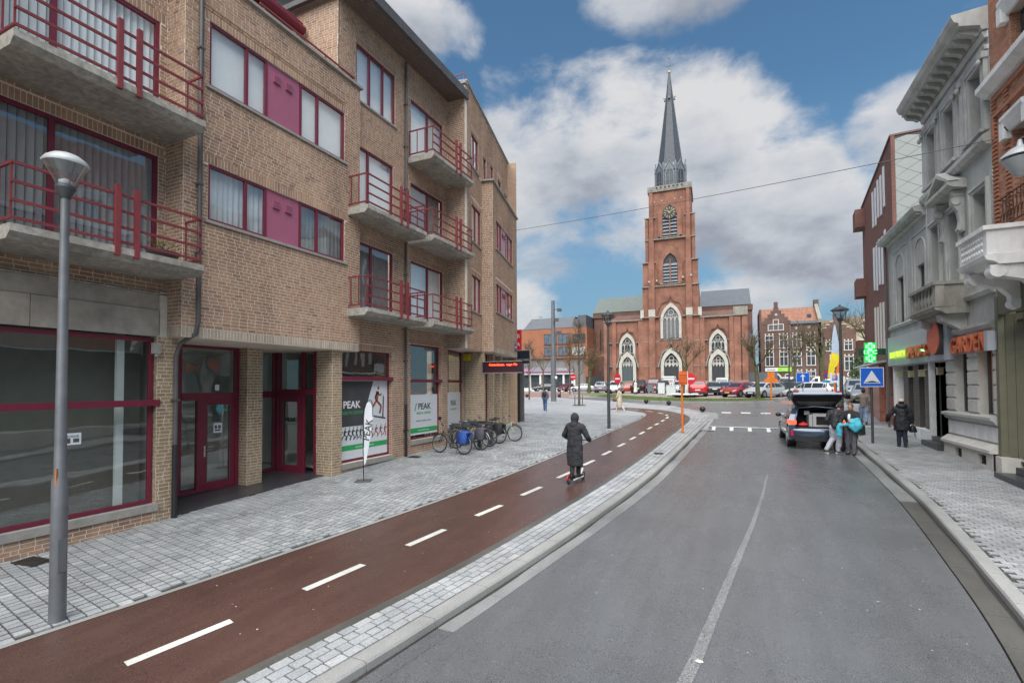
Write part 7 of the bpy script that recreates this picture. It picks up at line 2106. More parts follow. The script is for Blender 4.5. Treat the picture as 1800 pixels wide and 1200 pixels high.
# display panel, black shop sign, red vertical sign, yellow box
s = root('led_display', 'dark red scrolling LED display projecting from the apartment corner', 'display panel', (-10.2, 19.4, 3.5))
fl_ = Fr((0, 19.15), (1, 0), (0, -1))
ob('case', B().fb(fl_, -10.2, -8.33, -.1, .0, 3.5, 3.96), mat('dark_wine_case', (.045, .012, .02), .5), s)
ob('frame', B().fb(fl_, -10.2, -8.33, -.12, .02, 3.961, 3.99).fb(fl_, -10.2, -8.33, -.12, .02, 3.47, 3.499).fb(fl_, -10.23, -10.2, -.12, .02, 3.47, 3.99), M_SILL, s)
text(s, 'Contactlenzen.  oogst  No', .125, fl_.P(-9.2, .004, 3.835), (1, 0, 0), (0, 0, 1), mat('lit_red', (1, .05, .02), .5, emit=2.5, var=0), .002, off=.003)
s = root('black_shop_sign', 'black projecting shop sign with pale lettering at the apartment corner', 'shop sign', (-10.9, 24.5, 4.1))
fl_ = Fr((0, 24.5), (1, 0), (0, -1))
ob('case', B().fb(fl_, -10.9, -10.16, -.08, .0, 4.12, 4.82), mat('blue_black', (.012, .016, .028), .3), s)
ob('frame', B().fb(fl_, -10.92, -10.14, -.09, .01, 4.821, 4.85).fb(fl_, -10.16, -10.13, -.09, .01, 4.1, 4.82).fb(fl_, -10.5, -10.16, -.09, .01, 4.09, 4.119), M_SILL, s)
text(s, 'OCCASSE', .15, fl_.P(-10.53, .004, 4.31), (1, 0, 0), (0, 0, 1), M_SILL, .002, off=.002)
ob('bracket', B().tube((-11.6, 24.55, 4.6), (-10.9, 24.55, 4.6), .02), M_BLK, s)
s = root('red_vertical_sign', 'tall narrow red vertical sign beyond the apartment corner', 'shop sign', (-12.15, 27.3, 4.2))
ob('case', B().box(-12.18, -11.86, 27.2, 27.35, 4.2, 6.3), M_SRED, s)
for i, ch in enumerate('BAR'): text(s, ch, .34, (-12.02, 27.19, 5.9-i*.5), (1, 0, 0), (0, 0, 1), M_SWHITE, .004)
o = single('yellow_box', B().box(-11.05, -10.75, 18.95, 19.12, 4.05, 4.32).box(-11.02, -10.78, 18.9, 18.95, 4.08, 4.2), mat('yellow_plastic', (.55, .44, .01), .5), 'small yellow alarm box high on the brick side wall', 'alarm box')
# overhead cable
pts = []
for i in range(25):
    t = i/24; p = Vector((-10.8, 24, 11.27)).lerp(Vector((6.1, 16.4, 9.15)), t); p.z -= .35*4*t*(1-t)*.3
    pts.append(p)
tag(ob('overhead_cable', B().path(pts, .011, 5), M_PIPE), 'thin cable strung across the street above the road', 'cable')

# ------------------------------------------------------------------ bicycles
M_TYRE = mat('bicycle_tyre', (.02, .02, .022), .85, var=.2)
M_RIM = mat('bright_rim', (.42, .43, .44), .35, .8)
M_SPOKE = mat('spoke', (.35, .35, .36), .4, .8)
def torus(b, c, R, r, n=28, m=6):
    rings = []
    for i in range(n+1):
        a = 2*pi*i/n
        rings.append([(c[0]+(R+r*cos(2*pi*j/m))*cos(a), c[1]+r*sin(2*pi*j/m), c[2]+(R+r*cos(2*pi*j/m))*sin(a)) for j in range(m)])
    b.loft(rings, caps=False)
def arc(c, R, a0, a1, n=10, y=0):
    return [(c[0]+R*cos(a0+(a1-a0)*i/n), y, c[1]+R*sin(a0+(a1-a0)*i/n)) for i in range(n+1)]
def bike(label, x, y, rz, fm, lady=True, bag=None, basket=False, lean=.06, steer=0.0, mirror=False):
    R = .34
    o = root('bicycle', label, 'bicycle', (x, y, gz(y)+.01), 'bicycles parked at the racks', world=False, rz=rz)
    o.rotation_euler = (lean, 0, rz)
    def P(n, b, m_, p=None): return ob(n, b, m_, p or o)
    for wx in (-.54, .56):
        t = B(); torus(t, (wx, 0, R), R-.02, .021); w = P('wheel', t, M_TYRE)
        r_ = B(); torus(r_, (wx, 0, R), R-.05, .011, 28, 5); ob('rim', r_, M_RIM, w)
        s = B()
        for k in range(14):
            a = 2*pi*k/14; s.tube((wx, .02*(-1)**k, R), (wx+(R-.05)*cos(a), 0, R+(R-.05)*sin(a)), .002, n=3)
        s.tube((wx, -.045, R), (wx, .045, R), .025); ob('spokes', s, M_SPOKE, w)
        P('mudguard', B().path(arc((wx, R), R+.025, .5 if wx > 0 else .0, 2.6 if wx > 0 else 3.0), .014, 5), M_BLK if not bag == 'grey' else M_RIM)
    f = B()
    bb, hd, hb, st = (-.02, 0, .29), (.40, 0, .80), (.43, 0, .68), (-.2, 0, .78)
    f.tube(bb, st, .017).tube(bb, hb, .021); 
    if lady: f.tube((-.09, 0, .46), (.41, 0, .74), .016)
    else: f.tube(st, hd, .018)
    f.tube(hd, hb, .022)
    for s in (-1, 1): f.tube((-.54, s*.05, R), (-.02, s*.03, .29), .010).tube((-.54, s*.05, R), (-.18, s*.02, .70), .009)
    P('frame', f, fm)
    k_ = B()
    for s in (-1, 1): k_.path([(.44, s*.03, .66), (.5, s*.05, .5), (.56, s*.05, R)], .012, 6)
    P('fork', k_, fm)
    P('saddle', B().loft([[(-.36+.0, w_*cos(2*pi*i/8), .93+.03*sin(2*pi*i/8)) if j == 0 else (xx, w_*cos(2*pi*i/8), zz+hh*sin(2*pi*i/8)) for i in range(8)] for j, (xx, w_, zz, hh) in enumerate(((-.38, .06, .93, .03), (-.33, .1, .94, .04), (-.22, .08, .93, .035), (-.1, .03, .93, .025), (-.06, .015, .92, .015)))]), M_BLK)
    P('seat_post', B().tube(st, (-.24, 0, .92), .013), M_RIM)
    h = B().tube(hd, (.37, 0, 1.0), .014).path([(.18, -.29, .99), (.3, -.26, 1.03), (.38, -.1, 1.02), (.38, .1, 1.02), (.3, .26, 1.03), (.18, .29, .99)], .012, 6)
    P('handlebar', h, M_RIM)
    P('grip', B().tube((.18, -.29, .99), (.27, -.27, 1.02), .018), M_BLK); P('grip', B().tube((.18, .29, .99), (.27, .27, 1.02), .018), M_BLK)
    P('luggage_rack', B().tube((-.78, .06, .74), (-.28, .06, .74), .008).tube((-.78, -.06, .74), (-.28, -.06, .74), .008).tube((-.72, .06, .74), (-.56, .06, R), .007).tube((-.72, -.06, .74), (-.56, -.06, R), .007).tube((-.78, .06, .74), (-.78, -.06, .74), .008), M_BLK)
    c = B().tube((-.02, -.05, .29), (-.02, .05, .29), .03).tube((-.02, -.06, .29), (.1, -.06, .2), .01).tube((-.02, .06, .29), (-.14, .06, .38), .01)
    P('crank', c, M_RIM); P('pedal', B().obox((.1, -.11, .19), (.09, .08, .02)), M_BLK); P('pedal', B().obox((-.14, .11, .39), (.09, .08, .02)), M_BLK)
    P('chain_guard', B().path([(-.54, -.055, R+.06), (-.02, -.055, .37)], .02, 5), M_BLK)
    P('kickstand', B().tube((-.3, .05, .3), (-.34, .2, .0), .009), M_BLK)
    P('headlight', B().ell((.5, 0, .78), (.04, .035, .035), 8, 6), M_RIM)
    if bag:
        col = {'blue': (.02, .07, .30), 'grey': (.07, .065, .08), 'black': (.02, .02, .022)}[bag]
        m_ = mat('pannier_'+bag, col, .7, var=.2, vs=8)
        for s in (-1, 1):
            b = B().loft([[(-.55+a*w_, s*(.09+d_)+.0, zz) for a, d_ in ((-1, 0), (1, 0), (1, .12), (-1, .12))] for w_, zz in ((.15, .38), (.19, .45), (.19, .66), (.17, .76))], smooth=True)
            P('pannier', b, m_)
        P('pannier_flap', B().ell((-.55, 0, .76), (.22, .23, .07), 12, 6), m_)
    if basket: P('basket', B().box(.42, .66, -.16, .16, .78, .98), M_BLK)
    if mirror: P('mirror', B().tube((.27, .27, 1.02), (.3, .34, 1.18), .008).ell((.3, .36, 1.24), (.03, .09, .07), 10, 8), M_BLK)
    return o
M_BFK = mat('black_bike_paint', (.018, .018, .02), .3, coat=.5)
M_BFG = mat('grey_bike_paint', (.07, .07, .075), .3, coat=.5)
M_BFW = mat('pale_green_bike_paint', (.42, .50, .42), .3, coat=.5)
bike('black city bicycle with bright blue pannier bag, nearest of the parked ones', -9.22, 14.98, pi-.12, M_BFK, True, 'blue', mirror=True)
bike('dark bicycle with grey pannier and shiny mudguard, second from the near end', -9.12, 16.0, pi-.05, M_BFG, True, 'grey')
bike('plain black bicycle squeezed between the two dark racks', -9.2, 16.75, pi+.04, M_BFK, False, None)
bike('dark bicycle with black pannier, its rear wheel standing behind the far rack', -9.2, 17.65, pi-.03, M_BFK, True, 'black')
bike('bicycle with pale green frame, front wheel pointing out to the plaza', -8.85, 18.35, .02, M_BFW, True, None)
M_RACK = mat('anthracite_rack', (.055, .062, .07), .5, var=.12)
for y, lab in ((16.3, 'nearer anthracite bicycle rack with a flat square beam'), (17.25, 'farther anthracite bicycle rack with a flat square beam')):
    o = root('bicycle_rack', lab, 'bicycle rack', (-9.4, y, gz(y)), 'anthracite bicycle racks')
    z = gz(y)
    ob('beam', B().box(-10.1, -8.75, y-.06, y+.06, z+.80, z+.92), M_RACK, o)
    for x in (-10.04, -8.82): ob('rack_post', B().box(x-.06, x+.06, y-.055, y+.055, z-.05, z+.80), M_RACK, o)

# electric kick scooter under the rider
o = root('kick_scooter', 'electric kick scooter with red rear mudguard under the hooded rider', 'kick scooter', (-3.85, 12.35, gz(12.35)), world=False, rz=pi/2-.12)
def SC_(n, b, m_, p=None): return ob(n, b, m_, p or o)
for wx in (-.42, .46):
    t = B(); torus(t, (wx, 0, .105), .08, .025, 18, 6); w = SC_('wheel', t, M_TYRE); ob('hub', B().tube((wx, -.02, .105), (wx, .02, .105), .05), M_RIM, w)
SC_('deck', B().box(-.3, .3, -.075, .075, .09, .13), M_BLK)
SC_('deck_trim', B().box(-.32, .33, -.08, -.076, .085, .12).box(-.32, .33, .076, .08, .085, .12), M_SHADE)
SC_('neck', B().tube((.3, 0, .12), (.44, 0, .3), .03), M_SHADE); SC_('fork', B().tube((.44, 0, .3), (.46, 0, .105), .02), M_SHADE)
SC_('stem', B().tube((.43, 0, .28), (.33, 0, 1.05), .02), M_BLK); SC_('handlebar', B().tube((.33, -.23, 1.05), (.33, .23, 1.05), .014), M_BLK)
SC_('mudguard', B().path(arc((-.42, .105), .125, .6, 2.7), .03, 6), mat('dark_red_plastic', (.20, .02, .02), .4))
SC_('tail_light', B().box(-.56, -.53, -.03, .03, .13, .17), M_SRED)

# ------------------------------------------------------------------ trees
M_BARK = mat('bark', (.10, .085, .06), .95, var=.3, vs=6, bump=.5, bs=25)
M_MOSS = mat('mossy_bark', (.085, .085, .038), .95, var=.45, vs=3, bump=.5, bs=25)
M_TWIG = mat('twigs', (.12, .09, .055), .95, var=.3)
def tree(label, x, y, h, r, style='pollard', bark=None, group='bare trees round the square', leanx=0.0, tw=1.0, leaf=None):
    z = gz(y)
    o = root('bare_tree', label, 'tree', (x, y, z), group)
    bark = bark or M_BARK
    rnd = random.Random(int(x*100+y*7))
    tr, br, tg = B(), B(), B()
    def limb(p, d, L_, r0, lev, B_):
        n = 5; pts = [p]; q = Vector(p); dd = Vector(d)
        for i in range(n):
            dd = (dd+Vector((rnd.uniform(-.18, .18), rnd.uniform(-.18, .18), rnd.uniform(-.05, .16)))).normalized()
            q = q+dd*(L_/n); pts.append(q.copy())
        B_.path(pts, [r0*(1-.6*i/n) for i in range(n+1)], 6 if lev < 2 else 4)
        return pts, dd
    if style == 'pollard':
        fork = h*.42; r = r*.78
        tr.path([(x, y, z-.1), (x+leanx*.3, y, z+fork*.4), (x+leanx*.7, y, z+fork*.8), (x+leanx, y, z+fork)], [r*1.3, r, r*.92, r*.95], 10)
        n = rnd.randint(4, 5)
        for i in range(n):
            a = 2*pi*i/n+rnd.uniform(-.4, .4)
            pts, dd = limb(Vector((x+leanx, y, z+fork-.1)), Vector((cos(a)*.65, sin(a)*.65, 1)), h*.26, r*.5, 1, br)
            for k in range(3):
                p2, d2 = limb(pts[rnd.randint(2, 5)], Vector((cos(a+rnd.uniform(-1, 1)), sin(a+rnd.uniform(-1, 1)), rnd.uniform(.5, 1.6))), h*.2, r*.24, 1, br)
                for j in range(int(11*tw)):
                    limb(p2[rnd.randint(1, 5)], Vector((rnd.uniform(-1, 1), rnd.uniform(-1, 1), rnd.uniform(.1, 1.3))), h*rnd.uniform(.08, .18), .026, 2, tg)
    else:
        tr.path([(x, y, z-.1), (x+.02, y, z+h*.4), (x-.03, y+.02, z+h*.75), (x, y, z+h)], [r*1.25, r, r*.6, r*.15], 8)
        for i in range(int(22*tw)):
            t = rnd.uniform(.34, .97); a = rnd.uniform(0, 2*pi)
            pts, dd = limb(Vector((x, y, z+h*t)), Vector((cos(a), sin(a), rnd.uniform(.7, 1.8))), h*.3*(1.15-t), r*.22, 1, br)
            for j in range(8):
                limb(pts[rnd.randint(1, 5)], Vector((rnd.uniform(-1, 1), rnd.uniform(-1, 1), rnd.uniform(.2, 1.4))), h*.10, .016, 2, tg)
    ob('trunk', tr, bark, o); ob('branches', br, bark if style == 'pollard' else M_BARK, o)
    ob('twigs', tg, M_TWIG, o)['kind'] = 'stuff'
    if leaf:
        lf = B()
        cs = [tg.v[rnd.randrange(len(tg.v))] for _ in range(900)]
        for c in cs:
            e = Vector((rnd.uniform(-1, 1), rnd.uniform(-1, 1), rnd.uniform(-1, 1))).normalized()*.06; g_ = e.orthogonal().normalized()*.04
            c = Vector(c); lf.add([c-e, c-g_, c+e, c+g_], [(0, 1, 2, 3)])
        ob('dry_leaves', lf, leaf, o)['kind'] = 'stuff'
    return o
M_DRY = mat('dry_orange_leaves', (.30, .14, .05), .9, var=.4, vs=8)
tree('slim young tree with thin trunk beside the far left ball bollard', -19.1, 45.85, 6.2, .07, 'young')
ty = tree('slim young tree tied to two stakes in the paved plaza', -11.83, 39.04, 6.6, .085, 'young', leaf=None, tw=1.3)
for dx in (-.35, .3): ob('stake', B().tube((-11.83+dx, 39.0, 1.2), (-11.83+dx, 39.0, 2.15), .035), M_TWIG, ty)
ob('tree_grate', B().lathe([(.55, 0), (.55, .015), (.01, .016)], (-11.83, 39.04, gz(39)), 16), M_IRON, ty)
tree('forked bare tree in front of the white shopfront', -27.6, 72, 8.2, .17, 'pollard', tw=.7)
tree('young tree with a few dry orange leaves before the orange brick block', -19.4, 60, 7.2, .08, 'young', leaf=M_DRY, tw=1.5)
tree('mossy yellow green trunk tree left of the church facade', -18.6, 66, 7.4, .27, 'pollard', M_MOSS, leanx=.25, tw=1.2, leaf=M_DRY)
tree('leaning mossy tree growing from the round white planter', -5.1, 52.7, 7.4, .2, 'pollard', M_MOSS, leanx=.45, tw=.8)
tree('mossy bare tree in front of the stepped gable house and church corner', 1.68, 49.3, 7.0, .24, 'pollard', M_MOSS, leanx=-.15, tw=1.6)
tree('bare tree with forked crown before the middle of the stepped gable house', 6.5, 70, 9.0, .24, 'pollard', M_MOSS, tw=1.3)
tree('thick bright green mossy trunk tree left of the hanging flag', 7.6, 56, 9.0, .3, 'pollard', M_MOSS, leanx=-.2, tw=1.6)
tree('bare tree with spreading crown before the cream house', 12.4, 60, 10.5, .28, 'pollard', M_MOSS, tw=2.0)
# evergreen shrub near the pharmacy cross
o = root('evergreen_bush', 'dark green leafy bush behind the pharmacy cross', 'bush', (11.6, 57, 1.7))
b = B()
for k in range(5200):
    a, t = random.uniform(0, 2*pi), random.uniform(0, 1)
    rr = 2.1*sqrt(random.random())*(1-.5*abs(t-.4))
    c = Vector((11.9+rr*cos(a), 57+rr*sin(a), 1.8+4.6*t)); e = Vector((random.uniform(-1, 1), random.uniform(-1, 1), random.uniform(-1, 1))).normalized()*.11; g_ = e.orthogonal().normalized()*.07
    b.add([c-e, c-g_, c+e, c+g_], [(0, 1, 2, 3)])
ob('foliage', b, mat('dark_green_leaf', (.035, .085, .02), .7, var=.5, vs=3), o)['kind'] = 'stuff'
ob('stem', B().tube((11.9, 57, 1.6), (11.9, 57, 4.5), .12, .05), M_BARK, o)
# ------------------------------------------------------------------ cars
M_CGLS = mat('car_glass', (.03, .035, .04), .08, var=0, spec=.8)
M_CTRIM = mat('car_black_trim', (.015, .015, .016), .5, var=.1)
M_HEAD = mat('headlight_glass', (.55, .57, .58), .12, var=.05)
M_TAIL = mat('taillight_red', (.40, .01, .01), .2, var=.05)
M_PLATE = mat('white_number_plate', (.66, .66, .66), .5, var=.02)
M_PLATEY = mat('yellow_number_plate', (.68, .50, .02), .5, var=.02)
CARP = {}
def paint(n, c):
    return mat('car_paint_'+n, c, .28, .25, var=.03, coat=.8)
# stations: y, z bottom, z sill-top(shoulder), z top, half width, roof half width
HATCH = [(-2.14, .48, .70, .72, .70, .55), (-2.10, .30, .90, .93, .82, .66), (-2.0, .24, .98, 1.02, .88, .70), (-1.72, .22, .97, 1.36, .90, .60), (-1.45, .22, .95, 1.45, .905, .60), (-.5, .22, .93, 1.49, .905, .61), (.15, .22, .92, 1.47, .90, .60), (.45, .22, .91, 1.38, .90, .58), (1.12, .22, .90, .96, .89, .70), (1.7, .24, .80, .85, .86, .66), (2.05, .28, .68, .72, .80, .58), (2.16, .38, .56, .58, .66, .45)]
SUVS = [(y, zb*1.15, zs*1.14, zt*1.15, w*1.02, r*1.05) for y, zb, zs, zt, w, r in HATCH]
SUVS[2] = (-2.05, .28, 1.1, 1.2, .90, .72); SUVS[3] = (-1.95, .26, 1.1, 1.55, .91, .64)
SALOON = [(-2.3, .45, .72, .74, .66, .5), (-2.24, .28, .92, .95, .80, .62), (-1.75, .24, .97, 1.0, .88, .70), (-1.15, .22, .95, 1.36, .89, .56), (-.5, .22, .93, 1.42, .89, .57), (.1, .22, .92, 1.41, .89, .57), (.4, .22, .91, 1.33, .89, .55), (1.05, .22, .90, .95, .88, .70), (1.7, .24, .80, .84, .86, .66), (2.12, .28, .68, .71, .80, .58), (2.25, .38, .56, .58, .66, .45)]
VAN = [(-2.45, .35, 1.2, 1.9, .86, .78), (-2.4, .25, 1.2, 2.1, .93, .82), (-1.2, .25, 1.15, 2.15, .95, .82), (.6, .25, 1.12, 2.12, .95, .80), (1.05, .25, 1.10, 1.95, .95, .76), (1.6, .25, 1.08, 1.35, .93, .78), (2.1, .28, .85, .95, .88, .70), (2.35, .38, .62, .65, .78, .55)]
PICK = [(-2.8, .5, 1.05, 1.08, .90, .86), (-2.75, .4, 1.12, 1.15, .95, .90), (-.95, .4, 1.12, 1.15, .96, .90), (-.85, .38, 1.12, 1.80, .96, .68), (.3, .38, 1.10, 1.84, .96, .68), (.75, .38, 1.10, 1.70, .96, .66), (1.35, .38, 1.10, 1.18, .95, .80), (2.3, .4, 1.02, 1.08, .93, .78), (2.6, .5, .8, .82, .85, .6)]
def car(kind, col, label, x, y, rz, face='front', plate=None, z=None, letters_=None, L_=1.0, lead=False):
    st = {'hatch': HATCH, 'suv': SUVS, 'saloon': SALOON, 'van': VAN, 'pickup': PICK}[kind]
    o = root('parked_car' if kind not in ('van', 'pickup') else 'parked_van' if kind == 'van' else 'parked_pickup', label, 'van' if kind == 'van' else 'pickup' if kind == 'pickup' else 'car', (x, y, gz(y) if z is None else z), 'vehicles parked round the church', world=False, rz=rz)
    pm = paint(label.split()[0]+str(len(MATS)), col)
    P = lambda n, b, m_, p=None: ob(n, b, m_, p or o)
    def ring_(s):
        y_, zb, zs, zt, w, r_ = s
        y_ *= L_
        return [(-w*.88, y_, zb), (-w, y_, zb+.16), (-w*1.01, y_, (zb+zs)/2+.08), (-w*.965, y_, zs), (-r_, y_, zt-.03), (-r_*.8, y_, zt), (r_*.8, y_, zt), (r_, y_, zt-.03), (w*.965, y_, zs), (w*1.01, y_, (zb+zs)/2+.08), (w, y_, zb+.16), (w*.88, y_, zb)]
    b = B(); rr = [ring_(s) for s in st]
    b.loft(rr); body = P('body', b, pm)
    # glazing, laid just proud of the shell
    g = {'hatch': (3, 7, 8, 2), 'suv': (3, 7, 8, 3), 'saloon': (3, 6, 7, 2), 'van': (3, 4, 5, 0), 'pickup': (3, 5, 6, 3)}[kind]
    def quad(i0, i1, pa, pb, off, sh=(.06, .06), t0=.12, t1=.12):
        A, Bq = rr[i0], rr[i1]
        def q(i, t, s): 
            a, c = Vector(rr[i][pa]), Vector(rr[i][pb]); return a.lerp(c, t)
        p = [q(i0, t0, 0), q(i1, t0, 0), q(i1, 1-t1, 0), q(i0, 1-t1, 0)]
        p = [p[0].lerp(p[1], sh[0]), p[1].lerp(p[0], sh[1]), p[2].lerp(p[3], sh[1]), p[3].lerp(p[2], sh[0])]
        n = (p[1]-p[0]).cross(p[3]-p[0]).normalized()
        c = sum(p, Vector())/4
        if n.dot(c-Vector((0, c.y*.6, .7))) < 0: n = -n
        return [v+n*off for v in p]
    for side in ((3, 4), (8, 7)):
        rng = range(g[0], g[1]+(1 if kind != 'van' else 1))
        for i in rng:
            if i+1 >= len(rr): continue
            last = (i == g[1])
            p = quad(i, i+1, side[0], side[1], .012, (.03, .35 if last else .05), .06, .16)
            P('side_window', B().add(p, [(0, 1, 2, 3)]), M_CGLS)
    i0, i1 = g[1], g[2]
    def topq(i0, i1, off, a=.08, c=.08):
        p = [Vector(rr[i0][5]), Vector(rr[i1][5]), Vector(rr[i1][6]), Vector(rr[i0][6])]
        p = [Vector(rr[i0][4]).lerp(p[0], .6), Vector(rr[i1][4]).lerp(p[1], .6), Vector(rr[i1][7]).lerp(p[2], .6), Vector(rr[i0][7]).lerp(p[3], .6)]
        p = [p[0].lerp(p[1], a), p[1].lerp(p[0], c), p[2].lerp(p[3], c), p[3].lerp(p[2], a)]
        n = (p[1]-p[0]).cross(p[3]-p[0]).normalized()
        if n.z < 0: n = -n
        return [v+n*off for v in p]
    P('windscreen', B().add(topq(i0, i1, .014), [(0, 1, 2, 3)]), M_CGLS)
    ri = g[3]
    if kind in ('hatch', 'saloon'): P('rear_window', B().add(topq(ri+1, ri, .014), [(0, 1, 2, 3)]), M_CGLS)
    elif kind == 'suv': P('rear_window', B().add([(-.62, -2.06*L_, 1.2), (.62, -2.06*L_, 1.2), (.55, -1.99*L_, 1.52), (-.55, -1.99*L_, 1.52)], [(0, 1, 2, 3)]), M_CGLS)
    yr, yf = st[0][0]*L_, st[-1][0]*L_
    zs = st[1][2]
    W = st[3][4]
    for s in (-1, 1):
        P('tail_light', B().box(s*W*.62-(.0 if s > 0 else .22), s*W*.62+(.22 if s > 0 else .0), yr-.005, yr+.12, zs-.24, zs-.06), M_TAIL)
        P('headlight', B().box(s*W*.58-(.0 if s > 0 else .24), s*W*.58+(.24 if s > 0 else .0), yf-.22, yf-.045+.03, st[-2][2]-.14, st[-2][2]-.01), M_HEAD)
        P('wing_mirror', B().ell((s*(W+.08), .85*L_ if kind != 'van' else 1.35, st[4][2]+.09), (.09, .06, .07), 8, 6), M_CTRIM if random.random() < .5 else pm)
    P('grille', B().box(-W*.5, W*.5, yf-.06, yf+.012, .36, .56), M_CTRIM)
    P('lower_bumper', B().box(-W*.85, W*.85, yr-.01, yr+.2, .28, .44).box(-W*.8, W*.8, yf-.25, yf-.04, .26, .38), M_CTRIM)
    yw = 1.32*L_ if kind not in ('pickup', 'van') else 1.62
    for wx in (-1, 1):
        for wy in (-yw, yw):
            R = .325 if kind in ('hatch', 'saloon') else .37
            w = P('wheel', B().tube((wx*(W-.21), wy, R), (wx*(W+.005), wy, R), R, n=18), M_TYRE)
            ob('rim', B().tube((wx*(W-.02), wy, R), (wx*(W+.012), wy, R), R*.62, n=10), M_RIM, w)
            P('wheel_arch', B().tube((wx*(W-.25), wy, R+.02), (wx*(W-.003), wy, R+.02), R+.055, n=18), M_CTRIM)
    pm_ = plate or M_PLATE
    P('number_plate', B().box(-.25, .25, yf+.012, yf+.02, .40, .51), pm_)
    P('number_plate', B().box(-.25, .25, yr-.03, yr-.012, .62, .73), pm_)
    return o
F_, R_ = pi, 0.0     # nose towards the camera, or away from it
cars = [
 ('hatch', (.05, .055, .06), 'dark grey hatchback beside the shopfront at the far left', -34.5, 90, pi*.7),
 ('saloon', (.16, .02, .03), 'maroon saloon just right of the tall mast', -27.8, 84, pi*.95),
 ('saloon', (.42, .44, .46), 'silver saloon beside the maroon one before the shopfront', -24.6, 83, pi*.55),
 ('suv', (.24, .25, .27), 'mid grey SUV seen from behind, right of the slim young tree', -18.8, 74, .12),
 ('hatch', (.20, .25, .30), 'blue grey hatchback between the grey and the white SUV', -17.5, 78, pi-.1),
 ('suv', (.62, .64, .65), 'white SUV with its nose to the plaza, left of the dark lamp post', -14.9, 66, pi+.08),
 ('saloon', (.45, .06, .03), 'orange red saloon half hidden behind the dark lamp post', -14.3, 71, pi*.6),
 ('pickup', (.015, .016, .018), 'large black pickup truck with its tailgate to the camera', -12.4, 70, .05),
 ('van', (.13, .03, .04), 'dark maroon box van parked right of the black pickup', -10.8, 73, pi),
 ('suv', (.03, .032, .036), 'black SUV in front of the orange and white van', -9.0, 68, pi+.15),
 ('van', (.62, .62, .60), 'tall white van with orange stripe before the main church door', -9.3, 77, pi),
 ('suv', (.50, .53, .54), 'silver SUV behind the pale utility cabinets', -6.9, 68, pi+.05),
 ('hatch', (.04, .045, .05), 'black hatchback hidden left of the bright red car', -5.2, 63, pi-.2),
 ('suv', (.48, .02, .02), 'bright red SUV seen from behind', -3.9, 55.6, .1),
 ('saloon', (.022, .028, .034), 'black saloon seen from behind, right of the bright red SUV', -2.5, 59.5, .12),
 ('hatch', (.10, .13, .17), 'dark blue hatchback between the black saloon and the wine red car', -1.2, 63, pi-.3),
 ('van', (.60, .61, .60), 'white van parked against the church base right of the main door', -2.0, 78, pi),
 ('hatch', (.33, .03, .04), 'wine red hatchback with a yellow number plate', .2, 54.2, pi-.55),
 ('hatch', (.46, .49, .50), 'silver green hatchback beside the mossy tree', 2.3, 53.0, pi-.6),
 ('saloon', (.66, .67, .68), 'white saloon behind the silver green hatchback', 1.3, 60, pi-.3),
 ('hatch', (.07, .075, .08), 'dark grey hatchback just right of the mossy tree', 3.9, 56.0, pi-.7),
 ('suv', (.035, .04, .042), 'black SUV left of the thin lamp before the green sign', 5.2, 60.5, pi-.5),
 ('hatch', (.62, .63, .64), 'white hatchback partly behind the thin lamp', 6.2, 65, pi-.4),
 ('van', (.60, .60, .60), 'small white van under the green bank sign', 6.5, 76, pi*.8),
 ('hatch', (.68, .69, .70), 'white hatchback right behind the open car, turned half sideways', 5.9, 50.6, .95),
 ('van', (.45, .46, .47), 'light grey van before the ground floor windows of the gabled house', 9.8, 74, pi*.55),
 ('suv', (.30, .33, .36), 'blue grey SUV right of the lamp behind the people', 9.5, 52, pi-.1),
 ('saloon', (.46, .48, .50), 'silver saloon beyond the brown jacketed man', 11.0, 55, pi*.6),
 ('hatch', (.25, .27, .30), 'grey hatchback at the far end of the right pavement', 9.0, 46.2, pi-.2),
]
for i, (k, c, lab, x, y, rz) in enumerate(cars):
    cc_ = car(k, c, lab, x, y, rz, plate=M_PLATEY if 'yellow' in lab else None, L_=1.12 if 'box van' in lab else 1.0)
    if 'orange stripe' in lab:
        ob('orange_stripe', B().box(-.955, .955, 1.5, 1.75, .95, 1.35).box(-.96, .96, -2.0, 1.0, 1.2, 1.6), M_ORG, cc_)
        ob('roof_box', B().box(-.8, .8, -1.6, .9, 2.15, 2.4), M_WHT, cc_)
    if 'pickup' in lab:
        text(cc_, 'PICK-UP', .22, (0, -2.83, .9), (1, 0, 0), (0, 0, 1), M_SILL, .01, world=False)

# ------------------------------------------------------------------ the open hatchback at the kerb
cx_, cy_ = 2.52, 22.42
M_BLUEC = mat('steel_blue_car_paint', (.045, .07, .11), .25, .45, var=.04, coat=1.0)
fo = root('open_hatchback', 'steel blue hatchback with its tailgate raised and loaded boot, stopped at the right kerb', 'car', (cx_, cy_, gz(cy_)-.11), world=False, rz=.02)
def Q(n, b, m_, p=None): return ob(n, b, m_, p or fo)
st = [s for s in HATCH if s[0] > -1.5]
def rg(s, k=1.0):
    y_, zb, zs, zt, w, r_ = s
    return [(-w*.88, y_, zb), (-w, y_, zb+.16), (-w*1.01, y_, (zb+zs)/2+.08), (-w*.965, y_, zs), (-r_, y_, zt-.03), (-r_*.8, y_, zt), (r_*.8, y_, zt), (r_, y_, zt-.03), (w*.965, y_, zs), (w*1.01, y_, (zb+zs)/2+.08), (w, y_, zb+.16), (w*.88, y_, zb)]
b = B(); b.loft([rg(s) for s in st], caps=False)
b.add(rg(st[-1]), [tuple(range(12))]); Q('body', b, M_BLUEC)
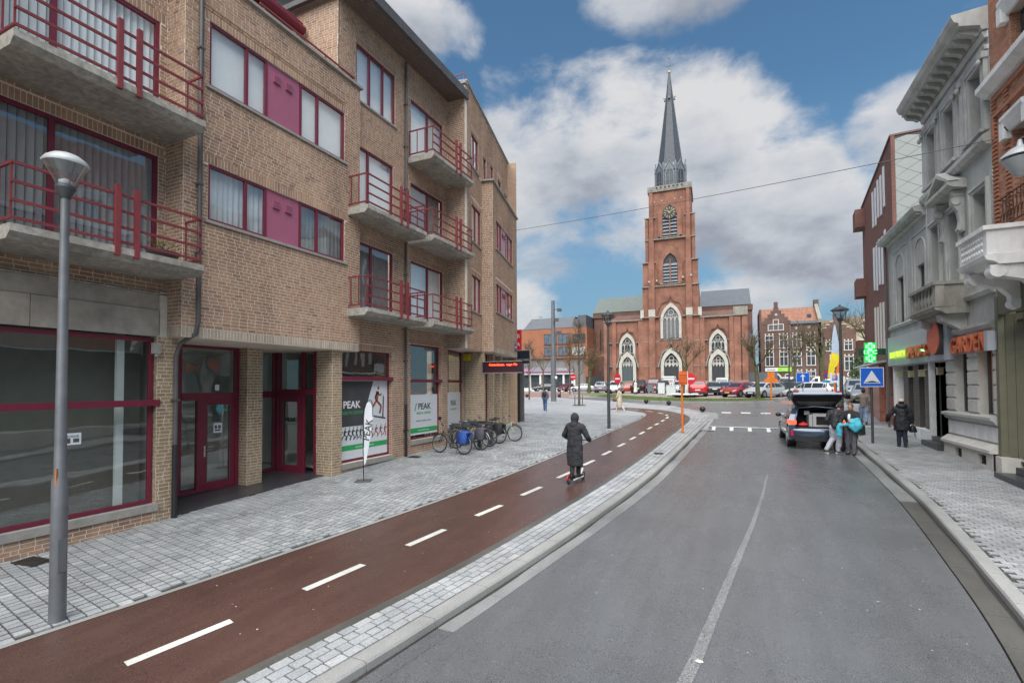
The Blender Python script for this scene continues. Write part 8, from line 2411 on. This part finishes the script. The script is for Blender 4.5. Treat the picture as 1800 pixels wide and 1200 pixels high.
# rear bumper: rounded bar across the back
rings = []
for x in np.linspace(-.9, .9, 13):
    e = 1-abs(x/.9)**3*.22
    ys_ = lambda q: -1.45-(q)*e
    rings.append([(x, -1.4, .24), (x, ys_(.62), .26), (x, ys_(.70), .36), (x, ys_(.73), .50), (x, ys_(.73), .60), (x, ys_(.69), .68), (x, ys_(.60), .715), (x, -1.4, .70)])
Q('rear_bumper', B().loft(rings), M_BLUEC)
Q('lower_bumper', B().box(-.72, .72, -2.165, -2.0, .25, .40), M_CTRIM)
Q('bumper_crease', B().box(-.80, .80, -2.176, -2.16, .535, .55), M_CTRIM)
for s in (-1, 1):
    # rear quarter with the lamp
    A_ = [(-1.46, .24), (-1.98, .26), (-2.06, .6), (-2.08, .80), (-2.04, .98), (-1.90, 1.18), (-1.70, 1.38), (-1.46, 1.46)]
    rings = []
    for t, w_ in ((0, .905), (1, .70)):
        rings.append([(s*(w_ if z < 1.0 else w_-(z-1.0)*.42), y, z) for y, z in A_])
    Q('quarter_panel', B().loft(rings, smooth=False), M_BLUEC)
    Q('tail_light', B().loft([[(s*.915, -1.72, .84), (s*.915, -1.72, 1.0), (s*.90, -2.05, .98), (s*.91, -2.07, .82)], [(s*.86, -2.09, .82), (s*.86, -2.07, .98), (s*.66, -2.10, .97), (s*.66, -2.11, .83)]], smooth=False), mat('lit_tail_light', (.75, .06, .02), .25, emit=.9, var=.1))
    Q('reflector', B().box(s*.80-.05, s*.80+.05, -2.12, -2.0, .42, .60), mat('red_reflector', (.42, .01, .06), .3))
    Q('side_glass', B().loft([[(s*(.875-.0), -1.35, .98), (s*.63, -1.35, 1.40)], [(s*.885, .4, .96), (s*.60, .35, 1.36)], [(s*.885, 1.0, .95), (s*.74, .9, 1.02)]], closed=False, caps=False), M_CGLS)
    Q('wing_mirror', B().ell((s*.99, .72, 1.02), (.11, .07, .08), 10, 8), M_CTRIM)
    for wy in (-1.34, 1.32):
        w = Q('wheel', B().tube((s*.68, wy, .32), (s*.90, wy, .32), .325, n=24), M_TYRE)
        ob('rim', B().tube((s*.89, wy, .32), (s*.912, wy, .32), .21, n=12), M_RIM, w)
        Q('wheel_arch', B().tube((s*.62, wy, .34), (s*.903, wy, .34), .375, n=24), M_CTRIM)
M_IN = mat('boot_lining', (.012, .012, .013), .9, var=.2)
Q('boot_lining', B().add([(-.66, -1.98, .70), (.66, -1.98, .70), (.66, -1.0, .70), (-.66, -1.0, .70), (-.66, -1.9, 1.15), (.66, -1.9, 1.15), (.60, -1.0, 1.40), (-.60, -1.0, 1.40)], [(0, 1, 2, 3), (3, 2, 6, 7), (0, 3, 7, 4), (1, 2, 6, 5)]), M_IN)
Q('boot_frame', B().path([(-.70, -2.03, .74), (-.69, -2.02, .98), (-.62, -1.88, 1.2), (-.57, -1.66, 1.40), (0, -1.60, 1.45), (.57, -1.66, 1.40), (.62, -1.88, 1.2), (.69, -2.02, .98), (.70, -2.03, .74)], .035, 6), M_BLUEC)
Q('boot_sill', B().box(-.70, .70, -2.10, -1.98, .70, .735), M_CTRIM)
Q('roof_inside', B().box(-.6, .6, -1.55, .3, 1.36, 1.37), M_IN)
# raised tailgate
tg_ = B()
h0, h1 = Vector((0, -1.50, 1.45)), Vector((0, -2.02, 1.93))
dv = (h1-h0); nl = Vector((0, -dv.z, dv.y)).normalized(); nl = -nl if nl.z < 0 else nl
def TG(x, t, d): return h0+dv*t+Vector((x, 0, 0))+nl*d
def tgring(t, w, d0, d1): return [TG(-w, t, d0), TG(-w*1.0, t, d1*.6), TG(-w*.85, t, d1), TG(w*.85, t, d1), TG(w, t, d1*.6), TG(w, t, d0)]
tail = Q('tailgate', B().loft([tgring(0, .62, 0, .06), tgring(.3, .72, -.03, .09), tgring(.62, .80, -.05, .12), tgring(.9, .80, -.09, .12), tgring(1.04, .74, -.06, .06)]), M_BLUEC)
ob('tailgate_lining', B().add([TG(-.58, .02, -.012), TG(.58, .02, -.012), TG(.76, .64, -.068), TG(.74, .98, -.1), TG(-.74, .98, -.1), TG(-.76, .64, -.068)], [(0, 1, 2, 3, 4, 5)]), M_IN, tail)
ob('rear_window', B().add([TG(-.50, .12, -.035), TG(.50, .12, -.035), TG(.62, .52, -.072), TG(-.62, .52, -.072)], [(0, 1, 2, 3)]), mat('smoky_rear_glass', (.12, .125, .13), .15, var=.5, vs=3), tail)
ob('lock_bar', B().add([TG(-.7, .66, -.075), TG(.7, .66, -.075), TG(.7, .70, -.08), TG(-.7, .70, -.08)], [(0, 1, 2, 3)]), M_CTRIM, tail)
for s in (-1, 1): ob('tail_light', B().obox(tuple(TG(s*.66, 1.0, .06)), (.18, .1, .08)), M_TAIL, tail)
for s in (-1, 1): Q('gas_strut', B().tube((s*.62, -1.75, 1.22), tuple(TG(s*.6, .5, -.05)), .012), M_CTRIM)
Q('seat_back', B().box(-.60, .60, -1.02, -.9, .7, 1.3), M_IN)
Q('head_restraint', B().box(-.42, -.2, -1.0, -.9, 1.3, 1.45).box(.2, .42, -1.0, -.9, 1.3, 1.45), M_IN)
def inboot(name, label, cat, b, mats_):
    o = root(name, label, cat, (cx_, cy_, gz(cy_)-.11), world=False, rz=.02)
    for n, bb, m_ in b: ob(n, bb, m_, o)
    return o
M_CRATE = mat('grey_crate_plastic', (.34, .34, .34), .5, var=.08)
inboot('pet_crate', 'large grey plastic pet crate with black opening in the car boot', 'pet crate', [
  ('shell', B().box(-.12, .66, -1.92, -1.15, .742, .80).box(-.12, .66, -1.85, -1.15, 1.10, 1.2).box(-.12, -.02, -1.9, -1.15, .8, 1.1).box(.58, .66, -1.9, -1.15, .8, 1.1).box(-.24, -.13, -1.85, -1.2, .742, 1.16), M_CRATE),
  ('opening', B().box(-.02, .58, -1.80, -1.7, .80, 1.10), M_IN)], None)
inboot('red_bag', 'small bright red bag lying at the left of the car boot', 'bag', [('bag', B().ell((-.42, -1.86, .80), (.17, .12, .07), 12, 8), mat('red_fabric', (.5, .02, .02), .7)), ('strap', B().path([(-.52, -1.86, .84), (-.42, -1.9, .9), (-.3, -1.86, .84)], .012, 5), M_SRED)], None)
inboot('paper_sheet', 'white paper sheet stuck inside the car boot', 'paper', [('sheet', B().box(-.32, -.15, -1.3, -1.29, 1.14, 1.28), M_PAPER)], None)

# ------------------------------------------------------------------ people
BLOBS = []
FOLD = bpy.data.textures.new('folds', 'CLOUDS'); FOLD.noise_scale = .11; FOLD.noise_depth = 2
def blob(name, b, m_, par, vox=.018, sm=5):
    o = ob(name, b, m_, par)
    r = o.modifiers.new('r', 'REMESH'); r.mode = 'VOXEL'; r.voxel_size = vox; r.use_smooth_shade = True
    if name != 'body' and vox < .03:
        # folds and creases in the cloth
        d = o.modifiers.new('d', 'DISPLACE'); d.texture = FOLD; d.strength = .045 if name in ('coat', 'jacket', 'trousers', 'fabric') else .015; d.mid_level = .5; d.texture_coords = 'LOCAL'
    s = o.modifiers.new('s', 'SMOOTH'); s.iterations = max(1, sm-2); s.factor = .5
    BLOBS.append(o)
    return o
def chain(b, pts, rs, n=10):
    for (p, q), (r0, r1) in zip(zip(pts[:-1], pts[1:]), zip(rs[:-1], rs[1:])):
        b.tube(p, q, r0, r1, n=n, smooth=True)
    for p, r in zip(pts, rs): b.ell(p, (r, r, r), 10, 7)
M_SKIN = mat('skin', (.42, .24, .17), .6, var=.06)
def hand(b, wrist, direction, side, s=1.0, curl=.5):
    d = Vector(direction).normalized(); w = Vector(wrist)
    a = d.cross(Vector((0, 1, 0)))
    if a.length < .2: a = d.cross(Vector((1, 0, 0)))
    a.normalize(); n = d.cross(a)
    palm = w+d*.05*s
    b.tube(w, palm+d*.035*s, .024*s, .034*s, 8)
    b.ell(palm, (.04*s, .03*s, .045*s), 8, 6)
    for k, ln in enumerate((.062, .072, .068, .052)):
        o_ = palm+d*.035*s+n*(-.03+.02*k)*s
        m1 = o_+d*ln*.55*s+a*.01*s*curl; m2 = m1+(d+a*curl).normalized()*ln*.5*s
        b.tube(o_, m1, .010*s, .0095*s, 6).tube(m1, m2, .0095*s, .008*s, 6); b.ell(m2, (.008*s,)*3, 6, 4)
    t0 = palm+n*-.03*s; t1 = t0+(d*.6-n).normalized()*.035*s; t2 = t1+(d-n*.2).normalized()*.03*s
    b.tube(t0, t1, .012*s, .011*s, 6).tube(t1, t2, .011*s, .009*s, 6)
def person(label, x, y, rz, J, top, legs, H=1.7, coat=None, hair=None, hat=None, dz=0.0, hands=True, shoes=M_BLK, skin=None, vox=.018, z=None, group=None, slim=1.0, leg_w=1.0):
    """J: joints in metres, x right, y ahead; top: (material, torso radii scale)"""
    o = root('person', label, 'person', (x, y, (gz(y) if z is None else z)+dz), group, world=False, rz=rz)
    skin = skin or M_SKIN
    s = H/1.7
    V = lambda k: Vector(J[k])*s
    body = B()
    # one continuous body: legs, trunk, arms, neck, head
    for sd in 'LR':
        chain(body, [V('hip'+sd), V('knee'+sd), V('ank'+sd)], [.075*s, .052*s, .036*s])
        chain(body, [V('ank'+sd), V('toe'+sd)], [.036*s, .03*s])
        chain(body, [V('sh'+sd), V('elb'+sd), V('wri'+sd)], [.045*s, .036*s, .024*s])
        if hands: hand(body, V('wri'+sd), V('wri'+sd)-V('elb'+sd), sd, s, .6)
    chain(body, [V('pel'), V('waist'), V('chest'), V('neck')], [.13*s, .115*s, .13*s, .05*s])
    hd = V('head'); look = V('look').normalized(); up = (hd-V('neck')).normalized()
    chain(body, [V('neck'), hd-up*.08*s], [.05*s, .048*s])
    body.ell(hd, (.075*s, .092*s, .112*s), 16, 12)
    body.ell(hd-up*.06*s+look*.025*s, (.055*s, .06*s, .055*s), 12, 8)
    body.ell(hd+look*.092*s-up*.012*s, (.013*s, .02*s, .02*s), 8, 6)
    sidev = up.cross(look).normalized()
    for q in (-1, 1): body.ell(hd+sidev*q*.075*s-up*.01*s, (.014*s, .02*s, .03*s), 8, 6)
    bo = blob('body', body, skin, o, vox*.8, 3)
    for q in (-1, 1):
        ob('eye', B().ell(hd+look*.082*s+sidev*q*.032*s+up*.012*s, (.011*s, .011*s, .008*s), 8, 6), M_BLK, o)
    ob('mouth', B().ell(hd+look*.083*s-up*.055*s, (.02*s, .012*s, .006*s), 8, 5), mat('lips', (.32, .10, .08), .5), o)
    # trousers
    tr = B()
    lw = leg_w
    for sd in 'LR':
        chain(tr, [V('hip'+sd), V('knee'+sd), V('ank'+sd)+Vector((0, 0, .03*s))], [.095*s*lw, .072*s*lw, .062*s*lw])
    chain(tr, [V('pel')-Vector((0, 0, .03*s)), V('waist')-Vector((0, 0, .04*s))], [.145*s, .13*s])
    if legs is not None: blob('trousers', tr, legs, o, vox)
    for sd in 'LR':
        sh = B(); a, t = V('ank'+sd), V('toe'+sd)
        dd = (t-a); dd.z = 0; dd = dd.normalized() if dd.length > .01 else Vector((0, 1, 0))
        chain(sh, [a-dd*.03*s-Vector((0, 0, .03*s)), t+dd*.02*s], [.045*s, .038*s])
        blob('shoe', sh, shoes, o, vox)
    # jacket
    m_, w = top[0], top[1]
    jk = B()
    chain(jk, [V('pel'), V('waist'), V('chest')], [.15*s*w, .145*s*w, .155*s*w])
    shl, shr = V('shL'), V('shR')
    chain(jk, [shl, (shl+shr)/2+Vector((0, 0, .03*s)), shr], [.075*s*w, .1*s*w, .075*s*w])
    for sd in 'LR':
        chain(jk, [V('sh'+sd), V('elb'+sd), V('wri'+sd)], [.078*s*w, .062*s*w, .052*s*w])
        chain(jk, [V('chest'), V('sh'+sd)], [.13*s*w, .078*s*w])
    if coat:
        zc, r0, r1 = coat
        p = V('pel')
        wz = V('waist').z
        jk.lathe([(r1*s, zc*s), (r1*.985*s, (zc+.04)*s), (r0*s, (zc+.3)*s if zc+.3 < p.z/s else p.z-.02), (.175*s*w, wz+.05)], (p.x, p.y, 0), 20, sq=.68)
    blob('coat' if coat else 'jacket', jk, m_, o, vox, 4)
    if hair:
        hb = B(); hb.ell(hd+up*.02*s-look*.018*s, (.088*s, .1*s, .112*s), 14, 10)
        if hair[1] > 0:
            chain(hb, [hd-look*.05*s, hd-look*.07*s-up*hair[1]*s], [.075*s, .045*s])
        hb2 = hb
        blob('hair', hb2, hair[0], o, vox*.8)
    if hat: blob(hat[1], hat[0](hd, up, look, s), hat[2], o, vox)
    return o, V, s
def stand(walk=.0, arm=(0, 0), lean=0.0, spread=.09, armout=.0, elbow=.1):
    """a standing or walking skeleton for a 1.7 m person"""
    J = dict(pel=(0, 0, .92), waist=(0, lean*.3, 1.08), chest=(0, lean*.8, 1.28), neck=(0, lean*1.0, 1.46), head=(0, lean*1.25, 1.60), look=(0, 1, 0))
    for sd, q, k in (('L', -1, 1), ('R', 1, -1)):
        J['hip'+sd] = (q*.09, 0, .88)
        J['knee'+sd] = (q*spread, k*walk*.5+.02, .48)
        J['ank'+sd] = (q*spread, k*walk-(.08 if k*walk < -.1 else 0), .09+(.06 if k*walk < -.1 else 0))
        J['toe'+sd] = (q*(spread+.01), k*walk+.13-(.06 if k*walk < -.1 else 0), .035)
        J['sh'+sd] = (q*.185, lean*.95, 1.38)
        a = arm[0 if sd == 'L' else 1]
        J['elb'+sd] = (q*(.235+armout), lean+a*.12, 1.12)
        J['wri'+sd] = (q*(.235+armout*1.2), lean+a*.3+elbow, .90+abs(a)*.06)
    return J
M_COATK = mat('black_wool_coat', (.022, .023, .027), .9, var=.35, vs=30, bump=.3)
M_DOWN = mat('black_quilted_coat', (.014, .015, .019), .6, var=.3, vs=14, bump=.5, bs=18)
M_JEAN = mat('blue_jeans', (.04, .10, .21), .85, var=.3, vs=9)
M_JEANL = mat('light_blue_jeans', (.15, .21, .30), .85, var=.25, vs=7)
M_GREYJ = mat('grey_jacket', (.14, .15, .17), .8, var=.15)
M_HAIRD = mat('dark_hair', (.02, .014, .01), .8, var=.3, vs=20)
M_HAIRB = mat('light_brown_hair', (.16, .09, .05), .8, var=.3, vs=20)
M_BEIGE = mat('beige_coat', (.50, .42, .30), .85, var=.12)
# 1 the rider
J = stand(0, (0, 0), .03, .05)
for sd, q in (('L', -1), ('R', 1)):
    J['elb'+sd] = (q*.34, .06, 1.12); J['wri'+sd] = (q*.27, .36, 1.0); J['sh'+sd] = (q*.2, .03, 1.37)
J['ankL'] = (-.03, -.12, .09); J['toeL'] = (-.05, .02, .04); J['kneeL'] = (-.06, -.02, .48)
J['ankR'] = (.05, .12, .09); J['toeR'] = (.05, .27, .04); J['kneeR'] = (.06, .1, .48)
def hood(hd, up, look, s):
    b = B(); b.ell(hd-look*.02*s+up*.012*s, (.115*s, .125*s, .14*s), 16, 12); chain(b, [hd-up*.1*s-look*.03*s, hd-up*.19*s-look*.05*s], [.1*s, .12*s]); return b
person('person in a long black coat with the hood up, riding a kick scooter', -3.83, 12.22, -.12, J, (M_COATK, 1.2), mat('black_trousers', (.015, .015, .018), .9), 1.62, (.32, .235, .225), None, (hood, 'hood', M_COATK), dz=.13, vox=.016)
# 2 man in jeans with backpack
o, V, s = person('person in blue jeans and grey jacket carrying a black backpack across the plaza', -12.6, 33.2, .12, stand(.1, (.3, -.3)), (M_GREYJ, 1.0), M_JEAN, 1.66, None, (M_HAIRD, .03), vox=.024)
def backpack(o, V, s, lab, m_, side=False):
    p = (V('chest')+V('waist'))/2
    b = B().ell((p.x, p.y-.2*s, p.z+.03), (.15*s, .1*s, .23*s), 14, 10)
    q = root('backpack', lab, 'backpack', o.location, world=False, rz=o.rotation_euler[2])
    ob('bag', b, m_, q)
    for k in (-1, 1): ob('strap', B().path([(k*.1*s, p.y-.15*s, p.z+.2*s), (k*.12*s, p.y, p.z+.28*s), (k*.13*s, p.y+.14*s, p.z+.12*s)], .018*s, 5), m_, q)
    return q
backpack(o, V, s, 'black backpack on the person in blue jeans', M_BLK)
# 3 woman in beige
o, V, s = person('person in a long beige coat walking left behind the lamp, with brown hair', -7.35, 33.7, 1.35, stand(.22, (.4, -.4)), (M_BEIGE, 1.02), mat('cream_trousers', (.55, .50, .42), .85), 1.62, (.45, .25, .27), (mat('auburn_hair', (.25, .09, .03), .8), .1), vox=.024, shoes=mat('white_shoes', (.6, .6, .58), .6))
q = root('brown_handbag', 'brown handbag held by the person in the beige coat', 'handbag', o.location, world=False, rz=1.35)
ob('bag', B().ell((-.30, .22, .80), (.06, .16, .12), 12, 8), mat('brown_leather', (.13, .06, .03), .5), q)
ob('strap', B().path([(-.3, .12, .88), (-.28, .2, 1.0), (-.3, .3, .88)], .01, 5), mat('brown_leather', (.13, .06, .03)), q)
# 4 man with brown jacket
J = stand(.14, (0, -.3)); J['elbL'] = (-.42, .12, 1.22); J['wriL'] = (-.62, .25, 1.02)
o, V, s = person('person in a brown jacket and pale jeans, walking away with left arm out', 5.5, 28.6, -.15, J, (mat('brown_grey_jacket', (.17, .135, .11), .8, var=.2), 1.08), M_JEANL, 1.72, None, (M_HAIRD, .0), vox=.022, leg_w=1.15)
# 5 elderly woman
J = stand(.06, (.3, -.1), .03, .08, .05)
J['elbL'] = (-.36, .06, 1.12); J['wriL'] = (-.38, .22, .93)
def beanie(hd, up, look, s):
    b = B(); b.ell(hd+up*.045*s-look*.01*s, (.097*s, .107*s, .09*s), 14, 10); return b
def big_hood(hd, up, look, s): return beanie(hd, up, look, s)
o, V, s = person('person in a black quilted coat and pale knitted hat walking away on the right pavement', 5.13, 21.05, -.1, J, (M_DOWN, 1.2), mat('navy_trousers', (.014, .018, .035), .85), 1.64, (.62, .245, .235), (M_HAIRD, .0), (beanie, 'hat', mat('pale_pink_knit', (.52, .40, .34), .9, var=.2, vs=40)), vox=.017, leg_w=1.1)
b = B(); hd = V('head'); chain(b, [hd+Vector((-.1, -.08, -.1)), hd+Vector((0, -.13, -.13)), hd+Vector((.1, -.08, -.1))], [.07, .085, .07]); blob('folded_hood', b, M_DOWN, o, .017)
q = root('black_handbag', 'small black handbag with hanging strap in the right hand of the quilted coat wearer', 'handbag', o.location, world=False, rz=-.1)
w_ = V('wriR')
ob('bag', B().loft([[(w_.x+.03+a*ww, w_.y+.03+c*.05, z) for a, c in ((-1, -1), (1, -1), (1, 1), (-1, 1))] for z, ww in ((.52, .09), (.58, .11), (.72, .07), (.76, .03))], smooth=True), M_BLK, q)
ob('strap', B().path([(w_.x+.03, w_.y+.03, .76), (w_.x+.02, w_.y+.03, .84), (w_.x+.04, w_.y+.03, .76)], .008, 5).path([(w_.x+.06, w_.y, .55), (w_.x+.07, w_.y, .4), (w_.x+.11, w_.y, .33), (w_.x+.08, w_.y, .5)], .008, 5), M_BLK, q)
# 6 boy at the boot
zr = gz(19.6)-.11
J = stand(0, (0, 0), .10, .09); J['look'] = (.4, .9, -.25)
J['head'] = (.10, .20, 1.58); J['neck'] = (.05, .13, 1.45)
J['ankL'] = (-.22, -.25, .13); J['toeL'] = (-.34, -.12, .05); J['kneeL'] = (-.10, .05, .50)
J['ankR'] = (.05, .0, .09); J['toeR'] = (.16, .08, .035); J['kneeR'] = (.09, .02, .48)
J['elbL'] = (-.27, .0, 1.12); J['wriL'] = (-.16, .12, .92); J['elbR'] = (.3, .12, 1.15); J['wriR'] = (.4, .3, 1.18)
o, V, s = person('person in a black jacket and grey sweatpants leaning towards the open boot', 3.02, 19.85, -.35, J, (mat('black_jacket', (.02, .02, .024), .65, var=.2), 1.08), mat('grey_sweatpants', (.33, .34, .38), .9, var=.1), 1.70, None, (mat('brown_hair', (.05, .03, .02), .8), .0), vox=.017, z=zr, leg_w=1.25, shoes=mat('black_white_sneaker', (.06, .06, .065), .5, var=.6, vs=9))
for sd in 'LR':
    a, t = V('ank'+sd), V('toe'+sd); a.z = t.z = .022
    d = (t-a).normalized(); ob('shoe_sole', B().tube(a-d*.07+Vector((0, 0, .0)), t+d*.06, .022, .022, 8), M_WHT, o)
# 7 girl with turquoise bag
M_STR = bpy.data.materials.new('pinstripe_trousers'); M_STR.use_nodes = True
nt = M_STR.node_tree; tcx = nt.nodes.new('ShaderNodeTexCoord'); wv = nt.nodes.new('ShaderNodeTexWave'); wv.bands_direction = 'X'; wv.inputs['Scale'].default_value = 11
cr = nt.nodes.new('ShaderNodeValToRGB'); cr.color_ramp.elements[0].position = .80; cr.color_ramp.elements[0].color = (.02, .02, .024, 1); cr.color_ramp.elements[1].position = .9; cr.color_ramp.elements[1].color = (.30, .30, .32, 1)
nt.links.new(tcx.outputs['Object'], wv.inputs[0]); nt.links.new(wv.outputs[1], cr.inputs[0]); nt.links.new(cr.outputs[0], nt.nodes['Principled BSDF'].inputs['Base Color']); nt.nodes['Principled BSDF'].inputs['Roughness'].default_value = .85
J = stand(.04, (0, 0), .02, .10)
J['elbL'] = (-.27, .16, 1.10); J['wriL'] = (-.15, .34, 1.12); J['elbR'] = (.28, .12, 1.10); J['wriR'] = (.18, .3, 1.04); J['look'] = (-.15, 1, -.15)
o, V, s = person('person in pinstripe trousers and fur trimmed black coat holding a turquoise jacket', 3.42, 19.62, pi*.83, J, (mat('black_coat', (.018, .018, .02), .8, var=.2), 1.08), M_STR, 1.68, None, (M_HAIRB, .16), vox=.017, z=zr, leg_w=1.3)
b = B(); hd = V('neck'); chain(b, [hd+Vector((-.14, -.06, -.02)), hd+Vector((-.06, -.14, .0)), hd+Vector((.06, -.14, .0)), hd+Vector((.14, -.06, -.02))], [.04, .05, .05, .04]); blob('fur_hood_trim', b, mat('tan_fur', (.40, .28, .17), .95, var=.3, vs=40, bump=.6), o, .014, 2)
b = B(); c_ = V('chest'); b.ell((c_.x, c_.y+.10, c_.z-.03), (.07, .075, .14), 10, 8); blob('white_shirt', b, M_WHT, o, .017)
M_TURQ = mat('turquoise_fabric', (.06, .40, .52), .75, var=.2, vs=6)
q = root('turquoise_jacket', 'bright turquoise jacket bundled over the arms of the pinstripe wearer', 'jacket', (3.42, 19.62, zr), world=False, rz=pi*.83)
b = B(); chain(b, [(-.26, .24, 1.16), (-.30, .28, 1.0), (-.24, .3, .86)], [.10, .13, .09]); chain(b, [(-.16, .3, 1.15), (-.12, .33, 1.0), (-.18, .33, .90)], [.08, .10, .07]); chain(b, [(-.1, .36, 1.04), (.10, .38, 1.0), (.2, .36, .95)], [.06, .045, .05]); chain(b, [(.2, .34, 1.0), (.23, .34, .85), (.22, .34, .66)], [.07, .085, .08]); blob('fabric', b, M_TURQ, q, .018, 4)
q = root('dark_tote_bag', 'dark green tote bag hanging beside the pinstripe wearer', 'tote bag', (3.42, 19.62, zr), world=False, rz=pi*.83)
ob('bag', B().loft([[(-.30+c*.06, .05+a*w_, z) for a, c in ((-1, -1), (1, -1), (1, 1), (-1, 1))] for z, w_ in ((.68, .19), (.80, .185), (1.0, .15))], smooth=False), mat('bottle_green_fabric', (.012, .03, .022), .7), q)
ob('handle', B().path([(-.3, -.08, 1.0), (-.28, -.02, 1.22), (-.28, .12, 1.22), (-.3, .16, 1.0)], .012, 5), M_BLK, q)
q = root('black_rucksack', 'black rucksack with a red patch on the road between the two people', 'rucksack', (3.13, 19.95, zr), world=False)
b = B(); b.ell((.0, 0, .24), (.19, .15, .26), 14, 10); b.v = [(x, y, max(z, .0)) for x, y, z in b.v]; ob('bag', b, M_BLK, q)
ob('patch', B().ell((.0, -.12, .36), (.05, .05, .1), 8, 6), M_SRED, q)
# 8, 9 far people
person('person in dark clothes walking far off beside the apartment corner', -28.4, 65.6, .3, stand(.15), (mat('dark_jacket', (.02, .025, .04), .8), 1.0), mat('dark_trousers', (.02, .02, .03), .8), 1.75, None, (M_HAIRD, .0), vox=.035, hands=False)
person('person in a long cream robe standing before the black pickup', -11.2, 60.3, 1.2, stand(.1), (mat('cream_robe', (.60, .57, .48), .85), 1.05), mat('dark_brown_trousers', (.05, .03, .03), .8), 1.68, (.28, .27, .3), (mat('white_hair', (.5, .48, .45), .8), .05), vox=.035, hands=False)
# lettering becomes plain meshes
bpy.context.view_layer.update()
dg = bpy.context.evaluated_depsgraph_get()
for o in [o for o in bpy.data.objects if o.type == 'FONT']:
    me = bpy.data.meshes.new_from_object(o.evaluated_get(dg))
    n = bpy.data.objects.new('t', me); COL.objects.link(n)
    nm = o.name; par = o.parent
    n.parent = par; n.matrix_local = o.matrix_local.copy()
    if par is None: n.matrix_world = o.matrix_world.copy()
    for k in o.keys(): n[k] = o[k]
    bpy.data.objects.remove(o)
    n.name = nm.split('.')[0]

# modelled figures: turn the stacked shapes into one smooth skin each
for o in BLOBS:
    me = bpy.data.meshes.new_from_object(o.evaluated_get(dg))
    o.modifiers.clear()
    old_ = o.data
    o.data = me
    bpy.data.meshes.remove(old_)
